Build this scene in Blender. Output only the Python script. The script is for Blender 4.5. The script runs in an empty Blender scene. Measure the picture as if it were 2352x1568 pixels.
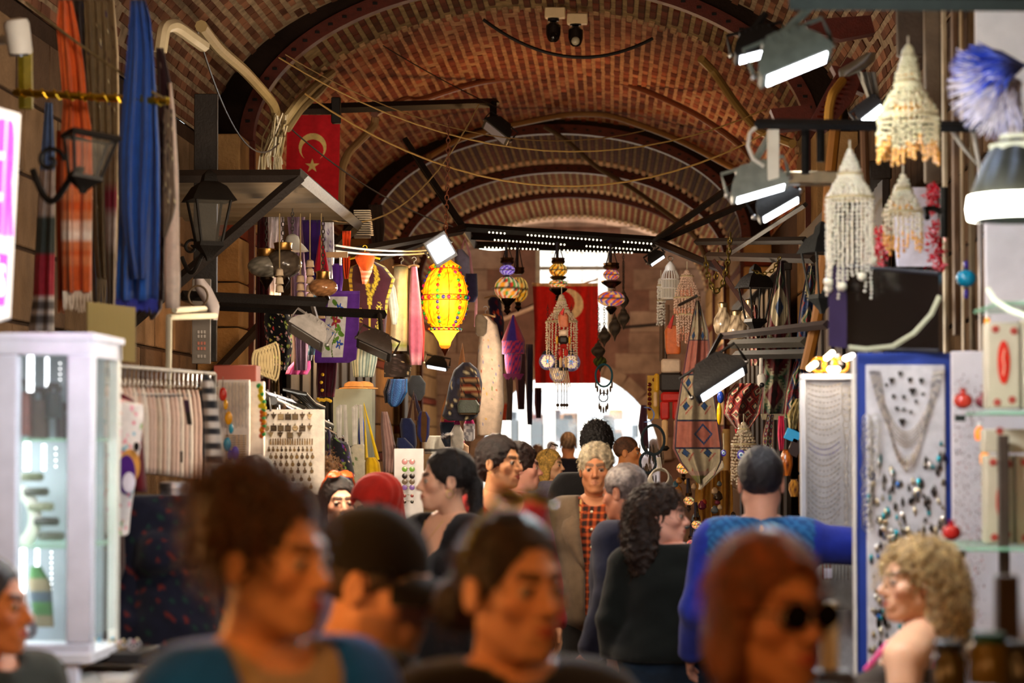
import bpy, math, random
import numpy as np
from mathutils import Vector, Matrix, Euler
random.seed(7)
rng = np.random.default_rng(7)
sc = bpy.context.scene
PI = math.pi

# ---------------------------------------------------------------- camera
F, CX, CY = 5553.0, 1176.0, 784.0
YAW, PITCH = math.atan(224 / F), math.atan(216 / F)
CAM = np.array((0.0, 0.0, 1.72))
cam = bpy.data.objects.new('camera', bpy.data.cameras.new('camera'))
sc.collection.objects.link(cam)
cam.location = CAM
cam.rotation_euler = (PI / 2 + PITCH, 0, YAW)
cam.data.sensor_width = 36.0
cam.data.lens = 36.0 * F / 2352.0
cam.data.clip_end = 500
cam.data.dof.use_dof = True
cam.data.dof.focus_distance = 15.5
cam.data.dof.aperture_fstop = 2.8
cam.data.dof.aperture_blades = 0
sc.camera = cam
RM = np.array(Euler((PI / 2 + PITCH, 0, YAW)).to_matrix())

# ---------------------------------------------------------------- world, sun, exposure
wd = bpy.data.worlds.new('world'); sc.world = wd; wd.use_nodes = True
bg = wd.node_tree.nodes['Background']
bg.inputs[0].default_value = (0.93, 0.97, 1.0, 1); bg.inputs[1].default_value = 2.2
sun = bpy.data.lights.new('sun', 'SUN'); sun.energy = 7.0; sun.angle = 0.02; sun.color = (1, .95, .86)
so = bpy.data.objects.new('sun', sun); sc.collection.objects.link(so)
so.rotation_euler = (math.radians(48), 0, math.radians(12))
sc.view_settings.view_transform = 'Standard'
sc.view_settings.look = 'None'
sc.view_settings.exposure = 0.0
sc.view_settings.gamma = 1.0
sc.view_settings.use_curve_mapping = False
sc.render.film_transparent = False

WARM = (1.0, .56, .24); AMBER = (1.0, .44, .12); NEUT = (1.0, .80, .58); COOL = (.90, .96, 1.0)
def lamp(x, y, z, watts, col=WARM, r=.12, kind='POINT', size=None, rot=None):
    l = bpy.data.lights.new('bulb_or_added_light', kind); l.energy = watts; l.color = col
    if kind == 'POINT': l.shadow_soft_size = r
    if kind == 'AREA':
        l.shape = 'RECTANGLE'; l.size, l.size_y = size
    o = bpy.data.objects.new('bulb_or_added_light', l); o.location = (x, y, z)
    if rot: o.rotation_euler = [math.radians(a) for a in rot]
    sc.collection.objects.link(o); return o
for a in (  # fixtureless lamps, mostly added to brighten people, goods and vault along the arcade
    (-1.15, 4.35, 1.55, 20, AMBER), (-1.3, 2.1, 2.2, 40, AMBER), (.6, 1.7, 2.2, 34, AMBER), (-.45, 2.5, 3.0, 46, AMBER), (1.1, 5.2, 2.5, 26, NEUT),
    (-1.1, 7.4, 3.0, 66, NEUT), (-1.2, 6.2, 2.0, 26, COOL), (0.35, 6.4, 2.3, 95, COOL), (-1.4, 11.4, 3.0, 50, NEUT), (-1.2, 11.0, 1.9, 48, NEUT),
    (-.15, 11.0, 2.5, 50, NEUT), (-.8, 12.8, 2.3, 50, NEUT), (0.1, 15.6, 2.5, 80, NEUT), (-2.2, 16.0, 2.4, 24, WARM), (-1.95, 16.9, 3.75, 9, NEUT),
    (-1.1, 15.6, 2.6, 50, NEUT), (-.9, 18.4, 2.3, 20, NEUT), (-2.0, 22.0, 2.6, 50, WARM), (0.4, 24.0, 3.4, 70, WARM), (-1.9, 29.0, 2.8, 40, WARM),
    (0.6, 32.0, 2.8, 80, NEUT), (-0.6, 35.5, 3.0, 130, NEUT), (-0.7, 22.5, 4.0, 26, AMBER)):
    lamp(*a[:3], a[3], a[4])


# ---------------------------------------------------------------- helpers
def P(px, py, d):
    """the point at world depth y=d seen at pixel px,py of the photograph"""
    r = RM @ np.array(((px - CX) / F, (CY - py) / F, -1.0))
    return CAM + r * (d / r[1])
def PV(px, py, d):
    return P(px, py, d)
def lin(c):
    if isinstance(c, str):
        c = tuple(int(c[i:i + 2], 16) / 255 for i in (0, 2, 4))
    return np.array([x / 12.92 if x <= .04045 else ((x + .055) / 1.055) ** 2.4 for x in c])
_lc = {}
def C(h):
    if not isinstance(h, str): return np.array(h, float)
    if h not in _lc: _lc[h] = lin(h)
    return _lc[h]

MATS = {}
def nodes_of(name):
    m = bpy.data.materials.new(name); m.use_nodes = True
    nt = m.node_tree
    return m, nt, nt.nodes['Principled BSDF']
def M(kind, arg=None):
    key = (kind, arg)
    if key in MATS: return MATS[key]
    m, nt, b = nodes_of(kind if arg is None else '%s_%s' % (kind, arg))
    N, L = nt.nodes, nt.links
    at = N.new('ShaderNodeAttribute'); at.attribute_name = 'Col'
    tc = N.new('ShaderNodeTexCoord')
    def setin(k, v):
        b.inputs[k].default_value = v
    def noisy(scale, lo, hi, bump=0, bscale=None, detail=4):
        no = N.new('ShaderNodeTexNoise'); no.inputs['Scale'].default_value = scale; no.inputs['Detail'].default_value = detail
        L.new(tc.outputs['Object'], no.inputs['Vector'])
        mr = N.new('ShaderNodeMapRange'); mr.inputs[1].default_value = .3; mr.inputs[2].default_value = .7
        mr.inputs[3].default_value = lo; mr.inputs[4].default_value = hi
        L.new(no.outputs[0], mr.inputs[0])
        mx = N.new('ShaderNodeVectorMath'); mx.operation = 'SCALE'
        L.new(at.outputs['Color'], mx.inputs[0]); L.new(mr.outputs[0], mx.inputs['Scale'])
        L.new(mx.outputs[0], b.inputs['Base Color'])
        if bump:
            n2 = N.new('ShaderNodeTexNoise'); n2.inputs['Scale'].default_value = bscale or scale * 3; n2.inputs['Detail'].default_value = 3
            L.new(tc.outputs['Object'], n2.inputs['Vector'])
            bp = N.new('ShaderNodeBump'); bp.inputs['Strength'].default_value = bump; bp.inputs['Distance'].default_value = .01
            L.new(n2.outputs[0], bp.inputs['Height']); L.new(bp.outputs[0], b.inputs['Normal'])
    if kind == 'cloth':
        noisy(25, .82, 1.1, .35, 300); setin('Roughness', .92); setin('Sheen Weight', .15); setin('Specular IOR Level', .2)
    elif kind == 'plain':
        noisy(12, .9, 1.05); setin('Roughness', .55); setin('Specular IOR Level', .35)
    elif kind == 'gloss':
        noisy(12, .93, 1.04); setin('Roughness', .18)
    elif kind == 'metal':
        noisy(18, .8, 1.1); setin('Metallic', 1); setin('Roughness', .34)
    elif kind == 'iron':
        noisy(22, .75, 1.15, .25, 90); setin('Metallic', 0); setin('Roughness', .55); setin('Specular IOR Level', .22)
    elif kind == 'leather':
        noisy(30, .85, 1.1, .4, 160); setin('Roughness', .38)
    elif kind == 'wood':
        noisy(9, .7, 1.15, .3, 60); setin('Roughness', .6)
    elif kind == 'stone':
        noisy(5, .68, 1.15, .9, 40, 8); setin('Roughness', .95); setin('Specular IOR Level', .1)
    elif kind == 'brick':
        noisy(4, .6, 1.25, .8, 60, 8); setin('Roughness', .95); setin('Specular IOR Level', .1)
    elif kind == 'mortar':
        noisy(11, .55, 1.2, 1.0, 45, 9); setin('Roughness', .98); setin('Specular IOR Level', .05)
    elif kind == 'skin':
        noisy(14, .9, 1.06, .12, 220); setin('Roughness', .5); setin('Subsurface Weight', .08)
        b.inputs['Subsurface Radius'].default_value = (.02, .008, .004); setin('Specular IOR Level', .35)
    elif kind == 'hair':
        noisy(60, .55, 1.35, .6, 240); setin('Roughness', .45); setin('Specular IOR Level', .4)
    elif kind == 'bead':
        noisy(12, .9, 1.05); setin('Roughness', .25); setin('Subsurface Weight', .1)
    elif kind == 'glass':
        L.new(at.outputs['Color'], b.inputs['Base Color']); setin('Roughness', .06)
        tr = N.new('ShaderNodeBsdfTransparent'); mixn = N.new('ShaderNodeMixShader'); mixn.inputs[0].default_value = arg or .3
        L.new(at.outputs['Color'], tr.inputs[0]) if False else None
        L.new(tr.outputs[0], mixn.inputs[1]); L.new(b.outputs[0], mixn.inputs[2])
        L.new(mixn.outputs[0], N['Material Output'].inputs[0])
    elif kind == 'emit':
        L.new(at.outputs['Color'], b.inputs['Base Color'])
        L.new(at.outputs['Color'], b.inputs['Emission Color']); setin('Emission Strength', arg); setin('Roughness', .6)
    elif kind == 'sheer':
        L.new(at.outputs['Color'], b.inputs['Base Color']); setin('Roughness', .8); setin('Sheen Weight', .3)
        tr = N.new('ShaderNodeBsdfTransparent'); mixn = N.new('ShaderNodeMixShader'); mixn.inputs[0].default_value = arg or .6
        L.new(tr.outputs[0], mixn.inputs[1]); L.new(b.outputs[0], mixn.inputs[2])
        L.new(mixn.outputs[0], N['Material Output'].inputs[0])
    MATS[key] = m
    return m

class G:
    """collects geometry in world space with a colour per vertex"""
    def __init__(s): s.v = []; s.f = []; s.c = []; s.n = 0
    def add(s, v, f, col='808080'):
        v = np.asarray(v, float); n = len(v)
        c = C(col) if isinstance(col, str) else np.asarray(col, float)
        if c.ndim == 1: c = np.tile(c, (n, 1))
        s.v.append(v); s.c.append(c); o = s.n
        s.f.extend([tuple(i + o for i in q) for q in f]); s.n += n
        return s
    def box(s, c, size, col='808080', R=None, bev=None):
        x, y, z = [k / 2 for k in size]
        b = min(x, y, z) * .18 if bev is None else bev
        vs = []
        for sx in (-1, 1):
            for sy in (-1, 1):
                for sz in (-1, 1):
                    vs += [(sx * x, sy * (y - b), sz * (z - b)), (sx * (x - b), sy * y, sz * (z - b)), (sx * (x - b), sy * (y - b), sz * z)]
        def i(sx, sy, sz, k): return (((sx > 0) * 2 + (sy > 0)) * 2 + (sz > 0)) * 3 + k
        fs = []
        for k, (a, bb) in enumerate(((1, 2), (0, 2), (0, 1))):
            for sg in (-1, 1):
                q = []
                for (p1, p2) in ((-1, -1), (1, -1), (1, 1), (-1, 1)):
                    t = [0, 0, 0]; t[k] = sg; t[a] = p1; t[bb] = p2; q.append(i(*t, k))
                if (sg > 0) == (k == 1): q.reverse()
                fs.append(q)
        for k in range(3):
            a, bb = [j for j in range(3) if j != k]
            for s1 in (-1, 1):
                for s2 in (-1, 1):
                    lo = [0, 0, 0]; lo[a] = s1; lo[bb] = s2; lo[k] = -1; hi = list(lo); hi[k] = 1
                    q = [i(*lo, a), i(*hi, a), i(*hi, bb), i(*lo, bb)]
                    if (s1 * s2 > 0) == (k != 1): q.reverse()
                    fs.append(q)
        for sx in (-1, 1):
            for sy in (-1, 1):
                for sz in (-1, 1):
                    q = [i(sx, sy, sz, 0), i(sx, sy, sz, 1), i(sx, sy, sz, 2)]
                    if sx * sy * sz < 0: q.reverse()
                    fs.append(q)
        v = np.array(vs)
        if R is not None: v = v @ np.asarray(R).T
        return s.add(v + np.asarray(c), fs, col)
    def tube(s, pts, r, col='808080', sides=8, caps=True):
        p = np.asarray(pts, float); n = len(p)
        r = np.full(n, r) if np.isscalar(r) else np.interp(np.linspace(0, 1, n), np.linspace(0, 1, len(r)), r)
        t = np.gradient(p, axis=0) if n > 2 else np.array([p[1] - p[0]] * 2)
        t /= (np.linalg.norm(t, axis=1, keepdims=True) + 1e-9)
        up = np.array((0, 0, 1.0)) if abs(t[0][2]) < .9 else np.array((1.0, 0, 0))
        a0 = np.cross(t[0], up); a0 /= np.linalg.norm(a0)
        V = []
        ang = np.linspace(0, 2 * PI, sides, endpoint=False)
        for k in range(n):
            a0 = a0 - t[k] * (a0 @ t[k]); a0 /= (np.linalg.norm(a0) + 1e-9)
            b0 = np.cross(t[k], a0)
            V.append(p[k] + r[k] * (np.cos(ang)[:, None] * a0 + np.sin(ang)[:, None] * b0))
        f = [(k * sides + j, k * sides + (j + 1) % sides, (k + 1) * sides + (j + 1) % sides, (k + 1) * sides + j) for k in range(n - 1) for j in range(sides)]
        if caps: f += [tuple(range(sides))[::-1], tuple((n - 1) * sides + j for j in range(sides))]
        return s.add(np.concatenate(V), f, col)
    def lathe(s, o, prof, col='808080', segs=20, flute=0, nfl=8, R=None, sx=1, sy=1):
        """prof: (radius, height) pairs; col may be a function(angle, k)"""
        ang = np.linspace(0, 2 * PI, segs, endpoint=False); V = []; Cc = []
        for k, (r, z) in enumerate(prof):
            rr = r * (1 + flute * np.cos(nfl * ang))
            V.append(np.stack([rr * np.cos(ang) * sx, rr * np.sin(ang) * sy, np.full(segs, z)], 1))
            Cc += [C(col(a, k)) if callable(col) else C(col) for a in ang]
        n = len(prof); V = np.concatenate(V)
        if R is not None: V = V @ np.asarray(R).T
        f = [(k * segs + j, k * segs + (j + 1) % segs, (k + 1) * segs + (j + 1) % segs, (k + 1) * segs + j) for k in range(n - 1) for j in range(segs)]
        f += [tuple(range(segs))[::-1], tuple((n - 1) * segs + j for j in range(segs))]
        return s.add(V + np.asarray(o), f, np.array(Cc))
    def ball(s, c, r, col='808080', seg=12, ring=8, R=None):
        r = np.array((r, r, r)) if np.isscalar(r) else np.asarray(r)
        V = []
        for i in range(ring + 1):
            th = PI * i / ring
            for j in range(seg):
                a = 2 * PI * j / seg
                V.append((math.sin(th) * math.cos(a), math.sin(th) * math.sin(a), math.cos(th)))
        V = np.array(V) * r
        if R is not None: V = V @ np.asarray(R).T
        f = [(i * seg + j, (i + 1) * seg + j, (i + 1) * seg + (j + 1) % seg, i * seg + (j + 1) % seg) for i in range(ring) for j in range(seg)]
        return s.add(V + np.asarray(c), f, col)
    def sheet(s, pts, t, cols='808080'):
        """pts: rows x cols x 3 grid; t: thickness vector"""
        n, m = pts.shape[:2]; a = pts.reshape(-1, 3); b = a + np.asarray(t)
        c = C(cols) if isinstance(cols, str) else np.asarray(cols)
        if c.ndim == 1: c = np.tile(c, (n * m, 1))
        c = c.reshape(-1, 3); N = n * m
        f = []
        for i in range(n - 1):
            for j in range(m - 1):
                k = i * m + j
                f.append((k, k + m, k + m + 1, k + 1)); f.append((N + k, N + k + 1, N + k + m + 1, N + k + m))
        for j in range(m - 1):
            f.append((j, j + 1, N + j + 1, N + j)); k = (n - 1) * m + j; f.append((k + 1, k, N + k, N + k + 1))
        for i in range(n - 1):
            k = i * m; f.append((k + m, k, N + k, N + k + m)); k += m - 1; f.append((k, k + m, N + k + m, N + k))
        return s.add(np.concatenate([a, b]), f, np.concatenate([c, c]))
    def rings(s, R, cols='808080', caps=True):
        """list of closed rings with equal counts"""
        n, m = len(R), len(R[0]); V = np.concatenate(R)
        f = [(k * m + j, (k + 1) * m + j, (k + 1) * m + (j + 1) % m, k * m + (j + 1) % m) for k in range(n - 1) for j in range(m)]
        if caps: f += [tuple(range(m)), tuple((n - 1) * m + j for j in range(m))[::-1]]
        return s.add(V, f, cols)
    def ring(s, c, R, r, col='808080', seg=20, sides=6, ax='y', sq=1.0):
        a = np.linspace(0, 2 * PI, seg + 1)
        if ax == 'y': p = np.stack([R * np.cos(a), 0 * a, R * sq * np.sin(a)], 1)
        elif ax == 'z': p = np.stack([R * np.cos(a), R * sq * np.sin(a), 0 * a], 1)
        else: p = np.stack([0 * a, R * np.cos(a), R * sq * np.sin(a)], 1)
        return s.tube(p + np.asarray(c), r, col, sides, False)
    def arr(s): return np.concatenate(s.v), np.concatenate(s.c)

ORG = {}
def link(o):
    sc.collection.objects.link(o); return o
def mesh_from(g, name, org, mats, smooth=True, angle=40):
    v, c = g.arr(); v = v - org
    me = bpy.data.meshes.new(name)
    me.from_pydata(v.tolist(), [], g.f)
    ca = me.color_attributes.new('Col', 'FLOAT_COLOR', 'POINT')
    ca.data.foreach_set('color', np.concatenate([c, np.ones((len(c), 1))], 1).ravel().astype(np.float32))
    me.materials.append(mats)
    if smooth:
        me.polygons.foreach_set('use_smooth', [True] * len(me.polygons))
        if angle: me.set_sharp_from_angle(angle=math.radians(angle))
    me.update()
    return me
USED = {}
def thing(name, label, cat, loc, group=None):
    o = bpy.data.objects.new(name, None); link(o); o.location = loc; o.empty_display_size = .1
    o['label'] = label; o['category'] = cat
    if group: o['group'] = group
    ORG[o.name] = np.array(loc, float)
    return o
def part(name, g, mat, parent, label=None, stuff=False, angle=40):
    if g.n == 0: return None
    org = ORG[parent.name]
    o = bpy.data.objects.new(name, mesh_from(g, name, org, mat, angle=angle)); link(o); o.parent = parent
    ORG[o.name] = org
    if label: o['label'] = label
    if stuff: o['kind'] = 'stuff'
    return o
def solo(name, g, mat, label, cat, group=None, stuff=False, angle=40):
    v, _ = g.arr(); org = np.array(((v[:, 0].min() + v[:, 0].max()) / 2, (v[:, 1].min() + v[:, 1].max()) / 2, v[:, 2].min()))
    o = bpy.data.objects.new(name, mesh_from(g, name, org, mat, angle=angle)); link(o); o.location = org
    ORG[o.name] = org
    o['label'] = label; o['category'] = cat
    if group: o['group'] = group
    if stuff: o['kind'] = 'stuff'
    return o
def struct(name, g, mat, parent=None, angle=40, org=(0, 0, 0)):
    o = bpy.data.objects.new(name, mesh_from(g, name, np.array(org, float), mat, angle=angle)); link(o)
    o.location = org; ORG[o.name] = np.array(org, float)
    if parent: o.parent = parent
    else: o['kind'] = 'structure'
    return o
def copy_tree(o, parent=None, off=(0, 0, 0), label=None, group=None):
    c = o.copy(); link(c)
    if parent is not None: c.parent = parent
    else:
        c.location = Vector(o.location) + Vector(off); ORG[c.name] = np.array(c.location)
        if label: c['label'] = label
        if group: c['group'] = group
    for ch in list(o.children): copy_tree(ch, c)
    return c
def ip(rows, n):
    """interpolate rows of (y, xl, xr[, ...]) to n rows"""
    a = np.array(rows, float); t = np.linspace(a[0, 0], a[-1, 0], n)
    return [np.array([ti] + [np.interp(ti, a[:, 0], a[:, k]) for k in range(1, a.shape[1])]) for ti in t]
def drape(g, rows, d, col, amp=.02, nf=3, t=.006, nr=14, nc=16, ph=0, dl=0, sway=0):
    """a hanging cloth: rows of (py, pxleft, pxright); col: colour or fn(u,v)"""
    R = ip(rows, nr); pts = np.zeros((nr, nc, 3)); cols = np.zeros((nr, nc, 3))
    for i, (y, xl, xr) in enumerate(R):
        v = i / (nr - 1)
        for j in range(nc):
            u = j / (nc - 1)
            f = math.sin(2 * PI * nf * u + ph + 1.3 * math.sin(2.2 * v + ph)) * (0.45 + .55 * v) + .35 * math.sin(2 * PI * nf * 2.3 * u + 3 * v + ph)
            dd = d + amp * f + dl * (u - .5) + sway * v
            pts[i, j] = P(xl + (xr - xl) * u, y, dd)
            cols[i, j] = C(col(u, v)) if callable(col) else C(col)
    g.sheet(pts, (0, t, 0), cols); return g
def hang(g, rows, d, thick, col, nf=5, fa=.12, nr=14, m=28, ph=0, sq=2.4):
    """a closed hanging volume (garment, bag): rows (py, xl, xr[, thickness factor]) """
    rows = [tuple(r) + (1.0,) if len(r) == 3 else r for r in rows]
    R = ip(rows, nr); rr = []; cc = []
    for i, (y, xl, xr, tf) in enumerate(R):
        v = i / (nr - 1); ring = []
        w = (xr - xl) / 2; cx = (xl + xr) / 2
        for j in range(m):
            a = 2 * PI * j / m
            ca, sa = math.cos(a), math.sin(a)
            x = math.copysign(abs(ca) ** (2 / sq), ca); yy = math.copysign(abs(sa) ** (2 / sq), sa)
            k = 1 + fa * math.sin(nf * a + ph + v) * (.3 + .7 * v)
            ring.append(P(cx + w * x, y, d + yy * thick * tf * .5 * k))
            cc.append(C(col(x * .5 + .5, v)) if callable(col) else C(col))
        rr.append(np.array(ring))
    g.rings(rr, np.array(cc)); return g
def bar(g, p1, p2, r, col='1a1512', sq=True):
    """a square or round bar between two world points"""
    p1, p2 = np.asarray(p1), np.asarray(p2)
    if not sq: return g.tube([p1, p2], r, col, 8)
    return g.tube([p1, p2], r * 1.25, col, 4)
def cable(p1, p2, sag, n=14):
    p1, p2 = np.asarray(p1), np.asarray(p2); t = np.linspace(0, 1, n)[:, None]
    p = p1 + (p2 - p1) * t; p[:, 2] -= sag * 4 * (t * (1 - t))[:, 0]
    return p
def rotm(ax, deg): return np.array(Matrix.Rotation(math.radians(deg), 3, ax))
def text_geo(s, size, ext=.002, bold=.02):
    cu = bpy.data.curves.new('txt', 'FONT'); cu.body = s; cu.size = size; cu.extrude = ext; cu.align_x = 'CENTER'; cu.align_y = 'CENTER'; cu.resolution_u = 3; cu.offset = bold
    o = bpy.data.objects.new('txt', cu); link(o)
    dg = bpy.context.evaluated_depsgraph_get(); me = bpy.data.meshes.new_from_object(o.evaluated_get(dg))
    v = np.array([x.co[:] for x in me.vertices]); f = [tuple(p.vertices) for p in me.polygons]
    bpy.data.objects.remove(o); bpy.data.curves.remove(cu); bpy.data.meshes.remove(me)
    return v, f
def hsh(*a):
    x = math.sin(sum((k + 1) * 12.9898 * v for k, v in enumerate(a))) * 43758.5453
    return x - math.floor(x)

# ================================================================ the building
XC = -0.6                                       # centre line of the arcade
def prof(a, b, zs, t):                          # elliptical vault profile, t 0..pi from left to right
    return XC - a * math.cos(t), zs + b * math.sin(t)
def arc_samples(a, b, zs, pitch):
    tt = np.linspace(0, PI, 900); x = XC - a * np.cos(tt); z = zs + b * np.sin(tt)
    s = np.concatenate([[0], np.cumsum(np.hypot(np.diff(x), np.diff(z)))])
    n = int(s[-1] / pitch); out = []
    for k in range(n):
        t = np.interp((k + .5) * s[-1] / n, s, tt)
        x0, z0 = prof(a, b, zs, t)
        nx, nz = math.cos(t) / a * 1.0, -math.sin(t) / b   # inward normal
        q = math.hypot(nx, nz); out.append((t, x0, z0, nx / q, nz / q))
    return out
ZS = 3.93
VA, VB = 2.40, 1.33
RA, RB = 2.10, 1.20
# floor
g = G(); g.box((XC, 18, -.05), (8, 50, .1), '4a3c30'); struct('floor', g, M('stone'))
g = G(); g.box((0, 75, -.06), (60, 60, .1), 'b8b0a4'); struct('floor_outside', g, M('stone'))
# vault shells
def vault(name, y0, y1, a, b, zs, col, ex=0.0):
    g = G(); tt = np.linspace(0, PI, 49)
    for th, flip in ((0, False), (.35, True)):
        pts = np.array([[(prof(a + th, b + th, zs, t)[0], y, prof(a + th, b + th, zs, t)[1]) for t in tt] for y in np.linspace(y0, y1, 5)])
        n, m = pts.shape[:2]; f = []
        for i in range(n - 1):
            for j in range(m - 1):
                q = (i * m + j, i * m + j + 1, (i + 1) * m + j + 1, (i + 1) * m + j); f.append(q[::-1] if flip else q)
        g.add(pts.reshape(-1, 3), f, col)
    return struct(name, g, M('mortar'))
BR = {}
def brick_mesh(w, l, h, col, key):
    if key not in BR:
        g = G(); g.box((0, 0, 0), (w, l, h), col, bev=min(w, l, h) * .12)
        BR[key] = mesh_from(g, 'brick', np.zeros(3), M('brick'), smooth=False)
    return BR[key]
def lay(parent, rows, y0, y1, L, cols, w=.052, h=.05, lim=300, proud=.012, tag=''):
    """lay bricks on a vault: the first lim are single objects, the rest joined"""
    cells = []
    ny = max(1, int(round((y1 - y0) / L)))
    for j in range(ny):
        for k, r in enumerate(rows):
            cells.append((j, k, r))
    g = G(); cnt = 0
    for (j, k, (t, x, z, nx, nz)) in cells:
        if hsh(j, k, 3) < .03 and ny > 2: continue
        y = y0 + (j + .5 + (.5 * (k % 2) if ny > 2 else 0)) * (y1 - y0) / ny
        if y > y1 - .02: continue
        ci = int(hsh(j, k) * len(cols)); pr = proud + .008 * (hsh(k, j, 5) - .5)
        ang = math.atan2(nx, -nz)               # rotation about Y that turns local z to the outward side
        c = (x + nx * (pr - h / 2), y, z + nz * (pr - h / 2))
        if cnt < lim:
            me = brick_mesh(w, (y1 - y0) / ny - .014, h, cols[ci], (tag, ci))
            o = bpy.data.objects.new('brick', me); link(o); o.parent = parent
            o.location = c; o.rotation_euler = (0, -ang, 0); cnt += 1
        else:
            R = rotm('Y', math.degrees(-ang))
            x2, y2, z2 = w / 2 * (.85 + .3 * hsh(k, j, 2)), ((y1 - y0) / ny - .014) / 2, h / 2
            v = np.array([(-x2, -y2, -z2), (x2, -y2, -z2), (x2, y2, -z2), (-x2, y2, -z2), (-x2 * 1.05, -y2, z2), (x2 * 1.05, -y2, z2), (x2 * 1.05, y2, z2), (-x2 * 1.05, y2, z2)]) @ R.T + c
            cc = C(cols[ci]) * (.8 + .4 * hsh(j, k, 9))
            g.add(v, [(0, 3, 2, 1), (0, 1, 5, 4), (1, 2, 6, 5), (2, 3, 7, 6), (3, 0, 4, 7)], cc)
    if g.n:
        o = bpy.data.objects.new('brickwork', mesh_from(g, 'brickwork', np.zeros(3), M('brick'), smooth=False)); link(o); o.parent = parent; o['kind'] = 'stuff'
rowsV = arc_samples(VA, VB, ZS, .09)
BC = ['7a4030', '6b3527', '8a4c38', '5a3025', '96614a']
va = vault('ceiling_near', -4, 18.0, VA, VB, ZS, '84705a')
lay(va, rowsV, 11.5, 18.0, .21, ['6f4a36', '63402f', '7d5540', '553628'], tag='n')
vb = vault('ceiling_middle', 19.2, 27.0, VA, VB, ZS, 'a8846a')
lay(vb, rowsV, 19.2, 27.0, .22, BC, tag='m')
vc = vault('ceiling_far', 30.0, 31.0, VA - .1, VB - .05, ZS, 'a08468')
lay(vc, rowsV, 30.0, 31.0, .3, BC, lim=150, tag='f')
vd = vault('ceiling_last', 33.5, 34.3, VA - .1, VB - .05, ZS, 'a08468')
# ribs
def rib(name, y0, y1, cols, light, seg, steel='4a1c12'):
    g = G(); tt = np.linspace(0, PI, 61)
    EW = .13 if y0 < 20 else .5
    # closed body of the rib: soffit, front and back faces
    rg = []
    for t in tt:
        xi, zi = prof(RA, RB, ZS, t); xo, zo = prof(VA + .2, VB + .2, ZS, t)
        rg.append(np.array([(xi, y0, zi), (xi, y1, zi), (xo, y1, zo), (xo, y0, zo)]))
    g.rings([r[::-1] for r in rg], '86704f' if y0 < 28 else '94805e')
    o = struct(name, g, M('mortar'))
    lay(o, arc_samples(RA, RB, ZS, .09), y0 + .1, y1 - EW, (y1 - y0 - .1 - EW) / seg, cols, tag=name, proud=.018)
    lay(o, arc_samples(RA, RB, ZS, .09), y1 - EW + .005, y1 + .01, EW, light, tag=name + 'l', proud=.03, h=.09)  # far-edge bricks paler: light falling on the edge put into their colour
    # painted steel angle following the near edge
    s = G(); ring = []
    for t in np.linspace(.0, PI, 73):
        xi, zi = prof(RA - .03, RB - .03, ZS, t); xo, zo = prof(RA + .075, RB + .075, ZS, t)
        ring.append(np.array([(xi, y0 - .03, zi), (xi, y0 + .09, zi), (xo, y0 + .02, zo), (xo, y0 - .03, zo)]))
    s.rings(ring[::-1], steel)
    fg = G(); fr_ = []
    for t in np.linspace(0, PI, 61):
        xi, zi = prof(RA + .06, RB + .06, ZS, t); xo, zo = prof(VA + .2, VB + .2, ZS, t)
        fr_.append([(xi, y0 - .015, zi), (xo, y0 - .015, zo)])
    fg.sheet(np.array(fr_), (0, .012, 0), '1e140e'); ff = bpy.data.objects.new('front_face', mesh_from(fg, 'front_face', np.zeros(3), M('stone'))); link(ff); ff.parent = o  # dark sheet paints the shade above the steel onto the rib front
    for sx in (-1, 1):
        s.box((XC + sx * (RA + .05), y0 - .01, ZS / 2), (.19, .07, ZS), steel)
    so_ = bpy.data.objects.new('steel_angle', mesh_from(s, 'steel_angle', np.zeros(3), M('iron'))); link(so_); so_.parent = o
    h = G()
    for t in np.linspace(.12, PI - .12, 44):
        x, z = prof(RA + .025, RB + .025, ZS, t); h.box((x, y0 - .033, z), (.035, .012, .02), '0a0504')
    ho = bpy.data.objects.new('bolt_hole', mesh_from(h, 'bolt_hole', np.zeros(3), M('iron'))); link(ho); ho.parent = so_
    return o
LT = ['b08a64', 'c09a74', 'a47c58']
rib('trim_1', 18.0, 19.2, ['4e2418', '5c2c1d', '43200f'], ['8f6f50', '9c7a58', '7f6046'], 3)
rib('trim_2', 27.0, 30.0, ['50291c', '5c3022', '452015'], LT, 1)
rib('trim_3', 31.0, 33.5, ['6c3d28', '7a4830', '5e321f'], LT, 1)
rib('trim_4', 34.3, 37.6, ['6c3a2a', '7c4a38', '5e3222'], ['d0b08c', 'c8a884', 'd8bc9a'], 1)
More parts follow.
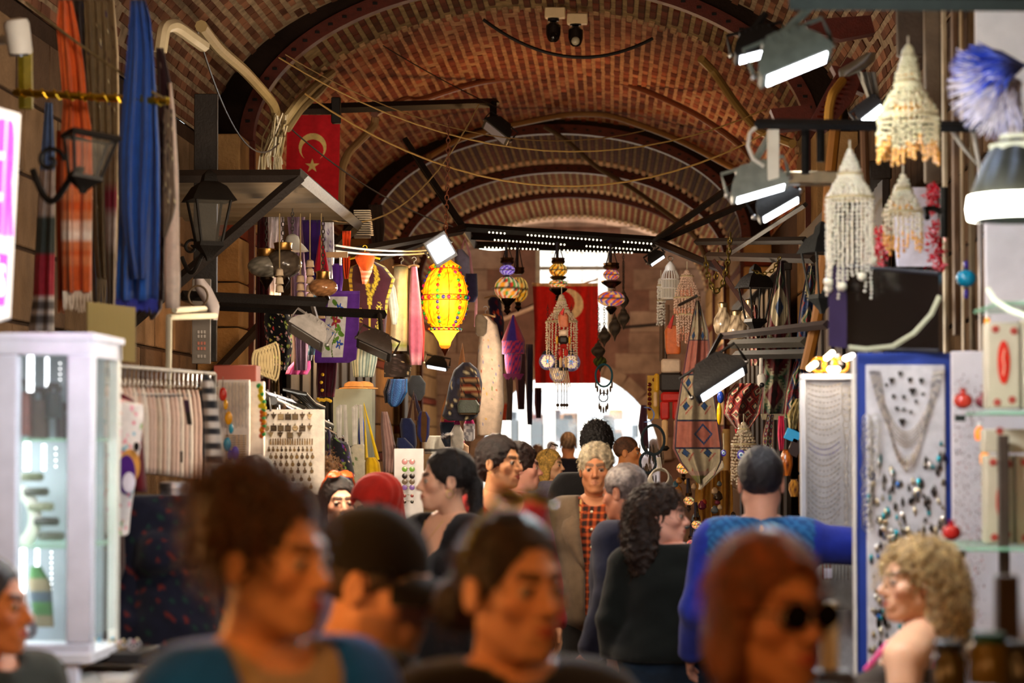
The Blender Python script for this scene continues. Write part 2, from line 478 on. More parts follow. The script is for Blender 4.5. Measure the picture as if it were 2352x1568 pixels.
# side walls with stone piers
WL, WR = XC - VA, XC + VA
for nm, x, sg in (('wall_left', WL, -1), ('wall_right', WR, 1)):
    g = G(); g.box((x + sg * .15, 17, ZS / 2), (.3, 42, ZS + .02), '33241a'); w = struct(nm, g, M('stone'))
    k = 0
    for y0, y1 in ((17.5, 19.3), (26.9, 30.1), (30.9, 33.6), (34.2, 37.7)):   # piers below the ribs
        zz = 0
        while zz < ZS - .02:
            band = k % 4 == 3; hh = .1 if band else .33
            hh = min(hh, ZS - zz)
            g = G(); pw = (VA - RA)
            g.box((x - sg * pw / 2, (y0 + y1) / 2, zz + hh / 2), (pw + (.0 if band else .01), y1 - y0, hh - .012), ('6e3322' if band else random.choice(['a07c50', '94724a', 'ab875a', '8a6a48'])), bev=.01)
            o = bpy.data.objects.new('stone' if not band else 'brick', mesh_from(g, 'stone', np.zeros(3), M('stone'))); link(o); o.parent = w
            zz += hh; k += 1
    # rows of wall stones where the wall shows
    for r in range(10):
        yy = 9.0 + (r % 2) * .3
        while yy < 17.3:
            l = .55 + .25 * hsh(r, yy); 
            g = G(); g.box((x - sg * .012, yy + l / 2, .2 + r * .38), (.03, l - .02, .36), random.choice(['5a4636', '65503c', '4e3c2e', '6e5842']), bev=.008)
            o = bpy.data.objects.new('stone', mesh_from(g, 'stone', np.zeros(3), M('stone'))); link(o); o.parent = w
            yy += l
# unseen wall added behind the camera to keep sky light out
g = G(); g.box((XC, -4.1, 2.7), (5.4, .2, 5.6), '6a5038'); struct('wall_light_stop', g, M('stone'))
# end wall with round-headed door and window, built of blocks
DX, DZ, DR = P(1310, 1058, 38)[0], P(1310, 1058, 38)[2], 1.40
wx0, wx1 = P(1240, 600, 38)[0], P(1400, 600, 38)[0]; wz0, wz1 = P(1300, 765, 38)[2], P(1300, 562, 38)[2]
g = G()
ys = 38.15
def slab(x0, x1, z0, z1, col='7c5848'):
    if x1 - x0 > .01 and z1 - z0 > .01: g.box(((x0 + x1) / 2, ys, (z0 + z1) / 2), (x1 - x0, .24, z1 - z0), col, bev=.001)
slab(-4.6, DX - DR, 0, 7); slab(DX + DR, 4.6, 0, 7); slab(DX - DR, wx0, wz0, 7); slab(wx1, DX + DR, wz0, 7); slab(wx0, wx1, wz1, 7)
top = wz0
N = 24
for k in range(N):                                   # spandrels of the arch
    a0, a1 = PI * k / N, PI * (k + 1) / N
    xa, xb = DX - DR * math.cos(a0), DX - DR * math.cos(a1); za, zb = DZ + DR * math.sin(a0), DZ + DR * math.sin(a1)
    v = [(xa, 38.03, za), (xb, 38.03, zb), (xb, 38.03, top), (xa, 38.03, top), (xa, 38.27, za), (xb, 38.27, zb), (xb, 38.27, top), (xa, 38.27, top)]
    g.add(v, [(0, 1, 2, 3), (7, 6, 5, 4), (0, 4, 5, 1)], '7c5848')
we = struct('wall_end', g, M('stone'))
for r in range(17):
    z0 = .05 + r * .33; xx = -3.4 + (r % 2) * .3
    while xx < 2.4:
        l = .62 + .2 * hsh(r, xx); cxm, czm = xx + l / 2, z0 + .16
        ok = True
        for (qx, qz) in ((xx, z0), (xx + l, z0), (xx, z0 + .32), (xx + l, z0 + .32), (cxm, z0), (cxm, z0 + .32)):
            if wx0 - .1 < qx < wx1 + .02 and wz0 - .02 < qz < wz1 + .04: ok = False
            if abs(qx - DX) < DR + .02 and qz < DZ: ok = False
            if qz >= DZ and math.hypot(qx - DX, qz - DZ) < DR + .04: ok = False
        if ok:
            g = G(); g.box((cxm, 38.02, czm), (l - .012, .03, .318), random.choice(['94745e', '8a6a56', '9c7c66', '8f705a']), bev=.005)
            o = bpy.data.objects.new('stone', mesh_from(g, 'stone', np.zeros(3), M('stone'))); link(o); o.parent = we
        xx += l
# arch ring stones
for k in range(13):
    a = PI * (k + .5) / 13; x, z = DX - (DR + .1) * math.cos(a), DZ + (DR + .1) * math.sin(a)
    g = G(); g.box((x, 38.0, z), (.2, .06, (DR + .1) * PI / 13 - .012), '9a7a62', R=rotm('Y', math.degrees(a)), bev=.01)
    o = bpy.data.objects.new('stone', mesh_from(g, 'stone', np.zeros(3), M('stone'))); link(o); o.parent = we
g = G()
for x in (wx0 - .03, wx1): g.box((x, 38.05, (wz0 + wz1) / 2), (.07, .12, wz1 - wz0), 'a08c70')
for z in (wz0, (wz0 + wz1) / 2 + .33, wz1): g.box(((wx0 + wx1) / 2, 38.05, z), (wx1 - wx0, .1, .05), '8a7860')
wf = struct('window_1', g, M('wood'))
gp = G()
for z in np.linspace(wz0 + .15, wz1 - .12, 6): gp.box(((wx0 + wx1) / 2, 38.05, z), (wx1 - wx0 - .04, .02, .012), 'c8c4b8')
for x in np.linspace(wx0 + .2, wx1 - .2, 4): gp.box((x, 38.05, (wz0 + wz1) / 2), (.012, .02, wz1 - wz0 - .05), 'c8c4b8')
struct('glazing_bar', gp, M('plain'), wf)
gp = G(); gp.box(((wx0 + wx1) / 2, 38.08, (wz0 + wz1) / 2), (wx1 - wx0 - .04, .01, wz1 - wz0 - .04), 'e8ecf0'); struct('pane', gp, M('glass', .25), wf)
# the pale stair line / pipes on the end wall
for a, b, r, c in (((1428, 752), (1520, 744), .022, '5a5450'), ((1155, 733), (1226, 705), .03, 'c8a080')):
    g = G(); g.tube([P(*a, 37.93), P(*b, 37.93)], r, c); 
    solo('wall_pipe', g, M('metal' if r < .03 else 'plain'), 'grey metal pipe along the end wall right of the big flag' if r < .03 else 'pale pipe slanting over the end wall left of the big flag', 'pipe')

# ---- shop front outside
def outside():
    t = thing('shopfront', 'sunlit white shop front seen outside through the archway', 'shop', (-.6, 48, 0))
    g = G(); 
    g.box((-.6, 48.3, 4.2), (16, .3, 3.2), 'f4f0e8'); g.box((-.6, 48.3, .25), (16, .3, .5), 'e8e4dc')
    part('facade', g, M('plain'), t)
    y = 48.1
    for px in (1160, 1205, 1262, 1340, 1472, 1510):
        g = G(); p = P(px, 960, y); g.box((p[0], y, 1.5), (.22 if px != 1472 else .1, .14, 2.7), 'f6f2ea'); part('post', g, M('plain'), t)
    for py, x0, x1 in ((935, 1150, 1510), (1040, 1150, 1520)):
        g = G(); a, b = P(x0, py, y), P(x1, py, y); g.box(((a[0] + b[0]) / 2, y - .05, a[2]), (b[0] - a[0], .1, .12), 'f2efe8'); part('rail', g, M('plain'), t)
    for i, (x0, x1) in enumerate(((1165, 1200), (1210, 1256), (1268, 1335), (1345, 1470))):
        g = G(); a, b = P(x0, 945, y + .1), P(x1, 1060, y + .1)
        g.box(((a[0] + b[0]) / 2, y + .1, (a[2] + b[2]) / 2), (b[0] - a[0], .02, a[2] - b[2]), '9aa4ac'); part('pane', g, M('glass', .3), t)
        g = G()
        for k in range(14):
            px = x0 + (x1 - x0) * hsh(i, k); py = 950 + 95 * hsh(k, i, 4); q = P(px, py, y + .35)
            g.box(q, (.12 + .2 * hsh(k, 1, i), .1, .1 + .22 * hsh(k, 2, i)), random.choice(['6a6e78', '8a3a3a', 'c89060', '404858', '9a8a90', '787070', 'd8c8b0', '504048']))
        part('goods', g, M('plain'), t, stuff=True)
outside()
# dark plank fronts of the shops lining the arcade
for nm, x, y0, y1, h, lab in (('shop_front', -2.6, 19.5, 26.7, 3.0, 'dark wooden shop front along the left side beyond the first pier'), ('shop_front', -2.58, 30.2, 30.8, 2.8, 'narrow dark wooden front between the far left piers'), ('shop_front', 1.44, 12.6, 17.3, 3.1, 'dark wooden shop front on the right behind the kilims'), ('shop_front', 1.44, 19.5, 26.7, 3.1, 'dark wooden shop front along the right side beyond the pier')):
    t = thing(nm, lab, 'shop front', (x, (y0 + y1) / 2, 0)); n = max(2, int((y1 - y0) / .24)); s_ = -1 if x < 0 else 1
    for k in range(n):
        g = G(); w_ = (y1 - y0) / n; g.box((x + .01 * s_ * (k % 3), y0 + (k + .5) * w_, h / 2), (.04, w_ - .012, h), ['2a1c12', '231710', '33231a', '1e140e'][int(hsh(k, y0) * 4)], bev=.006); part('plank', g, M('wood'), t)
    g = G(); g.box((x - .03 * s_, (y0 + y1) / 2, h), (.12, y1 - y0, .1), '1c130d'); part('lintel', g, M('wood'), t)

# ================================================================ people: implicit surfaces -> one continuous mesh each
def surfnet(fn, lo, hi, h):
    lo, hi = np.array(lo, float), np.array(hi, float)
    n = np.ceil((hi - lo) / h).astype(int) + 1
    ax = [lo[k] + h * np.arange(n[k]) for k in range(3)]
    X, Y, Z = np.meshgrid(*ax, indexing='ij')
    Pn = np.stack([X.ravel(), Y.ravel(), Z.ravel()], 1)
    v = fn(Pn).reshape(n)
    s = v < 0; m = n - 1
    def sl(a, o): return a[o[0]:o[0] + m[0], o[1]:o[1] + m[1], o[2]:o[2] + m[2]]
    cnt = np.zeros(m, int)
    for o in np.ndindex(2, 2, 2): cnt += sl(s, o)
    mask = (cnt > 0) & (cnt < 8)
    idx = -np.ones(m, int); idx[mask] = np.arange(mask.sum())
    acc = np.zeros(tuple(m) + (3,)); ne = np.zeros(m)
    for a in range(3):
        b, c = [k for k in range(3) if k != a]
        for ob in (0, 1):
            for oc in (0, 1):
                o = [0, 0, 0]; o[b] = ob; o[c] = oc; o2 = list(o); o2[a] = 1
                v0, v1 = sl(v, o), sl(v, o2); cr = (v0 < 0) != (v1 < 0)
                t = np.where(cr, v0 / np.where(cr, v0 - v1, 1), 0)
                acc[..., a] += cr * t; acc[..., b] += cr * ob; acc[..., c] += cr * oc; ne += cr
    ii = np.argwhere(mask)
    V = lo + (ii + acc[mask] / ne[mask][:, None]) * h
    Fc = []
    for a in range(3):
        b, c = (a + 1) % 3, (a + 2) % 3
        o2 = [0, 0, 0]; o2[a] = 1
        sh = [slice(0, n[k]) for k in range(3)]
        s0 = [slice(1, n[k] - 1) for k in range(3)]; s1 = list(s0)
        s0[a] = slice(0, n[a] - 1); s1[a] = slice(1, n[a])
        A, B = s[tuple(s0)], s[tuple(s1)]
        e = np.argwhere(A != B)
        if not len(e): continue
        inside = A[tuple(e.T)]
        base = e.copy(); base[:, b] += 1; base[:, c] += 1
        q = []
        for (db, dc) in ((-1, -1), (0, -1), (0, 0), (-1, 0)):
            k = base.copy(); k[:, b] += db; k[:, c] += dc; q.append(idx[tuple(k.T)])
        q = np.stack(q, 1); q[~inside] = q[~inside][:, ::-1]
        Fc.append(q)
    Fc = np.concatenate(Fc)
    Fc = Fc[(Fc >= 0).all(1)]
    return V, [tuple(r) for r in Fc.tolist()]
def smin(a, b, k):
    h = np.clip(.5 + .5 * (b - a) / k, 0, 1); return b + (a - b) * h - k * h * (1 - h)
def smax(a, b, k): return -smin(-a, -b, k)
def ell(Pn, c, r):
    q = Pn - np.array(c); r = np.array(r); k0 = np.linalg.norm(q / r, axis=1); k1 = np.linalg.norm(q / r ** 2, axis=1) + 1e-9
    return k0 * (k0 - 1) / k1
def cone(Pn, a, b, ra, rb):
    a, b = np.array(a, float), np.array(b, float); ba = b - a; pa = Pn - a
    t = np.clip(pa @ ba / (ba @ ba), 0, 1); return np.linalg.norm(pa - t[:, None] * ba, axis=1) - (ra + (rb - ra) * t)

def head_sdf(Pn, fem):
    Q = Pn.copy(); Q[:, 0] = np.abs(Q[:, 0])
    j = .92 if fem else 1.0
    d = ell(Q, (0, .018, .035), (.073, .093, .082))
    d = smin(d, ell(Q, (0, -.022, -.032), (.058 * j, .066, .078)), .03)
    d = smin(d, cone(Q, (.045 * j, .005, -.055), (.018, -.055, -.098), .02, .017 * j), .028)
    d = smin(d, ell(Q, (0, -.068, -.1), (.02 * j, .02, .016)), .022)
    d = smin(d, ell(Q, (.04, -.055, -.022), (.022, .02, .018)), .024)
    d = smin(d, cone(Q, (0, -.078, .022), (.034, -.07, .024), .011 if fem else .014, .009 if fem else .012), .02)
    d = smax(d, -ell(Q, (.031, -.103, .001), (.019, .02, .0125)), .014)
    d = smin(d, cone(Q, (0, -.082, .008), (0, -.106, -.03), .0075, .0115), .011)
    d = smin(d, ell(Q, (.0115, -.094, -.034), (.0085, .011, .0075)), .007)
    d = smin(d, ell(Q, (0, -.078, -.066), (.03, .018, .022)), .018)
    d = smin(d, cone(Q, (0, -.0945, -.059), (.02, -.083, -.0615), .0052, .0028), .005)
    d = smin(d, cone(Q, (0, -.0925, -.069), (.017, -.083, -.066), .0064, .0034), .005)
    d = smax(d, -cone(Q, (0, -.1, -.0638), (.024, -.088, -.0638), .0018, .0015), .004)
    # eyelids
    d = smin(d, cone(Q, (.02, -.0835, .006), (.042, -.077, .005), .0045, .004), .005)
    d = smin(d, cone(Q, (.021, -.082, -.0095), (.041, -.076, -.008), .0032, .003), .006)
    # ears
    e = ell(Q, (.077, .014, -.008), (.0085, .02, .031)); e = smax(e, -ell(Q, (.087, .01, -.004), (.007, .011, .018)), .005)
    d = smin(d, e, .008)
    d = smin(d, cone(Q, (0, .018, -.07), (0, .045, -.17), .049 if fem else .058, .05 if fem else .06), .03)
    return d
HEADS = {}
def head_geo(fem):
    if fem not in HEADS:
        HEADS[fem] = surfnet(lambda q: head_sdf(q, fem), (-.105, -.135, -.175), (.105, .125, .13), .0042)
    return HEADS[fem]
def head_cols(V, skin, fem, brow, beard):
    s = C(skin); col = np.tile(s, (len(V), 1)); Q = V.copy(); Q[:, 0] = np.abs(Q[:, 0])
    def mixin(w, c):
        nonlocal col
        w = np.clip(w, 0, 1)[:, None]; col = col * (1 - w) + C(c) * w
    ck = np.exp(-(((Q - (.042, -.07, -.03)) / .022) ** 2).sum(1)); mixin(ck * .35, tuple(s * (1.05, .62, .6)))
    nt = np.exp(-(((Q - (0, -.11, -.034)) / .014) ** 2).sum(1)); mixin(nt * .3, tuple(s * (1.05, .65, .62)))
    if beard:
        bz = ((Q[:, 2] < -.045) & (Q[:, 1] < .0)).astype(float); mixin(bz * .35, '4a4038')
    lp = (np.minimum(cone(Q, (0, -.0955, -.059), (.021, -.084, -.0625), .0052, .003), cone(Q, (0, -.0935, -.069), (.018, -.084, -.066), .0064, .0036)) < .0022)
    mixin(lp * (.85 if fem else .5), 'a03a38' if fem else '8c4a3c')
    br = cone(Q, (.014, -.088, .0225), (.045, -.074, .027), .0055, .0035) < .004
    mixin(br * .85, brow)
    ln = cone(Q, (.019, -.088, .0045), (.043, -.079, .0035), .0022, .002) < .0022
    mixin(ln * .8, '1c1210')
    return col
def eye_geo(gs, T, iris, gaze=0):
    for sx, g in zip((-1, 1), gs):
        seg, rg = 14, 10; V = []; cc = []
        for i in range(rg + 1):
            th = PI * i / rg
            for j in range(seg):
                a = 2 * PI * j / seg; V.append((math.sin(th) * math.cos(a), -math.cos(th), math.sin(th) * math.sin(a)))
                cc.append(C('0c0808') if th < .26 else C(iris) if th < .72 else C('a89a8c'))
        V = np.array(V) @ rotm('Z', gaze).T * .0118 + (sx * .031, -.0765, -.001)
        f = [(i * seg + j, (i + 1) * seg + j, (i + 1) * seg + (j + 1) % seg, i * seg + (j + 1) % seg) for i in range(rg) for j in range(seg)]
        g.add(T(V), [q[::-1] for q in f], np.array(cc))
def hand_geo(side):
    """hand hanging down (-z), palm facing the thigh, five bent fingers"""
    def fn(Pn):
        d = ell(Pn, (0, 0, -.05), (.016, .04, .048))
        d = smin(d, cone(Pn, (0, 0, .03), (0, 0, -.02), .027, .026), .02)
        for k, (y, L) in enumerate(((-.03, .066), (-.01, .074), (.01, .068), (.029, .052))):
            a = (0, y, -.085); b = (side * -.012, y * 1.08, -.085 - L * .5); c = (side * -.035, y * 1.1, -.085 - L * .88)
            d = smin(d, cone(Pn, a, b, .0095, .0085), .006); d = smin(d, cone(Pn, b, c, .0085, .007), .003)
        d = smin(d, cone(Pn, (0, -.03, -.03), (side * -.012, -.058, -.065), .013, .01), .012)
        d = smin(d, cone(Pn, (side * -.012, -.058, -.065), (side * -.02, -.062, -.095), .01, .008), .004)
        return d
    return surfnet(fn, (-.06, -.08, -.17), (.06, .06, .06), .0055)
HANDS = {s: hand_geo(s) for s in (-1, 1)}

def wob(V, amp, sc_, seed=0):
    x, y, z = (V * sc_).T
    return amp * (np.sin(x * 1.7 + 2.1 * np.sin(z * .9 + seed) + seed) * np.sin(z * 1.3 + 1.7 * np.sin(y + seed)) + .5 * np.sin(3.1 * z + 2.3 * x + seed) * np.sin(2.7 * y - z))
def hair_sdf(style):
    def face(q, z=0.0): return ell(q, (0, -.118, -.04 + z), (.088, .1, .118))
    def fn(Pn):
        q = Pn.copy(); q[:, 0] = np.abs(q[:, 0])
        fr = wob(Pn, .0022, 95)
        if style in ('short', 'crop', 'spiky', 'fade', 'bald'):
            t = {'short': .014, 'crop': .008, 'spiky': .02, 'fade': .01, 'bald': .004}[style]
            d = ell(Pn, (0, .02, .04), (.074 + t, .095 + t, .083 + t * (1.3 if style != 'spiky' else 1.9)))
            d = smax(d, -ell(q, (0, -.115, -.045), (.085, .075, .125)), .01)
            d = smax(d, -(Pn[:, 2] + .05), .012)
            d = smax(d, -cone(q, (.087, .01, -.036), (.087, .01, .006), .031, .026), .006)
            d = smax(d, -ell(q, (.075, -.05, -.05), (.03, .05, .06)), .006)
            if style == 'spiky': fr = wob(Pn, .007, 130)
            if style == 'short': fr = wob(Pn, .004, 90)
            return d + fr
        cap = ell(Pn, (0, .022, .04), (.086, .105, .095))
        if style == 'bob':
            d = smin(cap, ell(q, (.062, .03, -.05), (.026, .052, .075)), .03); d = smin(d, ell(Pn, (0, .08, -.05), (.07, .045, .08)), .03)
            d = smax(d, -face(q), .012)
        elif style == 'longstraight':
            d = smin(cap, ell(Pn, (0, .085, -.09), (.08, .05, .16)), .03); d = smin(d, ell(q, (.07, .03, -.06), (.03, .05, .12)), .03)
            d = smax(d, -face(q), .012)
        elif style == 'curly':
            d = smin(cap, ell(Pn, (0, .09, -.1), (.11, .075, .2)), .04); d = smin(d, ell(q, (.075, .065, -.09), (.04, .055, .16)), .03)
            d = smax(d, -face(q), .012); fr = wob(Pn, .009, 70)
        elif style == 'updo':
            d = ell(Pn, (0, .03, .045), (.088, .103, .1)); d = smax(d, -ell(q, (0, -.1, -.045), (.078, .075, .125)), .012)
            d = smax(d, -(Pn[:, 2] + .06 - .5 * Pn[:, 1]), .02)
            d = smin(d, ell(Pn, (0, .075, .105), (.062, .062, .05)), .025); fr = wob(Pn, .007, 80)
        elif style == 'bun':
            d = ell(Pn, (0, .024, .04), (.082, .1, .09)); d = smax(d, -ell(q, (0, -.1, -.04), (.074, .07, .12)), .012)
            d = smax(d, -(Pn[:, 2] + .055 - .4 * Pn[:, 1]), .02)
            d = smin(d, ell(Pn, (0, .15, -.03), (.05, .05, .052)), .02)
        elif style == 'messybun':
            d = ell(Pn, (0, .024, .04), (.082, .1, .09)); d = smax(d, -face(q), .012)
            d = smin(d, ell(Pn, (0, .02, .15), (.075, .07, .055)), .02); fr = wob(Pn, .012, 70)
        elif style == 'shortwoman':
            d = smin(cap, ell(Pn, (0, .09, -.03), (.062, .035, .06)), .03); d = smax(d, -face(q), .012)
            d = smax(d, -cone(q, (.09, .012, -.03), (.09, .0, -.03), .024, .022), .006); fr = wob(Pn, .004, 80)
        elif style == 'pony':
            d = ell(Pn, (0, .024, .04), (.084, .102, .092)); d = smax(d, -ell(q, (0, -.1, -.038), (.074, .07, .115)), .012)
            d = smax(d, -(Pn[:, 2] + .055 - .4 * Pn[:, 1]), .02)
            d = smin(d, cone(Pn, (0, .12, -.02), (0, .13, -.19), .035, .022), .03)
        return d + fr
    return fn
HAIRS = {}
def hair_geo(style):
    if style not in HAIRS:
        HAIRS[style] = surfnet(hair_sdf(style), (-.16, -.14, -.33), (.16, .22, .24), .0062 if style not in ('curly',) else .0075)
    return HAIRS[style]
def strands(g, V, T, n, L, r, curl, col, spread, rs):
    ctr = np.array((0, .03, .03))
    for k in range(n):
        p = V[rs.integers(len(V))]
        if p[1] < (-.045 if L < .15 else .01) and p[2] < .08: continue
        nn = p - ctr; nn /= np.linalg.norm(nn) + 1e-9
        dn = np.array((0, .15, -1.0)); tg = dn - nn * (dn @ nn); tg /= np.linalg.norm(tg) + 1e-9
        v = tg * (1 - spread) + nn * spread + rs.normal(0, .25, 3) * spread; pts = [p - nn * .004]
        ph = rs.uniform(0, 6); l = L * rs.uniform(.4, 1.0); ns = 10
        sd = np.cross(v, nn); sd /= np.linalg.norm(sd) + 1e-9
        q = p.copy()
        for i in range(ns):
            v = v + np.array((0, 0, -.22)); v /= np.linalg.norm(v); q = q + v * l / ns
            pts.append(q + curl * (sd * math.sin(ph + i * 1.5) + nn * math.cos(ph + i * 1.5)))
        c = C(col) * rs.uniform(.6, 1.7)
        g.tube(T(np.array(pts)), [r, r * .4], c, 3, False)

def body_sdf(Pn, k, arms, leg=True):
    """k: dict of build numbers; returns torso, arm and leg distances"""
    w, f = k['w'], k['fat']
    q = Pn.copy(); q[:, 0] = np.abs(q[:, 0])
    d = ell(Pn, (0, .01, .95), (.165 * f, .115 * f, .14))
    d = smin(d, ell(Pn, (0, .0, 1.1), (.145 * f, .11 * f, .16)), .06)
    d = smin(d, ell(Pn, (0, .005, 1.28), (.165 * w, .115 * (f + 1) / 2, .16)), .06)
    d = smin(d, cone(Pn, (-.135 * w, .01, 1.4), (.135 * w, .01, 1.4), .058, .058), .05)
    d = smin(d, cone(q, (.03, .03, 1.47), (.14 * w, .015, 1.41), .05, .05), .05)
    if k['fem']: d = smin(d, ell(q, (.075, -.095, 1.26), (.06, .055, .06)), .04)
    a = np.full(len(Pn), 9.0)
    for sd, (el, wr) in ((-1, arms[0]), (1, arms[1])):
        sh = (sd * .175 * w, .01, 1.395)
        a = np.minimum(a, smin(cone(Pn, sh, el, .052, .042), cone(Pn, el, wr, .041, .028), .02))
    l = np.full(len(Pn), 9.0)
    for sd in (-1, 1):
        l = np.minimum(l, smin(cone(Pn, (sd * .088, 0, .9), (sd * .095, -.01, .5), .088 * f, .058), cone(Pn, (sd * .095, -.01, .5), (sd * .1, .02, .09), .056, .038), .02))
    return d, a, l
ARM0 = (((-.235, .03, 1.12), (-.25, -.05, .88)), ((.235, .03, 1.12), (.25, -.05, .88)))
RSN = [0]
def person(label, px, py, d, yaw, skin='c08a66', fem=False, hair='short', haircol='1a120e', byaw=None, tilt=0, roll=0, iris='3a2414',
           top=None, bottom=('22232a',), shirt=None, vs=.26, arms=ARM0, w=1.0, fat=1.0, beard=False, hs=1.0, st=None, gaze=0, brow=None, hcfn=None, extra=None, bodyoff=(0, 0)):
    """px,py: pixel between the eyes level (head centre) at depth d"""
    RSN[0] += 1; rs = np.random.default_rng(RSN[0])
    E = P(px, py, d); byaw = yaw if byaw is None else byaw
    sH = E[2] / 1.635                                   # body scale from eye height
    foot = np.array((E[0] + bodyoff[0], E[1] + bodyoff[1], 0.0))
    t = thing('person', label, 'person', foot)
    Rb = rotm('Z', byaw)
    def TB(V): return (V * (1, 1, sH) ) @ Rb.T + foot
    Rh = rotm('Z', yaw) @ rotm('X', tilt) @ rotm('Y', roll)
    piv = np.array((0, .03, -.1))
    Eh = E
    def TH(V): return ((V - piv) @ Rh.T) * hs + rotm('Z', yaw) @ piv * hs + Eh + np.array((0, 0, .0))
    k = dict(w=w * (.9 if fem else 1.0), fat=fat * (.95 if fem else 1), fem=fem)
    # body skin, one mesh: torso, arms, legs + neck; head mesh runs into the neck
    nk = np.array((0, .02, 1.40))
    hb = TH(np.array([(0, .04, -.15)]))[0]; hb = ((hb - foot) @ Rb) / (1, 1, sH)
    def skinfn(Pn):
        b, a, l = body_sdf(Pn, k, arms); r = smin(smin(b, a, .03), l, .05)
        r = smin(r, cone(Pn, nk, hb, .062 if not fem else .055, .05 if not fem else .044), .035)
        for sd in (-1, 1): r = smin(r, cone(Pn, (sd * .1, .03, .06), (sd * .11, -.12, .035), .04, .03), .03)
        return r
    ax = [min(-.32, arms[0][0][0] - .08, arms[0][1][0] - .08), max(.32, arms[1][0][0] + .08, arms[1][1][0] + .08)]
    ay = [min(-.24, arms[0][1][1] - .08, arms[1][1][1] - .08), max(.24, arms[0][1][1] + .08, arms[1][1][1] + .08, hb[1] + .08)]
    lo, hi = (ax[0], min(ay[0], hb[1] - .08), 0.0), (ax[1], ay[1], 1.62)
    V, f = surfnet(skinfn, lo, hi, .022)
    g = G(); g.add(TB(V), f, skin)
    Vh, fh = head_geo(fem)
    g.add(TH(Vh), fh, head_cols(Vh, skin, fem, brow or (haircol if C(haircol).mean() < .15 else '5a4838'), beard))
    for sd, (el, wr) in ((-1, arms[0]), (1, arms[1])):
        Vx, fx = HANDS[sd]; dr = np.array(wr) - np.array(el); dr /= np.linalg.norm(dr)
        q = Vector((0, 0, -1)).rotation_difference(Vector(dr)).to_matrix()
        g.add(TB((Vx @ np.array(q).T) + np.array(wr) + dr * .02), fx, skin)
    part('body', g, M('skin'), t, angle=None)
    gs = (G(), G()); eye_geo(gs, TH, iris, gaze)
    for g in gs: part('eye', g, M('gloss'), t, angle=None)
    if hair:
        Vr, fr = hair_geo(hair); hc = C(haircol)
        nz = .75 + .5 * (np.sin(Vr[:, 0] * 160 + 3 * np.sin(Vr[:, 2] * 20)) * .5 + .5) * rs.uniform(.7, 1.3, len(Vr))
        cc = hc * nz[:, None]
        if hcfn: cc = hcfn(Vr, cc)
        g = G(); g.add(TH(Vr), fr, cc)
        if st: strands(g, Vr, TH, st[0], st[1], st[2], st[3], haircol if len(st) < 6 else st[5], st[4], rs)
        part('hair', g, M('hair'), t, angle=None)
    # clothes
    def garment(name, infl, z0, z1, col, neck, sleeve, mat='cloth', hh=.0165, open_w=0, lab=None, wr=.006):
        def fn(Pn):
            b, a, l = body_sdf(Pn, k, arms)
            b = b - infl - .02 * np.clip((1.15 - Pn[:, 2]) / .3, 0, 1); r = b
            if sleeve: 
                aa = a - infl
                if sleeve < 1:
                    aa = smax(aa, -(Pn[:, 2] - (1.42 - .32)), .01) if sleeve > .4 else smax(aa, -(Pn[:, 2] - 1.26), .01)
                r = smin(r, aa, .035)
            r = r + wob(Pn, wr * .75, 13, RSN[0])
            r = smax(r, z0 - Pn[:, 2], .01); r = smax(r, Pn[:, 2] - z1, .012)
            if neck == 'crew': r = smax(r, -cone(Pn, (0, -.0, 1.49), (0, .04, 1.7), .074, .08), .01)
            if neck == 'wide': r = smax(r, -cone(Pn, (0, -.04, 1.47), (0, .02, 1.7), .105, .13), .012)
            if neck == 'v' or open_w:
                ow = .012 + open_w + np.clip((Pn[:, 2] - 1.1), 0, 1) * vs
                wd = np.maximum(np.abs(Pn[:, 0]) - ow, Pn[:, 1] + .02)
                if neck == 'v': wd = np.maximum(wd, 1.12 - Pn[:, 2])
                r = smax(r, -wd, .008); r = smax(r, -cone(Pn, (0, -.0, 1.5), (0, .04, 1.7), .072, .08), .01)
            if neck == 'halter': r = smax(r, Pn[:, 2] - 1.36, .01)
            return r
        l2, h2 = (lo[0] - .04, lo[1] - .04, max(z0 - .03, 0)), (hi[0] + .04, hi[1] + .04, min(z1 + .04, 1.56))
        Vg, fg = surfnet(fn, l2, h2, hh)
        if not len(Vg): return
        cc = np.array([C(col(*p)) for p in Vg]) if callable(col) else col
        gg = G(); gg.add(TB(Vg), fg, cc); return part(name, gg, M(mat), t, lab, angle=None)
    if bottom: 
        bc = bottom[0]
        def leg(Pn):
            b, a, l = body_sdf(Pn, k, arms)
            r = smin(smax(b, Pn[:, 2] - 1.0, .02), l, .05) - .014 + wob(Pn, .005, 18, 2); return smax(r, .07 - Pn[:, 2], .01)
        Vg, fg = surfnet(leg, (-.3, -.25, .03), (.3, .25, 1.06), .024)
        gg = G(); gg.add(TB(Vg), fg, bc); part('trousers', gg, M('cloth'), t, angle=None)
    for sd in (-1, 1):
        gg = G(); Vs, fs = surfnet(lambda q: smax(smin(cone(q, (sd * .1, .035, .07), (sd * .108, -.11, .04), .052, .042), cone(q, (sd * .11, -.13, .035), (sd * .1, .04, .04), .04, .044), .02), .004 - q[:, 2], .004), (sd * .1 - .09, -.21, -.02), (sd * .1 + .09, .13, .16), .018)
        gg.add(TB(Vs), fs, '1c1612'); part('shoe', gg, M('leather'), t, angle=None)
    if shirt: garment('shirt', .018, .8, 1.5, shirt, 'crew', 1, wr=.002, hh=.009 if callable(shirt) else .0165)
    if top:
        o = dict(name='sweater', infl=.022, z0=.84, z1=1.5, neck='crew', sleeve=1, mat='cloth'); o.update(top)
        nm = o.pop('name'); cl = o.pop('col'); garment(nm, o.pop('infl'), o.pop('z0'), o.pop('z1'), cl, o.pop('neck'), o.pop('sleeve'), **o)
    if extra: extra(t, TH, TB)
    return t

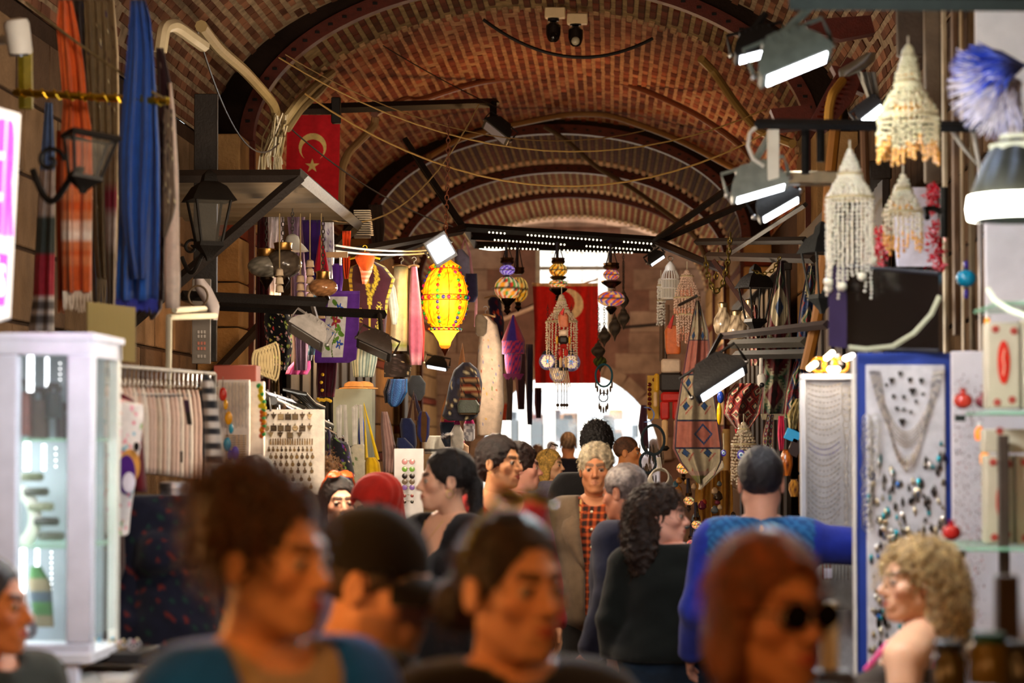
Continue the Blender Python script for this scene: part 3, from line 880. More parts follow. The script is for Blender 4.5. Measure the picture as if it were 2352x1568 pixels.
# ---- accessories in head space
def sunglasses(z=.0, y=0.0, col='120c0a', lens='1a100c', rise=0, name='sunglasses', wide=.031, tube=.0022):
    def f(t, TH, TB):
        g = G(); Rr = rotm('X', rise); 
        def T2(V): return TH(np.asarray(V) @ Rr.T + (0, y, z))
        for sx in (-1, 1):
            a = np.linspace(0, 2 * PI, 19); ring = np.stack([sx * wide + .026 * np.cos(a), -.1 + .012 * np.abs(np.cos(a) * (np.cos(a) * sx > 0)), .021 * np.sin(a)], 1)
            g.tube(T2(ring), tube, col, 6, False)
            v = [(sx * wide + .025 * math.cos(q) * rr, -.1 - .004 * (1 - rr), .02 * math.sin(q) * rr) for rr in (.02, .5, 1) for q in a[:-1]]
            n = 18; fs = [(i * n + j, i * n + (j + 1) % n, (i + 1) * n + (j + 1) % n, (i + 1) * n + j) for i in range(2) for j in range(n)]
            g.add(T2(np.array(v)), fs, lens)
            g.add(T2(np.array(v) + (0, .002, 0)), [q[::-1] for q in fs], lens)
            g.tube(T2(np.array([(sx * .056, -.092, .005), (sx * .077, -.04, .004), (sx * .08, .02, 0), (sx * .078, .04, -.018)])), tube, col, 6)
        g.tube(T2(np.array([(-.01, -.101, .004), (0, -.103, .007), (.01, -.101, .004)])), tube, col, 6)
        part(name, g, M('gloss'), t, angle=None)
    return f
def cap_acc(t, TH, TB):
    def fn(q):
        d = ell(q, (0, .02, .045), (.088, .108, .094)); d = smax(d, .022 - .12 * (q[:, 1] + .05) * 0 - q[:, 2], .006)
        d = np.maximum(d, -ell(q, (0, .02, .035), (.081, .1, .088))); return d
    V, f = surfnet(fn, (-.11, -.12, .0), (.11, .16, .16), .006)
    g = G(); g.add(TH(V), f, '16120e')
    n = 13; pts = np.zeros((8, n, 3))
    for i in range(8):
        for j in range(n):
            a = PI * j / (n - 1); u = i / 7
            pts[i, j] = (-.082 * math.cos(a) * (1 - .08 * u), -.055 - .02 * math.sin(a) - .085 * u * math.sin(a) ** .6, .03 - .018 * u - .016 * math.cos(a) ** 2 * (1 + u))
    g2 = G(); g2.sheet(TH(pts.reshape(-1, 3)).reshape(8, n, 3), (0, 0, .004), '14100d')
    cp = part('cap', g, M('cloth'), t, angle=None); part('brim', g2, M('cloth'), cp, angle=None)
    g = G(); g.ball(TH(np.array([(0, .02, .142)]))[0], .007, '16120e'); part('button', g, M('cloth'), cp, angle=None)
def earring(r=.012, side=1, z=-.05):
    def f(t, TH, TB):
        g = G(); a = np.linspace(0, 2 * PI, 17); g.tube(TH(np.stack([0 * a + side * .082, .008 + r * np.cos(a), z + r * np.sin(a)], 1)), .0022, 'd8b878', 6, False)
        part('earring', g, M('metal'), t)
    return f
def multi(*fs):
    def f(t, TH, TB):
        for q in fs: q(t, TH, TB)
    return f
SK1, SK2, SK3 = 'd0946a', 'b97c55', 'c99673'
def plaid(x, y, z):
    a = (math.sin(x * 180) > .45) + (math.sin(z * 170) > .45); b = math.sin(x * 90 + 1) > .8
    return 'c25a24' if a == 2 else '8c3a1a' if a == 1 else ('c8a060' if b else '2a1a14')
def streak(col2, f=60, th=.3):
    def h(V, cc):
        w = np.clip((np.sin(V[:, 0] * f + 4 * np.sin(V[:, 2] * 14)) - th) * 1.4, 0, 1)[:, None] * .8
        return cc * (1 - w) + C(col2) * w
    return h
# foreground row
person('woman at the left front, brown curly hair pinned up, blue jacket over a beige top', 620, 1285, 3.85, 60, SK1, True, 'updo', '341e0f', byaw=40, tilt=2,
       top=dict(name='jacket', col='0e58b8', open_w=.03, infl=.035, z0=.8), vs=.15, shirt='a08c74', st=(800, .075, .0011, .006, .75, '56321a'), hs=1.0)
def capman(t, TH, TB):
    cap_acc(t, TH, TB); sunglasses(col='3a2a1c', lens='6a5038', name='glasses', tube=.0015)(t, TH, TB)
person('man in a black baseball cap and dark jacket, turned away to the right, glasses', 850, 1335, 4.75, 74, SK1, False, 'crop', '3a2a1e', byaw=110, tilt=9,
       top=dict(name='jacket', col='1a1512', infl=.03), extra=capman, hs=1.12, beard=True)
person('woman with yellow-green framed sunglasses pushed up on dark hair in a bun, centre front', 1180, 1352, 4.2, 38, SK1, True, 'bun', '2c1a10', byaw=20,
       top=dict(name='jacket', col='14100e', infl=.03), st=(350, .05, .0010, .004, .5, '3c2414'), extra=sunglasses(.07, .02, '8a8a2a', '4a3820', -55, tube=.004), hs=1.05)
person('woman in dark sunglasses with a chin-length auburn bob at the right front', 1772, 1408, 3.8, 34, SK2, True, 'bob', '6c3616', byaw=30,
       top=dict(name='jacket', col='1a0e0a', infl=.03), st=(420, .11, .0011, .003, .12, '7a4020'), extra=sunglasses(.002, -.004, '0c0706', '0c0706'), hs=.99)
person('person cut by the left edge, face in profile before the glass case', -22, 1392, 5.6, 78, 'c58c6c', True, 'bun', '1a1210', byaw=60,
       top=dict(name='coat', col='142018', infl=.03), hs=.95)
person('woman with long curly blonde hair, bare shoulder and pink strap, looking left', 2098, 1335, 6.7, -72, 'd8a684', True, 'curly', '96784c', byaw=-110,
       top=dict(name='top', col='3a3028', infl=.02, neck='halter', sleeve=0), st=(1100, .17, .0016, .012, .35, 'b89a64'), hs=.92,
       extra=lambda t, TH, TB: part('strap', G().tube(TB(np.array([(.12, .09, 1.3), (.115, .07, 1.4), (.105, .02, 1.462), (.1, -.05, 1.43), (.1, -.11, 1.34)])), .008, 'f05a9a', 6), M('cloth'), t, label='bright pink strap'))
# middle distance, left
person('person with dark grey-streaked hair seen from behind at the left, below the necklace boards', 592, 1120, 9.7, 168, SK2, True, 'shortwoman', '2e241e', top=dict(name='coat', col='2c2422', infl=.035), hcfn=streak('7a6a5c'), st=(120, .06, .001, .003, .15))
person('woman with light hair and a mauve hooded jacket, seen from behind', 676, 1190, 8.9, 150, SK2, True, 'bob', '8a6a4a', top=dict(name='jacket', col='6e5a6c', infl=.045), hcfn=streak('d0b088'), st=(150, .08, .001, .003, .15), tilt=10)
person('woman whose brown hair is piled in a messy top knot, behind the smiling woman', 742, 1140, 12.6, 175, SK2, True, 'messybun', '6c4a2c', top=dict(name='coat', col='2c2220', infl=.035), st=(400, .09, .0016, .008, .8, '8a6238'))
person('smiling woman with dark bobbed hair and orange sunglasses on her head', 778, 1158, 11.2, 22, 'd6a082', True, 'bob', '1a100e', top=dict(name='coat', col='2a1a2c', infl=.03),
       extra=sunglasses(.062, .02, 'b84a1c', 'a8431a', -50, tube=.004), st=(120, .06, .001, .003, .15), tilt=-3)
def hijab(t, TH, TB):
    def fn(q):
        z = np.abs(q[:, 0:1]); s = q.copy(); s[:, 0] = np.abs(s[:, 0])
        d = ell(q, (0, .025, .035), (.098, .12, .105)); d = smin(d, ell(q, (0, .03, -.09), (.085, .1, .1)), .05)
        d = smin(d, ell(q, (0, .02, -.2), (.15, .11, .08)), .06)
        d = smax(d, -ell(s, (0, -.12, -.02), (.058, .08, .09)), .012)
        return d + .0022 * np.sin(q[:, 2] * 60 + 110 * q[:, 0] - 90 * q[:, 1])
    V, f = surfnet(fn, (-.19, -.16, -.32), (.19, .2, .18), .007)
    part('headscarf', G().add(TH(V), f, 'c0281c'), M('cloth'), t, angle=None)
person('woman in a bright red headscarf bending forward', 872, 1156, 10.3, -52, 'd09a78', True, None, '1a100e', byaw=-20, top=dict(name='coat', col='1c1412', infl=.035), tilt=16, extra=hijab, hs=1.0)
def necklace(t, TH, TB):
    part('necklace', G().tube(TB(np.array([(-.05, -.06, 1.47), (-.03, -.105, 1.41), (0, -.12, 1.36), (.03, -.105, 1.41), (.05, -.06, 1.47)])), .0015, 'd0a860', 5), M('metal'), t)
person('dark-haired woman in profile facing left, hoop earring, black v-neck cardigan', 1022, 1103, 9.6, -78, 'dca88a', True, 'pony', '140e0e', byaw=-40, top=dict(name='cardigan', col='120f12', neck='v', infl=.028, open_w=.01), vs=.15,
       extra=multi(earring(.014, 1, -.052), necklace, sunglasses(.085, .04, '3a2a1c', '2a1c14', -70, tube=.002)), st=(500, .06, .0012, .003, .12))
person('short-haired woman in a red long-sleeved top looking right, near the archway', 1150, 1062, 11.2, 62, 'd09468', True, 'shortwoman', '22120e', byaw=18, top=dict(name='top', col='9c1c1a', neck='wide', infl=.024), extra=earring(.006, -1, -.045), fat=1.12, st=(150, .045, .001, .004, .3))
person('man in a black leather jacket behind the woman in red', 1196, 1074, 12.6, 95, 'd89a84', False, 'short', '2a1814', byaw=110, top=dict(name='jacket', col='1c1c1e', infl=.04, mat='leather'))
person('blonde woman in a lilac-grey denim jacket facing right, middle of the crowd', 1266, 1068, 19.5, 70, 'e0b08c', True, 'longstraight', 'c8a050', byaw=120, top=dict(name='jacket', col='7a7890', infl=.04),
       extra=sunglasses(.08, .02, '2a2420', '2a2420', -60), st=(150, .12, .0016, .003, .06, 'd8b468'))
person('grey-cropped man from behind in a navy jacket, nearest the bright doorway', 1305, 1021, 24.5, 180, 'd8a080', False, 'crop', 'a89484', top=dict(name='jacket', col='1c2034', infl=.04))
person('tall man with spiky black hair and black coat, back to us, behind the grey-haired man', 1372, 1028, 13.6, 172, 'c08a66', False, 'spiky', '100c0c', top=dict(name='coat', col='141214', infl=.045), st=(300, .035, .0014, .001, .9, '1a1412'))
def lapels(t, TH, TB):
    for sx in (-1, 1):
        g = G(); pts = []
        for i in range(9):
            z = 1.46 - i * .042; x0 = .045 + .0 * i; wv = [.02, .055, .085, .095, .085, .07, .052, .034, .012][i]
            xe = .03 + max(z - 1.1, 0) * .13
            y = -.155 + .1 * max(0, (z - 1.32) / .14)
            pts.append([(sx * xe, y, z), (sx * (xe + wv * .5), y - .006, z), (sx * (xe + wv), y + .012, z - .01)])
        pts = np.array(pts); g.sheet(TB(pts.reshape(-1, 3)).reshape(pts.shape), (0, .006, 0), '6e5a46'); part('lapel', g, M('cloth'), t, angle=None)
    for z in (1.42, 1.33, 1.24, 1.15): part('button', G().ball(TB(np.array([(0, -.15, z)]))[0], .007, 'e8e0c8'), M('gloss'), t)
    for z in (1.08, .98): part('button', G().ball(TB(np.array([(.045, -.165, z)]))[0], .011, '4a3c30'), M('gloss'), t)
person('grey-haired man facing the camera in a brown tweed jacket over an orange plaid shirt', 1369, 1078, 12.0, -3, 'c08058', False, 'short', 'b0a084', byaw=-8, top=dict(name='jacket', col='6a5845', infl=.036, open_w=.02, z0=.72), shirt=plaid, vs=.13, bottom=('1a1614',),
       extra=lapels, brow='6a5240', st=(260, .03, .0013, .003, .5, 'cfc0a0'), w=1.04, fat=1.1, hcfn=streak('c8bc9c', 30, .3))
person('bald man in a black leather jacket facing right, beside the doorway', 1443, 1040, 18.6, 78, 'c8824e', False, 'bald', '5a3a28', byaw=60, top=dict(name='jacket', col='1a1614', infl=.04, mat='leather'))
person('older man with thin grey hair and navy suit jacket, turned away beside the plaid shirt', 1436, 1130, 10.95, -125, 'bd7c60', False, 'fade', '6e6260', byaw=-112, top=dict(name='jacket', col='23263c', infl=.042, z0=.74), bottom=('15151a',), hcfn=streak('b4aaa6'), tilt=6, fat=1.05)
person('woman with long dark curly hair in a black sweater and blue jeans, looking right', 1520, 1184, 10.2, 86, 'e0a690', True, 'curly', '22140e', byaw=168, top=dict(name='sweater', col='0f1412', infl=.03, z0=.92), bottom=('24384e',),
       st=(900, .17, .0018, .011, .22, '3c2416'), fat=1.28, w=1.12, hs=1.02, bodyoff=(.03, .02))
def yoke(x, y, z):
    if y > -.02 and z > 1.33 and abs(x) < .2: return '2e6ca4' if (math.sin(x * 150) > 0) != (math.sin(z * 150) > 0) else '1e4c80'
    return '2233a0'
person('man in a cobalt blue shirt seen from behind, right arm reaching out', 1748, 1108, 9.3, 176, 'd49a80', False, 'fade', '201c20', top=dict(name='shirt', col=yoke, infl=.03), bottom=('2a3c5c',), w=1.06,
       arms=(((-.40, -.06, 1.37), (-.53, -.16, 1.33)), ((.24, .02, 1.12), (.27, -.14, .94))), hs=1.06)
for a in ((1236, 1042, 33, 160, 'c23a36', 'red-clad passer-by in the sunlight of the doorway'), (1268, 1030, 42, 30, 'e8e0dc', 'white-clad passer-by standing outside the archway'), (1500, 1024, 41, 200, 'd8d0d0', 'pale-clad passer-by at the right edge of the archway')):
    person(a[5], a[0], a[1], a[2], a[3], 'e0b090', True, 'bob', '6a4a30', top=dict(name='shirt', col=a[4], infl=.03))
# shop dummy in a dark flowered dress
def flo(x, y, z):
    h = math.sin(x * 71 + 3 * math.sin(z * 31)) * math.sin(z * 63 + 2 * math.sin(x * 37 + y * 20))
    return '64201a' if h > .8 else '183a30' if h < -.88 else '121426'
def dummy():
    p = P(402, 1110, 8.75); base = np.array((p[0], p[1], 0)); t = thing('mannequin', 'shop dummy with a chrome neck wearing a dark red-flowered dress', 'mannequin', base)
    def TB(V): return V @ rotm('Z', 25).T * (1.0, 1.0, p[2] / 1.50) + base
    k = dict(w=.9, fat=.95, fem=True); arms = (((-.2, .03, 1.15), (-.2, -.02, 1.0)), ((.2, .03, 1.15), (.2, -.02, 1.0)))
    def fn(q):
        b, a, l = body_sdf(q, k, arms); sk = cone(q, (0, 0, 1.0), (0, 0, .5), .15, .2)
        r = smin(smin(b, a, .03) - .02, sk, .05) + wob(q, .006, 20); return smax(smax(r, .5 - q[:, 2], .01), q[:, 2] - 1.46, .01)
    V, f = surfnet(fn, (-.34, -.3, .45), (.34, .3, 1.56), .016)
    part('dress', G().add(TB(V), f, np.array([C(flo(*q)) for q in V])), M('cloth'), t, angle=None)
    g = G(); g.lathe(TB(np.array([(0, .01, 1.42)]))[0], [(.05, 0), (.052, .06), (.056, .063), (.056, .085), (.03, .09)], 'c8c8cc', 24); part('neck_cap', g, M('metal'), t)
    g = G(); g.tube([base + (0, 0, .02), base + (0, 0, 1.0)], .018, '888888'); g.lathe(base, [(.17, 0), (.17, .02), (.02, .04)], '777777', 24); part('stand', g, M('metal'), t)
dummy()

# ================================================================ kit of goods
def cl(name, label, cat, rows, d, col, group=None, mat='cloth', **k):
    g = G(); drape(g, rows, d, col, **k); return solo(name, g, M(mat), label, cat, group, angle=None)
def stripes(cols, n, ax=1):
    def f(u, v): return cols[int((v if ax else u) * n * .9999) % len(cols)]
    return f
def bands(lst):
    def f(u, v):
        for t, c in lst:
            if v <= t: return c
        return lst[-1][1]
    return f
def floral(base, cols, n=30, r=.05, seed=1, asp=1.0):
    rs = np.random.default_rng(seed); pts = rs.uniform(0, 1, (n, 2)); rr = r * rs.uniform(.4, 1.2, n); ci = rs.integers(0, len(cols), n)
    def f(u, v):
        dx = u - pts[:, 0]; dy = (v - pts[:, 1]) * asp
        dd = np.hypot(dx, dy); an = np.arctan2(dy, dx); k = np.argmin(dd - rr)
        if dd[k] < rr[k] * (.75 + .3 * math.cos(5 * an[k])): return 'f0e0b0' if dd[k] < rr[k] * .25 else cols[ci[k]]
        return base
    return f
def kilim(pal, nx=2, ny=4, border=.1):
    def f(u, v):
        e = min(u, 1 - u); 
        if e < border * .35: return pal[0]
        if e < border: return pal[1] if (int(v * ny * 7) + int(e * 60)) % 2 else pal[2 % len(pal)]
        a = abs((u * nx) % 1 - .5) + abs((v * ny) % 1 - .5)
        a = round(a * 9) / 9 + .03 * (int(v * ny * 24) % 2)
        return pal[(int(a * 7) + int(v * ny)) % len(pal)]
    return f
def hanger(t, cx, y, w, d, col='c8a070', hook=16, name='hanger', mat='wood'):
    s = d / F; g = G(); a = P(cx - w / 2, y + w * .12, d); b = P(cx + w / 2, y + w * .12, d); c = P(cx, y, d)
    g.tube([a, a * .45 + c * .55, c, b * .45 + c * .55, b], .008, col, 6)
    th = np.linspace(-PI / 2, PI * .9, 9); hk = np.stack([np.cos(th) * 5 * s, 0 * th, np.sin(th) * 5 * s], 1) + c + (0, 0, (hook - 2) * s)
    g.tube(np.concatenate([[c], hk]), .003, col if mat != 'wood' else 'a0a0a0', 5)
    part(name, g, M(mat), t)
def garm(name, label, cat, rows, d, thick, col, hang_=None, group=None, mat='cloth', sleeves=None, nf=6, fa=.1, nr=16, hcol='c8a070', m=36):
    """a garment hanging from a hanger: rows of (py,xl,xr)"""
    y0 = rows[0][0]; cx = (rows[0][1] + rows[0][2]) / 2
    t = thing(name, label, cat, P((rows[-1][1] + rows[-1][2]) / 2, rows[-1][0], d), group)
    g = G(); hang(g, rows, d, thick, col, nf=nf, fa=fa, nr=nr, m=m); part('fabric', g, M(mat), t, angle=None)
    for sl in (sleeves or []):
        g = G(); hang(g, sl, d, thick * .8, col, nf=3, fa=.08, nr=8, m=16); part('sleeve', g, M(mat), t, angle=None)
    if hang_: hanger(t, cx, y0 - 3, hang_, d, hcol)
    return t
def flood(label, px, py, d, w, pitch, roll, yaw=0, col='1a1614', lit=12, lcol='f4f8ff', arm=None, hh=.75, group=None, watts=0):
    c = P(px, py, d); Rr = rotm('Z', yaw) @ rotm('Y', -roll) @ rotm('X', pitch)
    t = thing('floodlight', label, 'floodlight', c, group); h = w * hh
    def T(v): return np.asarray(v) @ Rr.T + c
    g = G(); rs = []
    D_ = w * .42
    for (y, kx, kz) in ((-.028, 1, 1), (-.008, 1.02, 1.02), (D_ * .35, .86, .8), (D_, .42, .4)):
        rs.append(T([(-w / 2 * kx, y, -h / 2 * kz), (w / 2 * kx, y, -h / 2 * kz), (w / 2 * kx, y, h / 2 * kz), (-w / 2 * kx, y, h / 2 * kz)]))
    g.rings([r[::-1] for r in rs], col)
    hs_ = part('housing', g, M('iron'), t)
    g = G()
    g.box(c + Rr @ (0, -.03, 0), (w * .84, .006, h * .74), lcol, R=Rr, bev=.001); part('lens', g, M('emit', lit) if lit else M('gloss'), t, label=None)
    for k in range(6):
        g = G(); g.box(c + Rr @ ((k - 2.5) * w * .12, D_ * .55, 0), (.004, D_ * .7, h * .6), col, R=Rr, bev=.0008); part('cooling_fin', g, M('iron'), hs_)
    g = G(); a = w * .56
    g.tube(T([(-a, 0, 0), (-a, .03, h * .15), (-a, D_ * .9, h * .1), (a, D_ * .9, h * .1), (a, .03, h * .15), (a, 0, 0)]), .007, col, 4); br_ = part('bracket', g, M('iron'), t)
    for sx in (-1, 1):
        g = G(); g.ball(c + Rr @ (sx * a, 0, 0), .012, 'b0b0b0', 8, 6); part('bolt', g, M('metal'), br_)
    if arm is not None:
        g = G(); g.tube([c + Rr @ (0, D_ * .9, h * .1), np.array(arm)], .014, col, 4); part('arm', g, M('iron'), t)
    if watts:
        l = lamp(*(c + Rr @ (0, -.06, 0)), watts, COOL, kind='AREA', size=(w * .8, h * .7)); l.rotation_euler = Matrix((Rr @ rotm('X', -90)).tolist()).to_euler()
    return t
def beads(g, pts, r, col, seg=5, ring=4):
    for p in pts: g.ball(p, r, col() if callable(col) else col, seg, ring)
def chandelier(label, px, ytop, d, tiers, yb, col, r=.008, col2=None, group=None, ns=22, ball=0, name='shell_chandelier'):
    """tiers: (py, radius px); strings hang from the last rings down to yb (uneven)"""
    s = d / F; t = thing(name, label, 'chandelier', P(px, yb, d), group); rs = np.random.default_rng(int(px))
    g = G(); top = P(px, ytop, d); g.tube([top + (0, 0, 25 * s), top], .003, 'd0c8b0', 5); g.ball(top, 7 * s, col, 8, 6); part('hanging_cord', g, M('bead'), t)
    prev = (ytop, 3)
    for ti, (y, R) in enumerate(tiers):
        c = P(px, y, d); g = G(); g.ring(c, R * s, .006, 'c8b890', 24, 5, 'z'); part('hoop', g, M('bead'), t)
        g = G(); c0 = P(px, prev[0], d)
        for k in range(ns):
            a = 2 * PI * k / ns
            p0 = c0 + (math.cos(a) * prev[1] * s, math.sin(a) * prev[1] * s, 0); p1 = c + (math.cos(a) * R * s, math.sin(a) * R * s, 0)
            L = np.linalg.norm(p1 - p0); n = max(3, int(L / (r * 2.1)))
            for i in range(n):
                q = p0 + (p1 - p0) * i / n; q = q + rs.normal(0, r * .25, 3); g.ball(q, (r, r * .8, r * rs.uniform(.7, 1.1)), col, 5, 3)
        part('beadwork', g, M('bead'), t, stuff=True)
        nxt = tiers[ti + 1][0] if ti + 1 < len(tiers) else yb
        g = G()
        for k in range(ns + 6):
            a = 2 * PI * (k + .5) / (ns + 6); yl = y + (nxt - y) * (rs.uniform(.55, 1.0) if ti + 1 == len(tiers) else rs.uniform(.75, 1.1))
            n = max(3, int((yl - y) * s / (r * 2.2)))
            for i in range(n):
                q = P(px, y + (yl - y) * (i + .5) / n, d) + (math.cos(a) * R * s * .98, math.sin(a) * R * s * .98, 0) + rs.normal(0, r * .2, 3)
                cc = col2 if col2 and i > n * .6 else col
                g.ball(q, (r * .9, r * .7, r * (1.3 if col2 and i > n * .6 else .95)), cc, 5, 3)
            if ball and ti + 1 == len(tiers) and k % 4 == 0: g.ball(P(px, yl + 4, d) + (math.cos(a) * R * s, math.sin(a) * R * s, 0), ball, col, 8, 6)
        part('bead_strings', g, M('bead'), t, stuff=True)
        prev = (y, R * .8)
    return t
def chain_geo(g, pts, r, wire, col='8a7a50'):
    """links along a polyline"""
    pts = np.asarray(pts); seg = np.linalg.norm(np.diff(pts, axis=0), axis=1); s = np.concatenate([[0], np.cumsum(seg)]); n = max(2, int(s[-1] / (r * 1.5)))
    for k in range(n):
        q = [np.interp((k + e) * s[-1] / n, s, pts[:, i]) for i in range(3) for e in (.0, 1.0)]
        a, b = np.array(q[0::2]), np.array(q[1::2]); t = (b - a) / (np.linalg.norm(b - a) + 1e-9)
        side = np.cross(t, (0, 1, 0)) if k % 2 else np.array((0, 1.0, 0)); side /= np.linalg.norm(side) + 1e-9
        th = np.linspace(0, 2 * PI, 9); c = (a + b) / 2
        g.tube([c + t * math.cos(x) * r + side * math.sin(x) * r * .6 for x in th], wire, col, 4, False)
MOS = [['5a38a8', '7a58c8', 'b8a8d8', '2a1a78', '6848b8'], ['e89a18', 'e0b860', '3a2818', 'd07010', 'e8c060'], ['d05a14', 'd89848', '2a3a90', 'e0a860', 'c04010'], ['e89020', '2a8a38', 'd8b890', 'c82c18', '3a3a38']]
def mosaic(pal):
    def f(a, k):
        h = hsh(int(a * 4.5), k // 2); return '3a2a18' if k % 7 == 0 else pal[int(h * len(pal))]
    return f
def turkish(label, px, y0, d, parts_, group=None, emit=.7, tilt=0):
    """stacked mosaic lamp hanging from chains. parts_: (kind, py centre, half width px, half height px, palette)"""
    s = d / F; yb = parts_[-1][1] + parts_[-1][3]; t = thing('mosaic_lamp', label, 'lamp', P(px, yb, d), group)
    g = G(); top = P(px, y0, d); q = P(px, parts_[0][1] - parts_[0][3], d); w = parts_[0][2] * s * .8
    for a in range(3):
        e = q + (w * math.cos(a * 2.1 + .4), w * math.sin(a * 2.1 + .4), 0); g.tube([top, e], .004, '3a3028', 4)
    g.tube([P(px - 2, y0, d), P(px - 2, parts_[0][1] - parts_[0][3] + 2, d)], .012, '2a2838', 8)
    part('hanging_chain', g, M('iron'), t)
    for kind, py, hw, hh, pal in parts_:
        c = P(px, py, d); R, Hh = hw * s, hh * s; g = G()
        if kind == 'globe':
            prof = [(R * math.sin(th) * .98 + .001, -Hh * math.cos(th)) for th in np.linspace(.25, PI - .25, 15)]
            g.lathe(c, prof, mosaic(MOS[pal]), 28); part('glass_globe', g, M('emit', emit), t, angle=None)
        elif kind == 'crown':
            g.lathe(c, [(R * .6, -Hh), (R * .95, -Hh * .5), (R, 0), (R * .9, Hh * .4), (R * 1.0, Hh), (R * .5, Hh * 1.02)], '5a4026', 20, flute=.06, nfl=8); part('crown', g, M('metal'), t)
        elif kind == 'bowl':
            g.lathe(c, [(R * .25, -Hh), (R * .45, -Hh * .6), (R * .9, Hh * .1), (R * 1.0, Hh * .5), (R * .8, Hh * .8), (R * .3, Hh)], '3c2e22', 18, flute=.08, nfl=10); part('bowl', g, M('metal'), t)
        elif kind == 'finial':
            g.lathe(c, [(.002, -Hh), (R * .3, -Hh * .7), (R, -Hh * .2), (R * .6, Hh * .2), (R * .9, Hh * .6), (R * .3, Hh)], '4a3a28', 14); part('finial', g, M('metal'), t)
    return t
def metal_lantern(label, px, y0, py, hw, hh, d, group=None, pal=None):
    s = d / F; t = thing('filigree_lantern', label, 'lantern', P(px, py + hh, d), group); R, Hh = hw * s, hh * s; c = P(px, py, d)
    g = G(); chain_geo(g, [P(px, y0, d), P(px, py - hh, d)], .014, .0025, '3a3028'); part('chain', g, M('iron'), t)
    g = G(); g.lathe(c, [(.002, -Hh), (R * .12, -Hh * .85), (R * .25, -Hh * .62), (R * .8, -Hh * .3), (R, 0), (R * .85, Hh * .28), (R * .45, Hh * .5), (R * .5, Hh * .6), (R * .2, Hh * .8), (R * .08, Hh)], lambda a, k: ('6a7a30' if (k + int(a * 3)) % 2 else '2c2a22') if pal and 2 < k < 6 else ('3a322a' if (k + int(a * 5)) % 2 else '5c5042'), 18); part('body', g, M('iron'), t)
    return t
def street_lantern(label, px, py, w, h, d, mount=None, col='15110e', tip=0, roof=True, glazed=True):
    """black four-sided carriage lantern, py = centre; w,h px"""
    s = d / F; W, Hh = w * s / 2, h * s; c = P(px, py, d); t = thing('wall_lantern', label, 'lantern', c - (0, 0, Hh / 2))
    R = rotm('Z', 25) @ rotm('Y', tip)
    def T(v): return np.asarray(v) @ R.T + c
    def sq(k, z): return T([(-W * k, -W * k, z), (W * k, -W * k, z), (W * k, W * k, z), (-W * k, W * k, z)])
    g = G()
    for sx in (-1, 1):
        for sy in (-1, 1): g.tube(T([(sx * W * .5, sy * W * .5, -Hh * .3), (sx * W * .85, sy * W * .85, Hh * .2)]), W * .07, col, 4)
    g.rings([sq(.56, -Hh * .28), sq(.6, -Hh * .33), sq(.4, -Hh * .38), sq(.15, -Hh * .46), sq(.1, -Hh * .5)][::-1], col)
    part('cage', g, M('iron'), t)
    if not roof:
        g = G(); q_ = sq(.9, Hh * .2); g.tube(np.concatenate([q_, q_[:1]]), W * .13, col, 4, False); part('top_frame', g, M('iron'), t)
    g = G(); g.rings([sq(.95, Hh * .2), sq(1.1, Hh * .19), sq(.7, Hh * .36), sq(.35, Hh * .42), sq(.28, Hh * .5), sq(.06, Hh * .56)], col); part('roof', g, M('iron'), t) if roof else None
    for k in range(4 if glazed else 0):
        a = R @ rotm('Z', 90 * k); g = G()
        v = np.array([(-W * .46, -W * .48, -Hh * .29), (W * .46, -W * .48, -Hh * .29), (W * .78, -W * .82, Hh * .19), (-W * .78, -W * .82, Hh * .19)])
        v2 = v + (0, .003, 0); g.add(np.concatenate([v, v2]) @ a.T + c, [(0, 1, 2, 3), (7, 6, 5, 4), (0, 4, 5, 1), (2, 6, 7, 3)], '8a8478'); part('pane', g, M('glass', .06), t)
    if mount is not None:
        g = G(); m = np.array(mount); b = T([(0, 0, -Hh * .5)])[0]; th = np.linspace(0, 1, 14)[:, None]
        arc = m + (b - m) * th; arc[:, 2] -= (np.sin(th * PI * 1.5) * .08)[:, 0]; g.tube(arc, .012, col, 8)
        sp = np.array([m + ((b - m) * .35) + (np.cos(x) * .05 * (1 - x / 9), 0, .06 + np.sin(x) * .05 * (1 - x / 9)) for x in np.linspace(0, 8, 22)]); g.tube(sp, .009, col, 6)
        part('scroll_bracket', g, M('iron'), t)
    return t
def bag(label, rows, d, thick, col, strap=None, scol=None, name='bag', cat='bag', pocket=None, mat='cloth', group=None, pcol=None):
    t = thing(name, label, cat, P((rows[-1][1] + rows[-1][2]) / 2, rows[-1][0], d), group)
    g = G(); hang(g, rows, d, thick, col, nf=2, fa=.04, nr=24, m=40, sq=3.2); part('body', g, M(mat), t, angle=None)
    if pocket:
        g = G(); hang(g, pocket, d - thick * .5, thick * .35, pcol or col, nf=2, fa=.02, nr=14, m=28, sq=4); part('pocket', g, M(mat), t, angle=None)
    for st in (strap or []):
        g = G(); g.tube([P(*q, d) if len(q) == 2 else P(*q) for q in st], .012, scol or col if not callable(scol or col) else '2a2430', 6); part('strap', g, M(mat), t)
    return t
def box_px(name, label, cat, x0, y0, x1, y1, d, depth, col, mat='plain', group=None):
    g = G(); a, b = P(x0, y0, d), P(x1, y1, d); g.box(((a[0] + b[0]) / 2, d + depth / 2, (a[2] + b[2]) / 2), (abs(b[0] - a[0]), depth, abs(a[2] - b[2])), col, bev=.004)
    return solo(name, g, M(mat), label, cat, group)

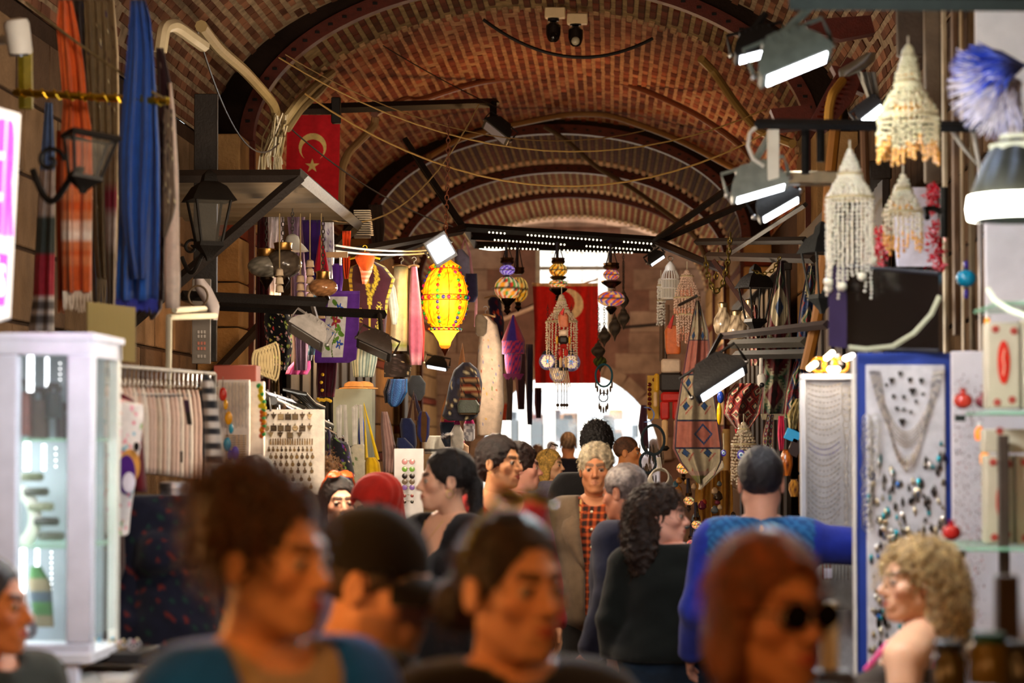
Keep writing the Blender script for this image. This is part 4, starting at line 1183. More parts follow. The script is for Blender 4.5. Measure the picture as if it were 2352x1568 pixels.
# ================================================================ left side
# security camera
t = thing('security_camera', 'white cylindrical security camera at the top left corner', 'camera', P(40, 125, 9))
g = G(); R = rotm('X', 70) @ rotm('Y', 12); s = 9 / F
g.lathe(P(42, 85, 9), [(24 * s, -42 * s), (28 * s, -38 * s), (30 * s, 30 * s), (26 * s, 40 * s), (10 * s, 44 * s)], 'e4dfd4', 24, R=rotm('X', 12) @ rotm('Y', -6)); part('housing', g, M('plain'), t)
g = G(); g.lathe(P(45, 126, 9) + (0, -.01, 0), [(22 * s, -3 * s), (22 * s, 2 * s)], '4a4a4e', 20, R=rotm('X', 12)); part('lens', g, M('gloss'), t)
g = G(); g.tube([P(20, 90, 9.1), P(-30, 95, 9.4)], .02, 'd8d4c8'); part('mount', g, M('plain'), t)
# lit sign with magenta letters
def sign():
    TL, TR, BR_, BL = P(-150, 205, 6.2), P(47, 262, 7.0), P(24, 727, 7.0), P(-150, 780, 6.2)
    t = thing('lit_sign', 'lit white sign with magenta letters and a magenta box at the left edge', 'sign', (TR + BR_) / 2)
    g = G(); th = np.array((.09, .04, 0)); th = np.array((-.03, .12, 0))
    v = np.array([TL, TR, BR_, BL]); g.add(np.concatenate([v, v + th]), [(0, 3, 2, 1), (4, 5, 6, 7), (0, 1, 5, 4), (1, 2, 6, 5), (2, 3, 7, 6), (3, 0, 4, 7)], 'd8d4d2'); part('light_box', g, M('emit', .3), t)
    def mp(px, py, off=.006):
        u = (px + 150) / 197; tp = TL + (TR - TL) * u; bt = BL + (BR_ - BL) * ((px + 150) / 174 if 0 else u)
        y0 = 205 + 57 * u; y1 = 780 - 53 * u; w = (py - y0) / (y1 - y0); return tp + (bt - tp) * w + np.array((.002, -off, 0))
    def word(ch, x0, x1, y0, y1, col, off, e):
        v, f = text_geo(ch, 1, .0, .075 if y1 - y0 > 150 else .03); mn, mx = v.min(0), v.max(0)
        q = np.array([mp(x0 + (a - mn[0]) / (mx[0] - mn[0]) * (x1 - x0), y1 - (b - mn[1]) / (mx[1] - mn[1]) * (y1 - y0), off) for a, b, _ in v])
        g = G(); g.add(q, f, col); part('letter', g, M('emit', e), t)
    word('E', -26, 11, 272, 540, 'ff00ff', .006, .9); word('R', 17, 43, 276, 543, 'ff00ff', .006, .9)
    g = G(); q = [mp(-60, 572, .012), mp(34, 585, .012), mp(30, 704, .012), mp(-60, 700, .012)]; g.add(np.array(q + [x + th * .05 for x in q]), [(0, 3, 2, 1), (4, 5, 6, 7)], 'd400d8'); part('letter_box', g, M('emit', 1.1), t)
    word('\u00dc', -3, 12, 588, 680, 'ffffff', .018, 1.3); word('S', 14, 27, 608, 682, 'ffffff', .018, 1.6)
sign()
# gold bar
t = thing('display_bar', 'gold tinsel-wrapped metal bar holding up the hanging towels', 'bar', P(60, 212, 9.2))
g = G(); a, b = P(34, 212, 9.2), P(386, 233, 8.9); n = 60; pts = [a + (b - a) * k / n for k in range(n + 1)]; g.tube(pts, [.014], 'c8a028', 8)
part('bar', g, M('metal'), t); g = G(); g.tube([p + (0, .016 * math.cos(k * 1.3), .017 * math.sin(k * 1.3)) for k, p in enumerate(pts)], .005, 'e0c040', 5); part('tinsel', g, M('metal'), t)
g = G(); g.tube([P(58, 110, 9.4), P(60, 250, 9.4)], .03, '8a7a1c', 6); part('post', g, M('iron'), t)
g = G(); g.tube(cable(P(60, 5, 9.4), P(380, 228, 8.9), .02), .006, '7a6a4a', 5); part('stay_wire', g, M('iron'), t)
# towels
def towel(label, rows, d, col, fr=None, n=18, flen=30, **k):
    t = thing('towel', label, 'towel', P((rows[-1][1] + rows[-1][2]) / 2, rows[-1][0], d)); g = G(); drape(g, rows, d, col, **k); part('cloth', g, M('cloth'), t, angle=None)
    if fr:
        y, xl, xr = rows[-1]
        g = G()
        for i in range(n):
            x = xl + (xr - xl) * (i + .5) / n; g.tube([P(x, y - 4, d), P(x + 2 * math.sin(i * 3), y + flen * .5, d), P(x + 3 * math.sin(i * 5), y + flen * (.8 + .3 * hsh(i, 1)), d)], [.004, .002], fr, 4)
        part('fringe', g, M('cloth'), t, stuff=True)
og, ol = 'd2622c', 'dd8454'
towel('orange peshtemal towel with pale stripes and a white fringe', [(0, 135, 165), (60, 130, 178), (150, 138, 192), (240, 145, 200), (300, 140, 210), (420, 138, 212), (560, 140, 210), (672, 144, 210)], 9.3,
      bands([(.64, og), (.68, ol), (.72, og), (.76, ol), (.79, 'f0d0c0'), (.825, 'f4e4dc'), (.85, ol), (.88, og), (.9, ol), (1, og)]), 'e8ddd0', 16, 42, amp=.028, nf=2, nr=60, nc=26)
towel('second orange towel folded behind the first, lower left tip', [(300, 130, 165), (420, 128, 160), (560, 130, 150), (690, 133, 148)], 9.6, 'b04c20', 'c87040', 6, 30, amp=.02, nf=2)
towel('narrow towel striped dark grey, crimson and white', [(235, 104, 120), (380, 92, 126), (470, 86, 126), (590, 80, 125), (680, 76, 124), (760, 66, 124)], 9.9,
      bands([(.3, '6078a0'), (.5, 'b8a89a'), (.67, '48504a'), (.84, 'b83444'), (.87, 'e0d8d0'), (.9, '6a6460'), (.93, 'e0d8d0'), (.96, '6a6460'), (1, 'd0c8c0')]), amp=.02, nf=2, nr=50)
bl, bd = '1c4c9c', '143a80'
towel('large cobalt blue terry towel with a dark blue fringe', [(0, 318, 332), (40, 308, 345), (120, 296, 352), (240, 282, 360), (345, 270, 366), (480, 272, 367), (600, 268, 365), (690, 266, 362)], 9.0, bl, '28308c', 40, 26, amp=.045, nf=2.5, nr=40, nc=36, ph=1)
towel('upper fold of the cobalt towel hanging over it in a point', [(0, 300, 326), (120, 292, 345), (340, 272, 350), (480, 275, 342), (560, 285, 338), (640, 302, 334)], 8.93, bd, None, amp=.025, nf=2, nr=30, nc=24)
towel('tall beige printed cloth hanging behind the orange towel', [(0, 192, 262), (120, 196, 272), (330, 205, 274), (560, 215, 272), (640, 222, 268)], 10.6, floral('8a7452', ['5a4a5c', '7c6a4a', '6a5240', '988060'], 60, .05, 3, 4), '9a8868', 14, 70, amp=.03, nf=4, nr=90, nc=30)
towel('grey and blue printed cloth at the top, left of the beige one', [(0, 160, 200), (100, 165, 205), (300, 175, 222), (520, 205, 245), (700, 215, 250)], 11.0, floral('6a6a74', ['4a5a8a', '7a3a48', '8a8478'], 40, .06, 9, 5), amp=.03, nf=3, nr=60)
towel('strip of grey cloth with a crimson patch beside the blue towel', [(330, 242, 268), (460, 240, 268), (600, 244, 266), (700, 246, 264)], 10.2, bands([(.3, '7a6248'), (.45, '7a1c30'), (.62, 'a09088'), (1, '6c5c4a')]), amp=.02, nf=2)
cl('scarf', 'dark maroon scarf with a small print right of the blue towel', 'scarf', [(110, 358, 375), (190, 362, 392), (420, 365, 384), (560, 368, 378), (690, 362, 376)], 9.6, floral('2c1418', ['6a5a50', '8a7868'], 50, .08, 5, 8), nr=60, amp=.02)
cl('scarf', 'taupe lace-patterned scarf hanging in front of the white shirt sleeve', 'scarf', [(250, 378, 396), (400, 374, 400), (470, 372, 404), (500, 373, 398), (545, 374, 380)], 9.3, floral('6a5848', ['2c2020', '8a7c70'], 30, .15, 8, 4), nr=40, amp=.02)
garm('shirt', 'long cream shirt sleeve with a beaded cuff at the edge of the towel stall', 'shirt', [(190, 388, 394), (260, 388, 402), (400, 384, 410), (560, 378, 412), (640, 378, 414), (708, 380, 412)], 9.5, .09, bands([(.82, 'd8c0b0'), (.85, 'b89c8c'), (1, 'd8c4b4')]), nf=4)
cl('scarf', 'brown patterned shawl behind the blue towel, lower edge', 'scarf', [(560, 345, 372), (640, 340, 374), (712, 338, 372), (735, 345, 350)], 9.9, floral('3a2a22', ['6a4a38', '8a7060'], 30, .1, 4, 2), amp=.02)
# lanterns on the left
street_lantern('open black square lantern on a scrolled bracket in front of the orange towel', 203, 352, 122, 190, 8.2, mount=P(75, 390, 8.3), tip=8, roof=False)
street_lantern('black carriage lantern under the corrugated awning by the stone pier', 480, 500, 96, 200, 13.2, mount=P(418, 590, 13.3))
# glass case
def glass_case():
    d = 7.0; t = thing('display_case', 'tall white-framed lit glass display case at the left edge', 'cabinet', P(100, 1500, d) * (1, 1, 0))
    def fr(x0, y0, x1, y1, dd=d, dep=.06, nm='frame', c='dfe0ee', m='plain'):
        g = G(); a, b = P(x0, y0, dd), P(x1, y1, dd); g.box(((a[0] + b[0]) / 2, dd + dep / 2, (a[2] + b[2]) / 2), (b[0] - a[0], dep, a[2] - b[2]), c, bev=.004); part(nm, g, M(m), t)
    fr(-40, 772, 208, 815); fr(155, 815, 208, 1478); fr(-40, 1478, 208, 1512); fr(-40, 815, 34, 1478)
    fr(150, 1512, 172, 2400); 
    a, b = P(208, 772, d), P(208, 1512, d); X = a[0]
    g = G(); g.box((X - .01, d + .4, (a[2] + b[2]) / 2), (.03, .035, a[2] - b[2]), 'e4e2d8'); part('rear_post', g, M('plain'), t)
    g = G(); g.box((X - .01, d + .23, a[2] - .03), (.03, .4, .06), 'dfe0ee'); part('top_rail', g, M('plain'), t)
    g = G(); g.box((X - .32, d + .22, a[2]), (.66, .46, .02), 'dfe0ee'); part('top_board', g, M('plain'), t)
    g = G(); g.box((X - .32, d + .22, b[2]), (.66, .46, .03), 'e8e8f0'); part('base_board', g, M('plain'), t)
    g = G(); g.box((X - .34, d + .2, b[2] / 2 - .03), (.7, .46, b[2] - .08), 'd8d4cc'); part('plinth', g, M('plain'), t)
    g = G(); g.box((X - .35, d + .44, (a[2] + b[2]) / 2), (.6, .015, a[2] - b[2]), '8c949c'); part('back_panel', g, M('plain'), t)
    g = G(); g.box((X, d + .23, (a[2] + b[2]) / 2), (.006, .34, a[2] - b[2] - .12), 'd0e0dc'); part('side_pane', g, M('glass', .2), t)
    g = G(); p, q = P(34, 815, d), P(155, 1478, d); g.box(((p[0] + q[0]) / 2, d + .03, (p[2] + q[2]) / 2), (q[0] - p[0], .006, p[2] - q[2]), 'd8e4e0'); part('front_pane', g, M('glass', .07), t)
    for y in (1010, 1255):
        g = G(); p = P(95, y, d + .08); g.box((X - .33, d + .24, p[2]), (.62, .36, .01), '9ad0a8'); part('glass_shelf', g, M('glass', .5), t)
    for (x, dd, w, y0, y1) in ((70, .12, 9, 815, 900), (62, .12, 9, 1015, 1080), (52, .12, 9, 1258, 1395), (108, .3, 5, 820, 888), (101, .3, 5, 1020, 1080), (85, .3, 5, 1260, 1405), (138, .42, 3, 828, 890), (128, .42, 3, 1022, 1078), (118, .42, 3, 1262, 1395)):
        n = int((y1 - y0) / (11 if w > 6 else 12))
        g = G(); s = (d + dd) / F
        g.box(P(x, (y0 + y1) / 2, d + dd + .02), (w * 1.6 * s, .006, (y1 - y0) * s), 'c0c4c8')
        for k in range(n): g.ball(P(x + 3 * (k % 2) * (w > 6), y0 + (k + .5) * (y1 - y0) / n, d + dd), w * .55 * s, 'ffffff', 6, 4)
        part('led_strip', g, M('emit', 7), t, stuff=True)
    lamp(X - .3, d + .25, 1.6, 6, COOL); lamp(X - .3, d + .25, 1.3, 5, COOL)
glass_case()
for i, (x, y, w, h, c, lab) in enumerate(((52, 950, 40, 100, '7a3c34', 'reddish leather handbag standing askew on the upper case shelf'), (88, 962, 52, 90, '4a3830', 'dark brown suede handbag in the middle of the case shelf'), (124, 930, 40, 60, '2c3438', 'dark teal handbag at the back of the case shelf'), (140, 975, 26, 62, '3a2a30', 'small round dark purse at the right of the case shelf'))):
    bag(lab, [(y - h / 2, x - w * .38, x + w * .38), (y - h * .3, x - w * .48, x + w * .48), (y + h * .45, x - w / 2, x + w / 2), (y + h / 2, x - w * .45, x + w * .45)], 7.28 + .03 * (i % 2), .09, c, strap=[[(x - w * .3, y - h / 2), (x - w * .2, y - h * .75), (x + w * .2, y - h * .75), (x + w * .3, y - h / 2)]], scol='3a2a24', mat='leather')
for i in range(5):
    s = 7.2 / F; g = G(); g.ring(P(70 + i * 12, 1095 + i * 34, 7.25), 22 * s, .014, ['6a6a50', '3a382c', '8a8a70', '2a2a24', '55584a'][i], 24, 6, 'z', .8)
    solo('belt', g, M('leather'), ['olive', 'near-black', 'pale grey-green', 'black', 'grey-green'][i] + ' coiled snakeskin belt in the glass case, %s of the stack' % ['topmost', 'second', 'third', 'fourth', 'bottom'][i], 'belt')
g = G(); s = 7.2 / F; g.ring(P(22, 1190, 7.25), 60 * s, .02, 'e4e4d8', 30, 8, 'y', 1.15); solo('ring_display', g, M('plain'), 'large white ring-shaped display stand inside the case', 'stand')
g = G(); g.ring(P(62, 1445, 7.2), 16 * s, .012, '3a2c34', 20, 8); solo('bracelet', g, M('leather'), 'dark round bracelet at the bottom of the glass case', 'bracelet')
bag('olive and green cloth bag leaning at the bottom of the glass case', [(1300, 70, 95), (1340, 65, 118), (1440, 80, 125)], 7.3, .06, stripes(['2f5a2c', '6a6048', '34424c'], 5), mat='cloth')
# tray of rings beside the case
t = thing('ring_tray', 'low black tray beside the white case', 'tray', P(245, 1508, 7.3)); g = G(); p = P(255, 1505, 7.35); g.box((p[0], 7.4, p[2]), (.22, .3, .03), '141214'); part('tray', g, M('plain'), t)
g = G(); g.box((p[0], 7.4, p[2] / 2 - .02), (.24, .32, p[2] - .05), 'd8d0c8'); part('counter', g, M('plain'), t)
for i in range(16):
    g = G(); q = P(195 + 8 * i, 1475 + 14 * hsh(i, 2), 7.3 + .12 * hsh(i, 5)); g.ring(q, .011, .003, random.choice(['d0d0d8', 'c8a860', 'd0d0d8']), 12, 5); g.ball(q + (0, 0, .014), .006, ['6ac0e0', 'f0f0f0', 'e08aa0', 'f0e0c0'][i % 4], 6, 4)
    solo('ring', g, M('metal'), 'metal ring with a coloured stone standing in the black tray', 'ring', 'rings in the black tray')
# corrugated plastic sheet
g = G(); pts = np.array([[P(200 + 112 * j / 44, 692 + 14 * j / 44 + i * 126 / 3, 8.6) + (0, .008 * math.sin(j * PI / 1.5), 0) for j in range(45)] for i in range(4)]); g.sheet(pts, (0, .004, 0), 'b8a468'); solo('corrugated_sheet', g, M('sheer', .75), 'yellowish translucent corrugated sheet above the clothes rail', 'sheet')
# ---- clothes rail with hangers
t = thing('clothes_rail', 'chrome clothes rail crowded with hangers, left behind the glass case', 'rail', P(380, 860, 9.6))
A, B = P(235, 838, 8.3), P(492, 858, 10.8)
g = G(); g.tube([A, B], .009, '6a645c', 10); part('bar', g, M('iron'), t)
g = G(); g.tube([A + (0, .03, -.1), B + (0, .03, -.1)], .011, '5a5450', 4); part('lower_bar', g, M('metal'), t)
for q in (A, B): part('upright', G().tube([q, q * (1, 1, 0)], .012, '4a4440', 8), M('iron'), t)
for k in range(24):
    u = .04 + .92 * k / 23; p = A + (B - A) * u; s = p[1] / F; cx = 235 + 257 * u
    if cx > 455: cc = ['1e1e24', 'c8c0c4', '3a2048'][k % 3]
    else: cc = ['d8b8a8', 'e0d0c0', 'cfae9c', 'e4d6c8', 'c8a896'][k % 5]
    dd = p[1]; y0 = 890 + 12 * u; L = 1105 - 30 * (1 - u) if cx > 320 else 1040
    lab = ['pale pink', 'ivory', 'dusty rose', 'cream', 'old rose'][k % 5] + ' knitted top on the chrome rail, hanger %d from the case' % (k + 1) if cx <= 455 else ['black', 'pale', 'violet'][k % 3] + ' top at the far rail end, hanger %d from the case' % (k + 1)
    g = G(); w = 13 + 3 * hsh(k, 1)
    tt = thing('knit_top', lab, 'top', P(cx, L, dd), 'knit tops on the chrome rail')
    hang(g, [(y0 - 5, cx - 3, cx + 4), (y0 + 10, cx - 8, cx + 9), (y0 + 60, cx - w, cx + w), (L - 50, cx - w * 1.05, cx + w * 1.0), (L, cx - w * .9, cx + w * .9)], dd, .34, cc, nf=5, fa=.1, nr=12, m=26); part('fabric', g, M('cloth'), tt, angle=None)
    g = G(); g.tube([P(cx, 880 + 10 * u, dd - .17), P(cx, 868 + 10 * u, dd), P(cx, 880 + 10 * u, dd + .17)], .006, 'd8d0c0', 5); g.tube([P(cx, 868 + 10 * u, dd), P(cx + 1, 850 + 8 * u, dd), P(cx + 4, 838 + 20 * u, dd)], .004, 'c8c8cc', 5); part('hanger', g, M('metal'), tt)
cl('label_tag', 'dark embroidered hanging label on the cream knit tops', 'tag', [(918, 421, 433), (975, 430, 441)], 9.2, bands([(.5, '4a3048'), (1, '3a342c')]), amp=.003)
cl('label_tag', 'small brown hanging tag low on the cream knit tops', 'tag', [(1036, 414, 419), (1062, 414, 419)], 9.15, '3c2a20', amp=.001)
garm('striped_top', 'long-sleeved top in wide black and white stripes at the rail end', 'top', [(858, 468, 478), (880, 462, 492), (920, 466, 500), (1000, 470, 508), (1078, 472, 512)], 9.0, .16, stripes(['24262c', 'c8c0b8'], 14), nf=3, fa=.05, nr=60)
garm('apron', 'white child apron printed with pink, orange and blue flowers and an owl', 'apron', [(912, 236, 268), (930, 236, 330), (960, 235, 330), (1060, 232, 318), (1180, 228, 300), (1225, 240, 296), (1230, 270, 290)], 8.1, .05,
     floral('ece4e0', ['e8417a', 'f0906a', '5ab4d0', 'd02a50', '70b050', 'e85a8a', 'f0a0b8'], 75, .062, 21, 2.8), nf=3, fa=.04, nr=90, m=80)
def owl():
    t = thing('owl_print', 'orange and purple owl patch sewn on the flowered apron', 'patch', P(300, 1120, 8.05))
    for nm, y, x, w, h, c in (('wing', 1070, 298, 24, 40, 'd89848'), ('breast', 1090, 290, 22, 46, '4a1c78'), ('belly', 1108, 296, 15, 24, 'e8e0f0'), ('eye', 1025, 314, 9, 13, 'f4e8e0'), ('pupil', 1025, 314, 4, 6, '1a1414')):
        g = G(); q = P(x, y, 8.03 - (.004 if nm in ('breast',) else .008 if nm in ('belly', 'eye') else .012 if nm == 'pupil' else 0)); s = 8 / F; g.lathe(q, [(.01, -.002), (w * s, -.001), (w * s * .97, .002), (.01, .003)], c, 24, R=rotm('X', 90) , sy=h / w); part(nm, g, M('cloth'), t)
owl()
garm('dress', 'deep crimson top hanging behind the flowered apron', 'dress', [(903, 268, 282), (925, 262, 318), (1000, 290, 328), (1130, 296, 338)], 8.4, .1, '5a0e1c', nf=4)
garm('trousers', 'brown trousers hanging below the flowered apron', 'trousers', [(1225, 230, 285), (1300, 228, 288), (1400, 222, 255), (1468, 220, 240)], 8.3, .12, '3c2220', nf=3)
# stone pier clutter: sign board, pipes, door
box_px('door_panel', 'tall dark brown wooden panel between the wall and the stone pier', 'panel', 446, 215, 496, 830, 14.2, .05, '1c140e', 'wood')
def board():
    t = thing('notice_board', 'narrow grey notice board with faded white and red lettering', 'sign', P(465, 832, 13.0))
    g = G(); a, b = P(441, 640, 13), P(482, 835, 13); g.box(((a[0] + b[0]) / 2, 13.02, (a[2] + b[2]) / 2), (b[0] - a[0], .03, a[2] - b[2]), '6c645c'); part('board', g, M('plain'), t)
    for ch, y, c in (('Antik', 765, 'a8a098'), ('Bazar', 792, 'b0705c'), ('Gift', 822, 'a8a098')):
        pass
    s = 13 / F
    for y, c in ((762, 'a8a098'), (772, 'a8a098'), (788, 'b06a58'), (800, 'b06a58'), (818, 'a09890')):
        for k in range(3):
            g = G(); g.box(P(456 + 7 * k, y, 12.998), (4.6 * s, .004, 7 * s), c); part('faded_letter', g, M('plain'), t)
board()
box_px('junction_box', 'small brick-red box below the stone pier', 'box', 490, 838, 588, 880, 11.4, .15, '6a2c20', 'plain')
t = thing('cloth_bundle', 'grey plastic housing tangled in cables on the notice board', 'housing', P(490, 735, 12.6))
g = G(); hang(g, [(640, 448, 468), (660, 446, 485), (700, 470, 505), (735, 485, 500)], 12.6, .1, 'a49a98', nf=3, nr=10); part('housing', g, M('plain'), t)
g = G(); g.tube([P(455 + 22 * math.cos(a), 680 + 24 * math.sin(a), 12.5) for a in np.linspace(0, 9, 30)], .006, '4a3a28', 5); part('cable', g, M('plain'), t)
for y, a, b in ((712, 400, 470), (728, 388, 494)):
    g = G(); g.tube([P(a, y, 10.5), P(b, y - 3, 11.2)], .014, 'c8c0a4', 8); solo('white_rail', g, M('plain'), ('upper' if y < 720 else 'lower') + ' of two cream rails sticking out below the cream shirt', 'rail')
g = G(); g.tube([P(388, 728, 10.5), P(386, 1000, 10.5)], .014, 'c8c0a4', 8); solo('white_post', g, M('plain'), 'cream post carrying the two cream rails', 'post')
# awning
def awning():
    z = P(410, 405, 14)[2]; t = thing('awning', 'dark sheet-metal awning with diagonal struts on the left wall', 'awning', (-2.4, 15.5, z))
    ax, bx = -2.98, P(690, 405, 14)[0]
    g = G(); nn = 40; pts = np.array([[(ax + (bx - ax) * i / 6, 14 + 3.2 * j / nn, z + .012 * math.sin(j * PI / 2)) for j in range(nn + 1)] for i in range(7)]); g.sheet(pts, (0, 0, .006), '524d45'); part('sheet', g, M('plain'), t)
    for nm, p, q in (('front_beam', (ax, 14, z), (bx, 14, z)), ('edge_beam', (bx, 14, z), (bx, 17.2, z)), ('strut', (bx, 14, z), (-2.9, 14, z - .95)), ('strut', (bx, 17.2, z), (-2.85, 17.2, z - 1.1))):
        part(nm, G().tube([p, q], .038 if nm != 'edge_beam' else .045, '2a211c' if nm != 'edge_beam' else '4c463e', 4), M('wood'), t)
awning()
for k, (y0, x0, y1, x1, d0) in enumerate(((678, 418, 694, 748, 12.6), (703, 505, 722, 884, 13.4))):
    t = thing('hanging_bar', ('upper' if k == 0 else 'lower') + ' of the two black bars crossing in front of the stone pier', 'bar', P(x0, y0, d0)); part('bar', G().tube([P(x0, y0, d0), P(x1, y1, d0 + .6)], .026, '120e0c', 4), M('iron'), t)
flood('unlit grey floodlight hanging over the embroidered purple cloth', 708, 765, 13.2, .22, 72, -32, col='8a8480', lit=0, lcol='9a9894', arm=P(718, 700, 13.6), hh=.85)
flood('unlit brown floodlight in front of the burgundy vest', 862, 795, 13.7, .21, 74, -25, col='2c221c', lit=0, lcol='5a5450', arm=P(872, 722, 13.9), hh=.85)
flood('brightly lit floodlight pointing down beside the yellow lantern', 1010, 572, 16.6, .17, 8, 32, yaw=15, col='5a5a5c', lit=30, hh=1.15, watts=14)
# shop goods hung behind the bars
for i, (x, y, L, c) in enumerate(((642, 640, 60, 'd8c0a0'), (690, 655, 75, 'c8a888'), (712, 620, 60, 'd0b090'), (738, 700, 60, 'c8a880'))):
    d = 14.0 + .1 * i; t = thing('wind_chime', ['first', 'second', 'third', 'fourth'][i] + ' wooden wind chime from the left, hanging under the awning', 'wind chime', P(x, y + 40, d)); s = d / F
    g = G(); g.tube([P(x, 490, d), P(x, y - 20, d)], .004, 'a08860', 5); part('cord', g, M('cloth'), t)
    for k in range(3 + i % 3): part('wooden_bell', G().lathe(P(x, y + k * 19 - 15, d), [(4 * s, 9 * s), (8 * s, 6 * s), (9 * s, -4 * s), (10 * s, -8 * s), (4 * s, -9 * s)], c, 14), M('wood'), t)
t = thing('pendant_lamp', 'white enamel bell-shaped pendant lamp with chains', 'lamp', P(675, 575, 15)); s = 15 / F
part('shade', G().lathe(P(672, 555, 15), [(38 * s, -22 * s), (30 * s, -12 * s), (18 * s, 0), (14 * s, 12 * s), (5 * s, 18 * s)], 'e0dcd0', 20), M('gloss'), t); g = G(); chain_geo(g, [P(672, 480, 15), P(672, 538, 15)], .015, .003, '4a4440'); part('chain', g, M('iron'), t)
for i, (x, y, w, h, c) in enumerate(((612, 612, 44, 26, '7a7468'), (650, 606, 44, 34, '4a4036'), (742, 660, 34, 22, '9a6a44'), (650, 600, 22, 40, '6a4a20'))[:3]):
    d = 14.2; s = d / F; t = thing('glass_lamp', ['grey cut-glass', 'dark brown mosaic', 'copper mosaic'][i] + ' hanging lamp in the cluster under the awning', 'lamp', P(x, y + h, d))
    part('globe', G().lathe(P(x, y, d), [(w * s * math.sin(q), -h * s * math.cos(q)) for q in np.linspace(.3, PI - .4, 12)], lambda a, k, c=c: C(c) * (.5 + hsh(int(a * 5), k)), 24), M('gloss'), t)
    part('neck', G().lathe(P(x, y - h, d), [(w * .5 * s, -3 * s), (w * .45 * s, 4 * s), (w * .5 * s, 14 * s), (w * .35 * s, 16 * s)], 'a07840', 18), M('metal'), t)
    g = G(); chain_geo(g, [P(x, 500, d), P(x, y - h - 12, d)], .015, .003, '3a302a'); part('chain', g, M('iron'), t)
    part('finial', G().lathe(P(x, y + h + 6, d), [(2 * s, -22 * s), (8 * s, -10 * s), (16 * s, 2 * s), (14 * s, 8 * s)], '3a2c20', 14), M('metal'), t)
D1 = 15.4
cl('hanging_cloth', 'white cloth hanging at the back under the awning', 'cloth', [(498, 615, 652), (570, 612, 650), (680, 615, 645)], D1 + .6, 'e4dce4', amp=.02)
cl('hanging_cloth', 'dark red cloth under the awning, farthest left', 'cloth', [(498, 592, 616), (640, 588, 618), (850, 586, 622), (920, 590, 618)], D1, '4a1014', amp=.03)
cl('shawl', 'lilac silk dress hanging behind the wooden wind chimes', 'dress', [(498, 660, 700), (600, 668, 700), (700, 668, 712), (850, 676, 705)], D1 + .3, 'b494b0', amp=.03)
cl('shawl', 'deep violet shawl hanging under the awning', 'shawl', [(505, 694, 738), (600, 700, 732), (660, 715, 735)], D1, '3c1c68', amp=.02)
cl('shawl', 'white shawl with small purple sprigs beside the violet one', 'shawl', [(510, 740, 766), (590, 742, 768), (640, 745, 764)], D1, floral('e0dce4', ['7a5aa8', 'a890c8'], 26, .09, 2, 3), amp=.015, nr=30)
cl('shawl', 'scarlet beaded triangular shawl in front of the purple cloths', 'shawl', [(540, 734, 738), (590, 726, 750), (625, 720, 756)], 14.8, 'b0142c', amp=.01)
cl('shawl', 'bright orange cloth strips hanging behind the burgundy vest', 'cloth', [(530, 786, 806), (610, 788, 804), (640, 792, 800)], D1 + 1, 'e04a18', amp=.015)
g = G(); hang(g, [(690, 608, 660), (740, 606, 668), (800, 612, 672), (850, 625, 660)], 14.9, .16, floral('101014', ['8cb040', 'e8d8d0', 'd84848', 'f0e060', 'a8c850', 'e8b0b0'], 110, .045, 7, 1.8), nf=5, nr=70, m=110); solo('flowered_dress', g, M('cloth'), 'black dress printed with small yellow, pink and green flowers', 'dress')
cl('hanging_cloth', 'pink lace-edged cloth under the bright shop lamp', 'cloth', [(815, 690, 712), (845, 660, 714), (860, 655, 706)], D1 + .6, 'e868b8', amp=.02)
cl('hanging_cloth', 'pale blue spotted cloth behind the grey floodlight', 'cloth', [(640, 700, 735), (760, 690, 745), (815, 685, 725)], D1 + .4, floral('6a94a8', ['c8e0e8', '3a5a78'], 30, .07, 12, 1.6), amp=.02, nr=30)
g = G()
for k in range(7): g.tube([P(590 + k * 7 + 10 * math.cos(a), 830 + (26 + 3 * k) * math.sin(a), 12.2) for a in np.linspace(0, 2 * PI, 14)], .006, 'b8a478', 5)
solo('coiled_rope', g, M('cloth'), 'coils of pale rope hanging below the stone pier', 'rope')

# purple cloth with embroidered panel
def emb(u, v):
    if .16 < u < .68 and .08 < v < .92:
        x, y = u - .42, v
        for cx, cy, r, c in ((.06, .24, .1, '2a5ac8'), (0, .42, .12, 'b03848'), (-.16, .5, .06, '3a62c0'), (.14, .74, .09, '3058c0'), (-.02, .6, .05, '3a62c0')):
            q = math.hypot((x - cx), (y - cy) * 1.35)
            if q < r * (.75 + .3 * math.cos(5 * math.atan2(y - cy, x - cx))): return 'e8d040' if q < r * .2 else c
        for cx, cy, a in ((.1, .34, .5), (-.06, .34, -.5), (.1, .52, .8), (.02, .56, -.4), (-.14, .78, .6), (.06, .68, -.6), (.16, .6, .3), (-.08, .16, .4)):
            dx, dy = (x - cx) * math.cos(a) + (y - cy) * math.sin(a), -(x - cx) * math.sin(a) + (y - cy) * math.cos(a)
            if (dx / .08) ** 2 + (dy / .035) ** 2 < 1: return '6a9a38'
        if abs(x - .03 * math.sin(y * 14)) < .012 and y > .3: return '5a7a30'
        return 'eceaea'
    return '6a38a0' if v > .04 else '7848b0'
t = thing('embroidered_cloth', 'purple cloth backing a white runner embroidered with blue and red flowers', 'cloth', P(775, 835, 14.9))
g = G(); drape(g, [(668, 745, 826), (680, 742, 826), (760, 728, 824), (825, 722, 818), (833, 724, 800)], 14.9, emb, amp=.008, nf=1.5, nr=110, nc=70); part('cloth', g, M('cloth'), t, angle=None)
g = G(); drape(g, [(605, 762, 786), (640, 765, 788), (672, 766, 785)], 14.95, '5c2c90', amp=.012, nf=2); part('loop', g, M('cloth'), t, angle=None)
part('hanger', G().box(P(773, 585, 14.95), (.14, .02, .035), 'c8a070'), M('wood'), t)
for x in (764, 782): part('clip', G().box(P(x, 600, 14.93), (.014, .02, .05), 'c8c8c8'), M('metal'), t)
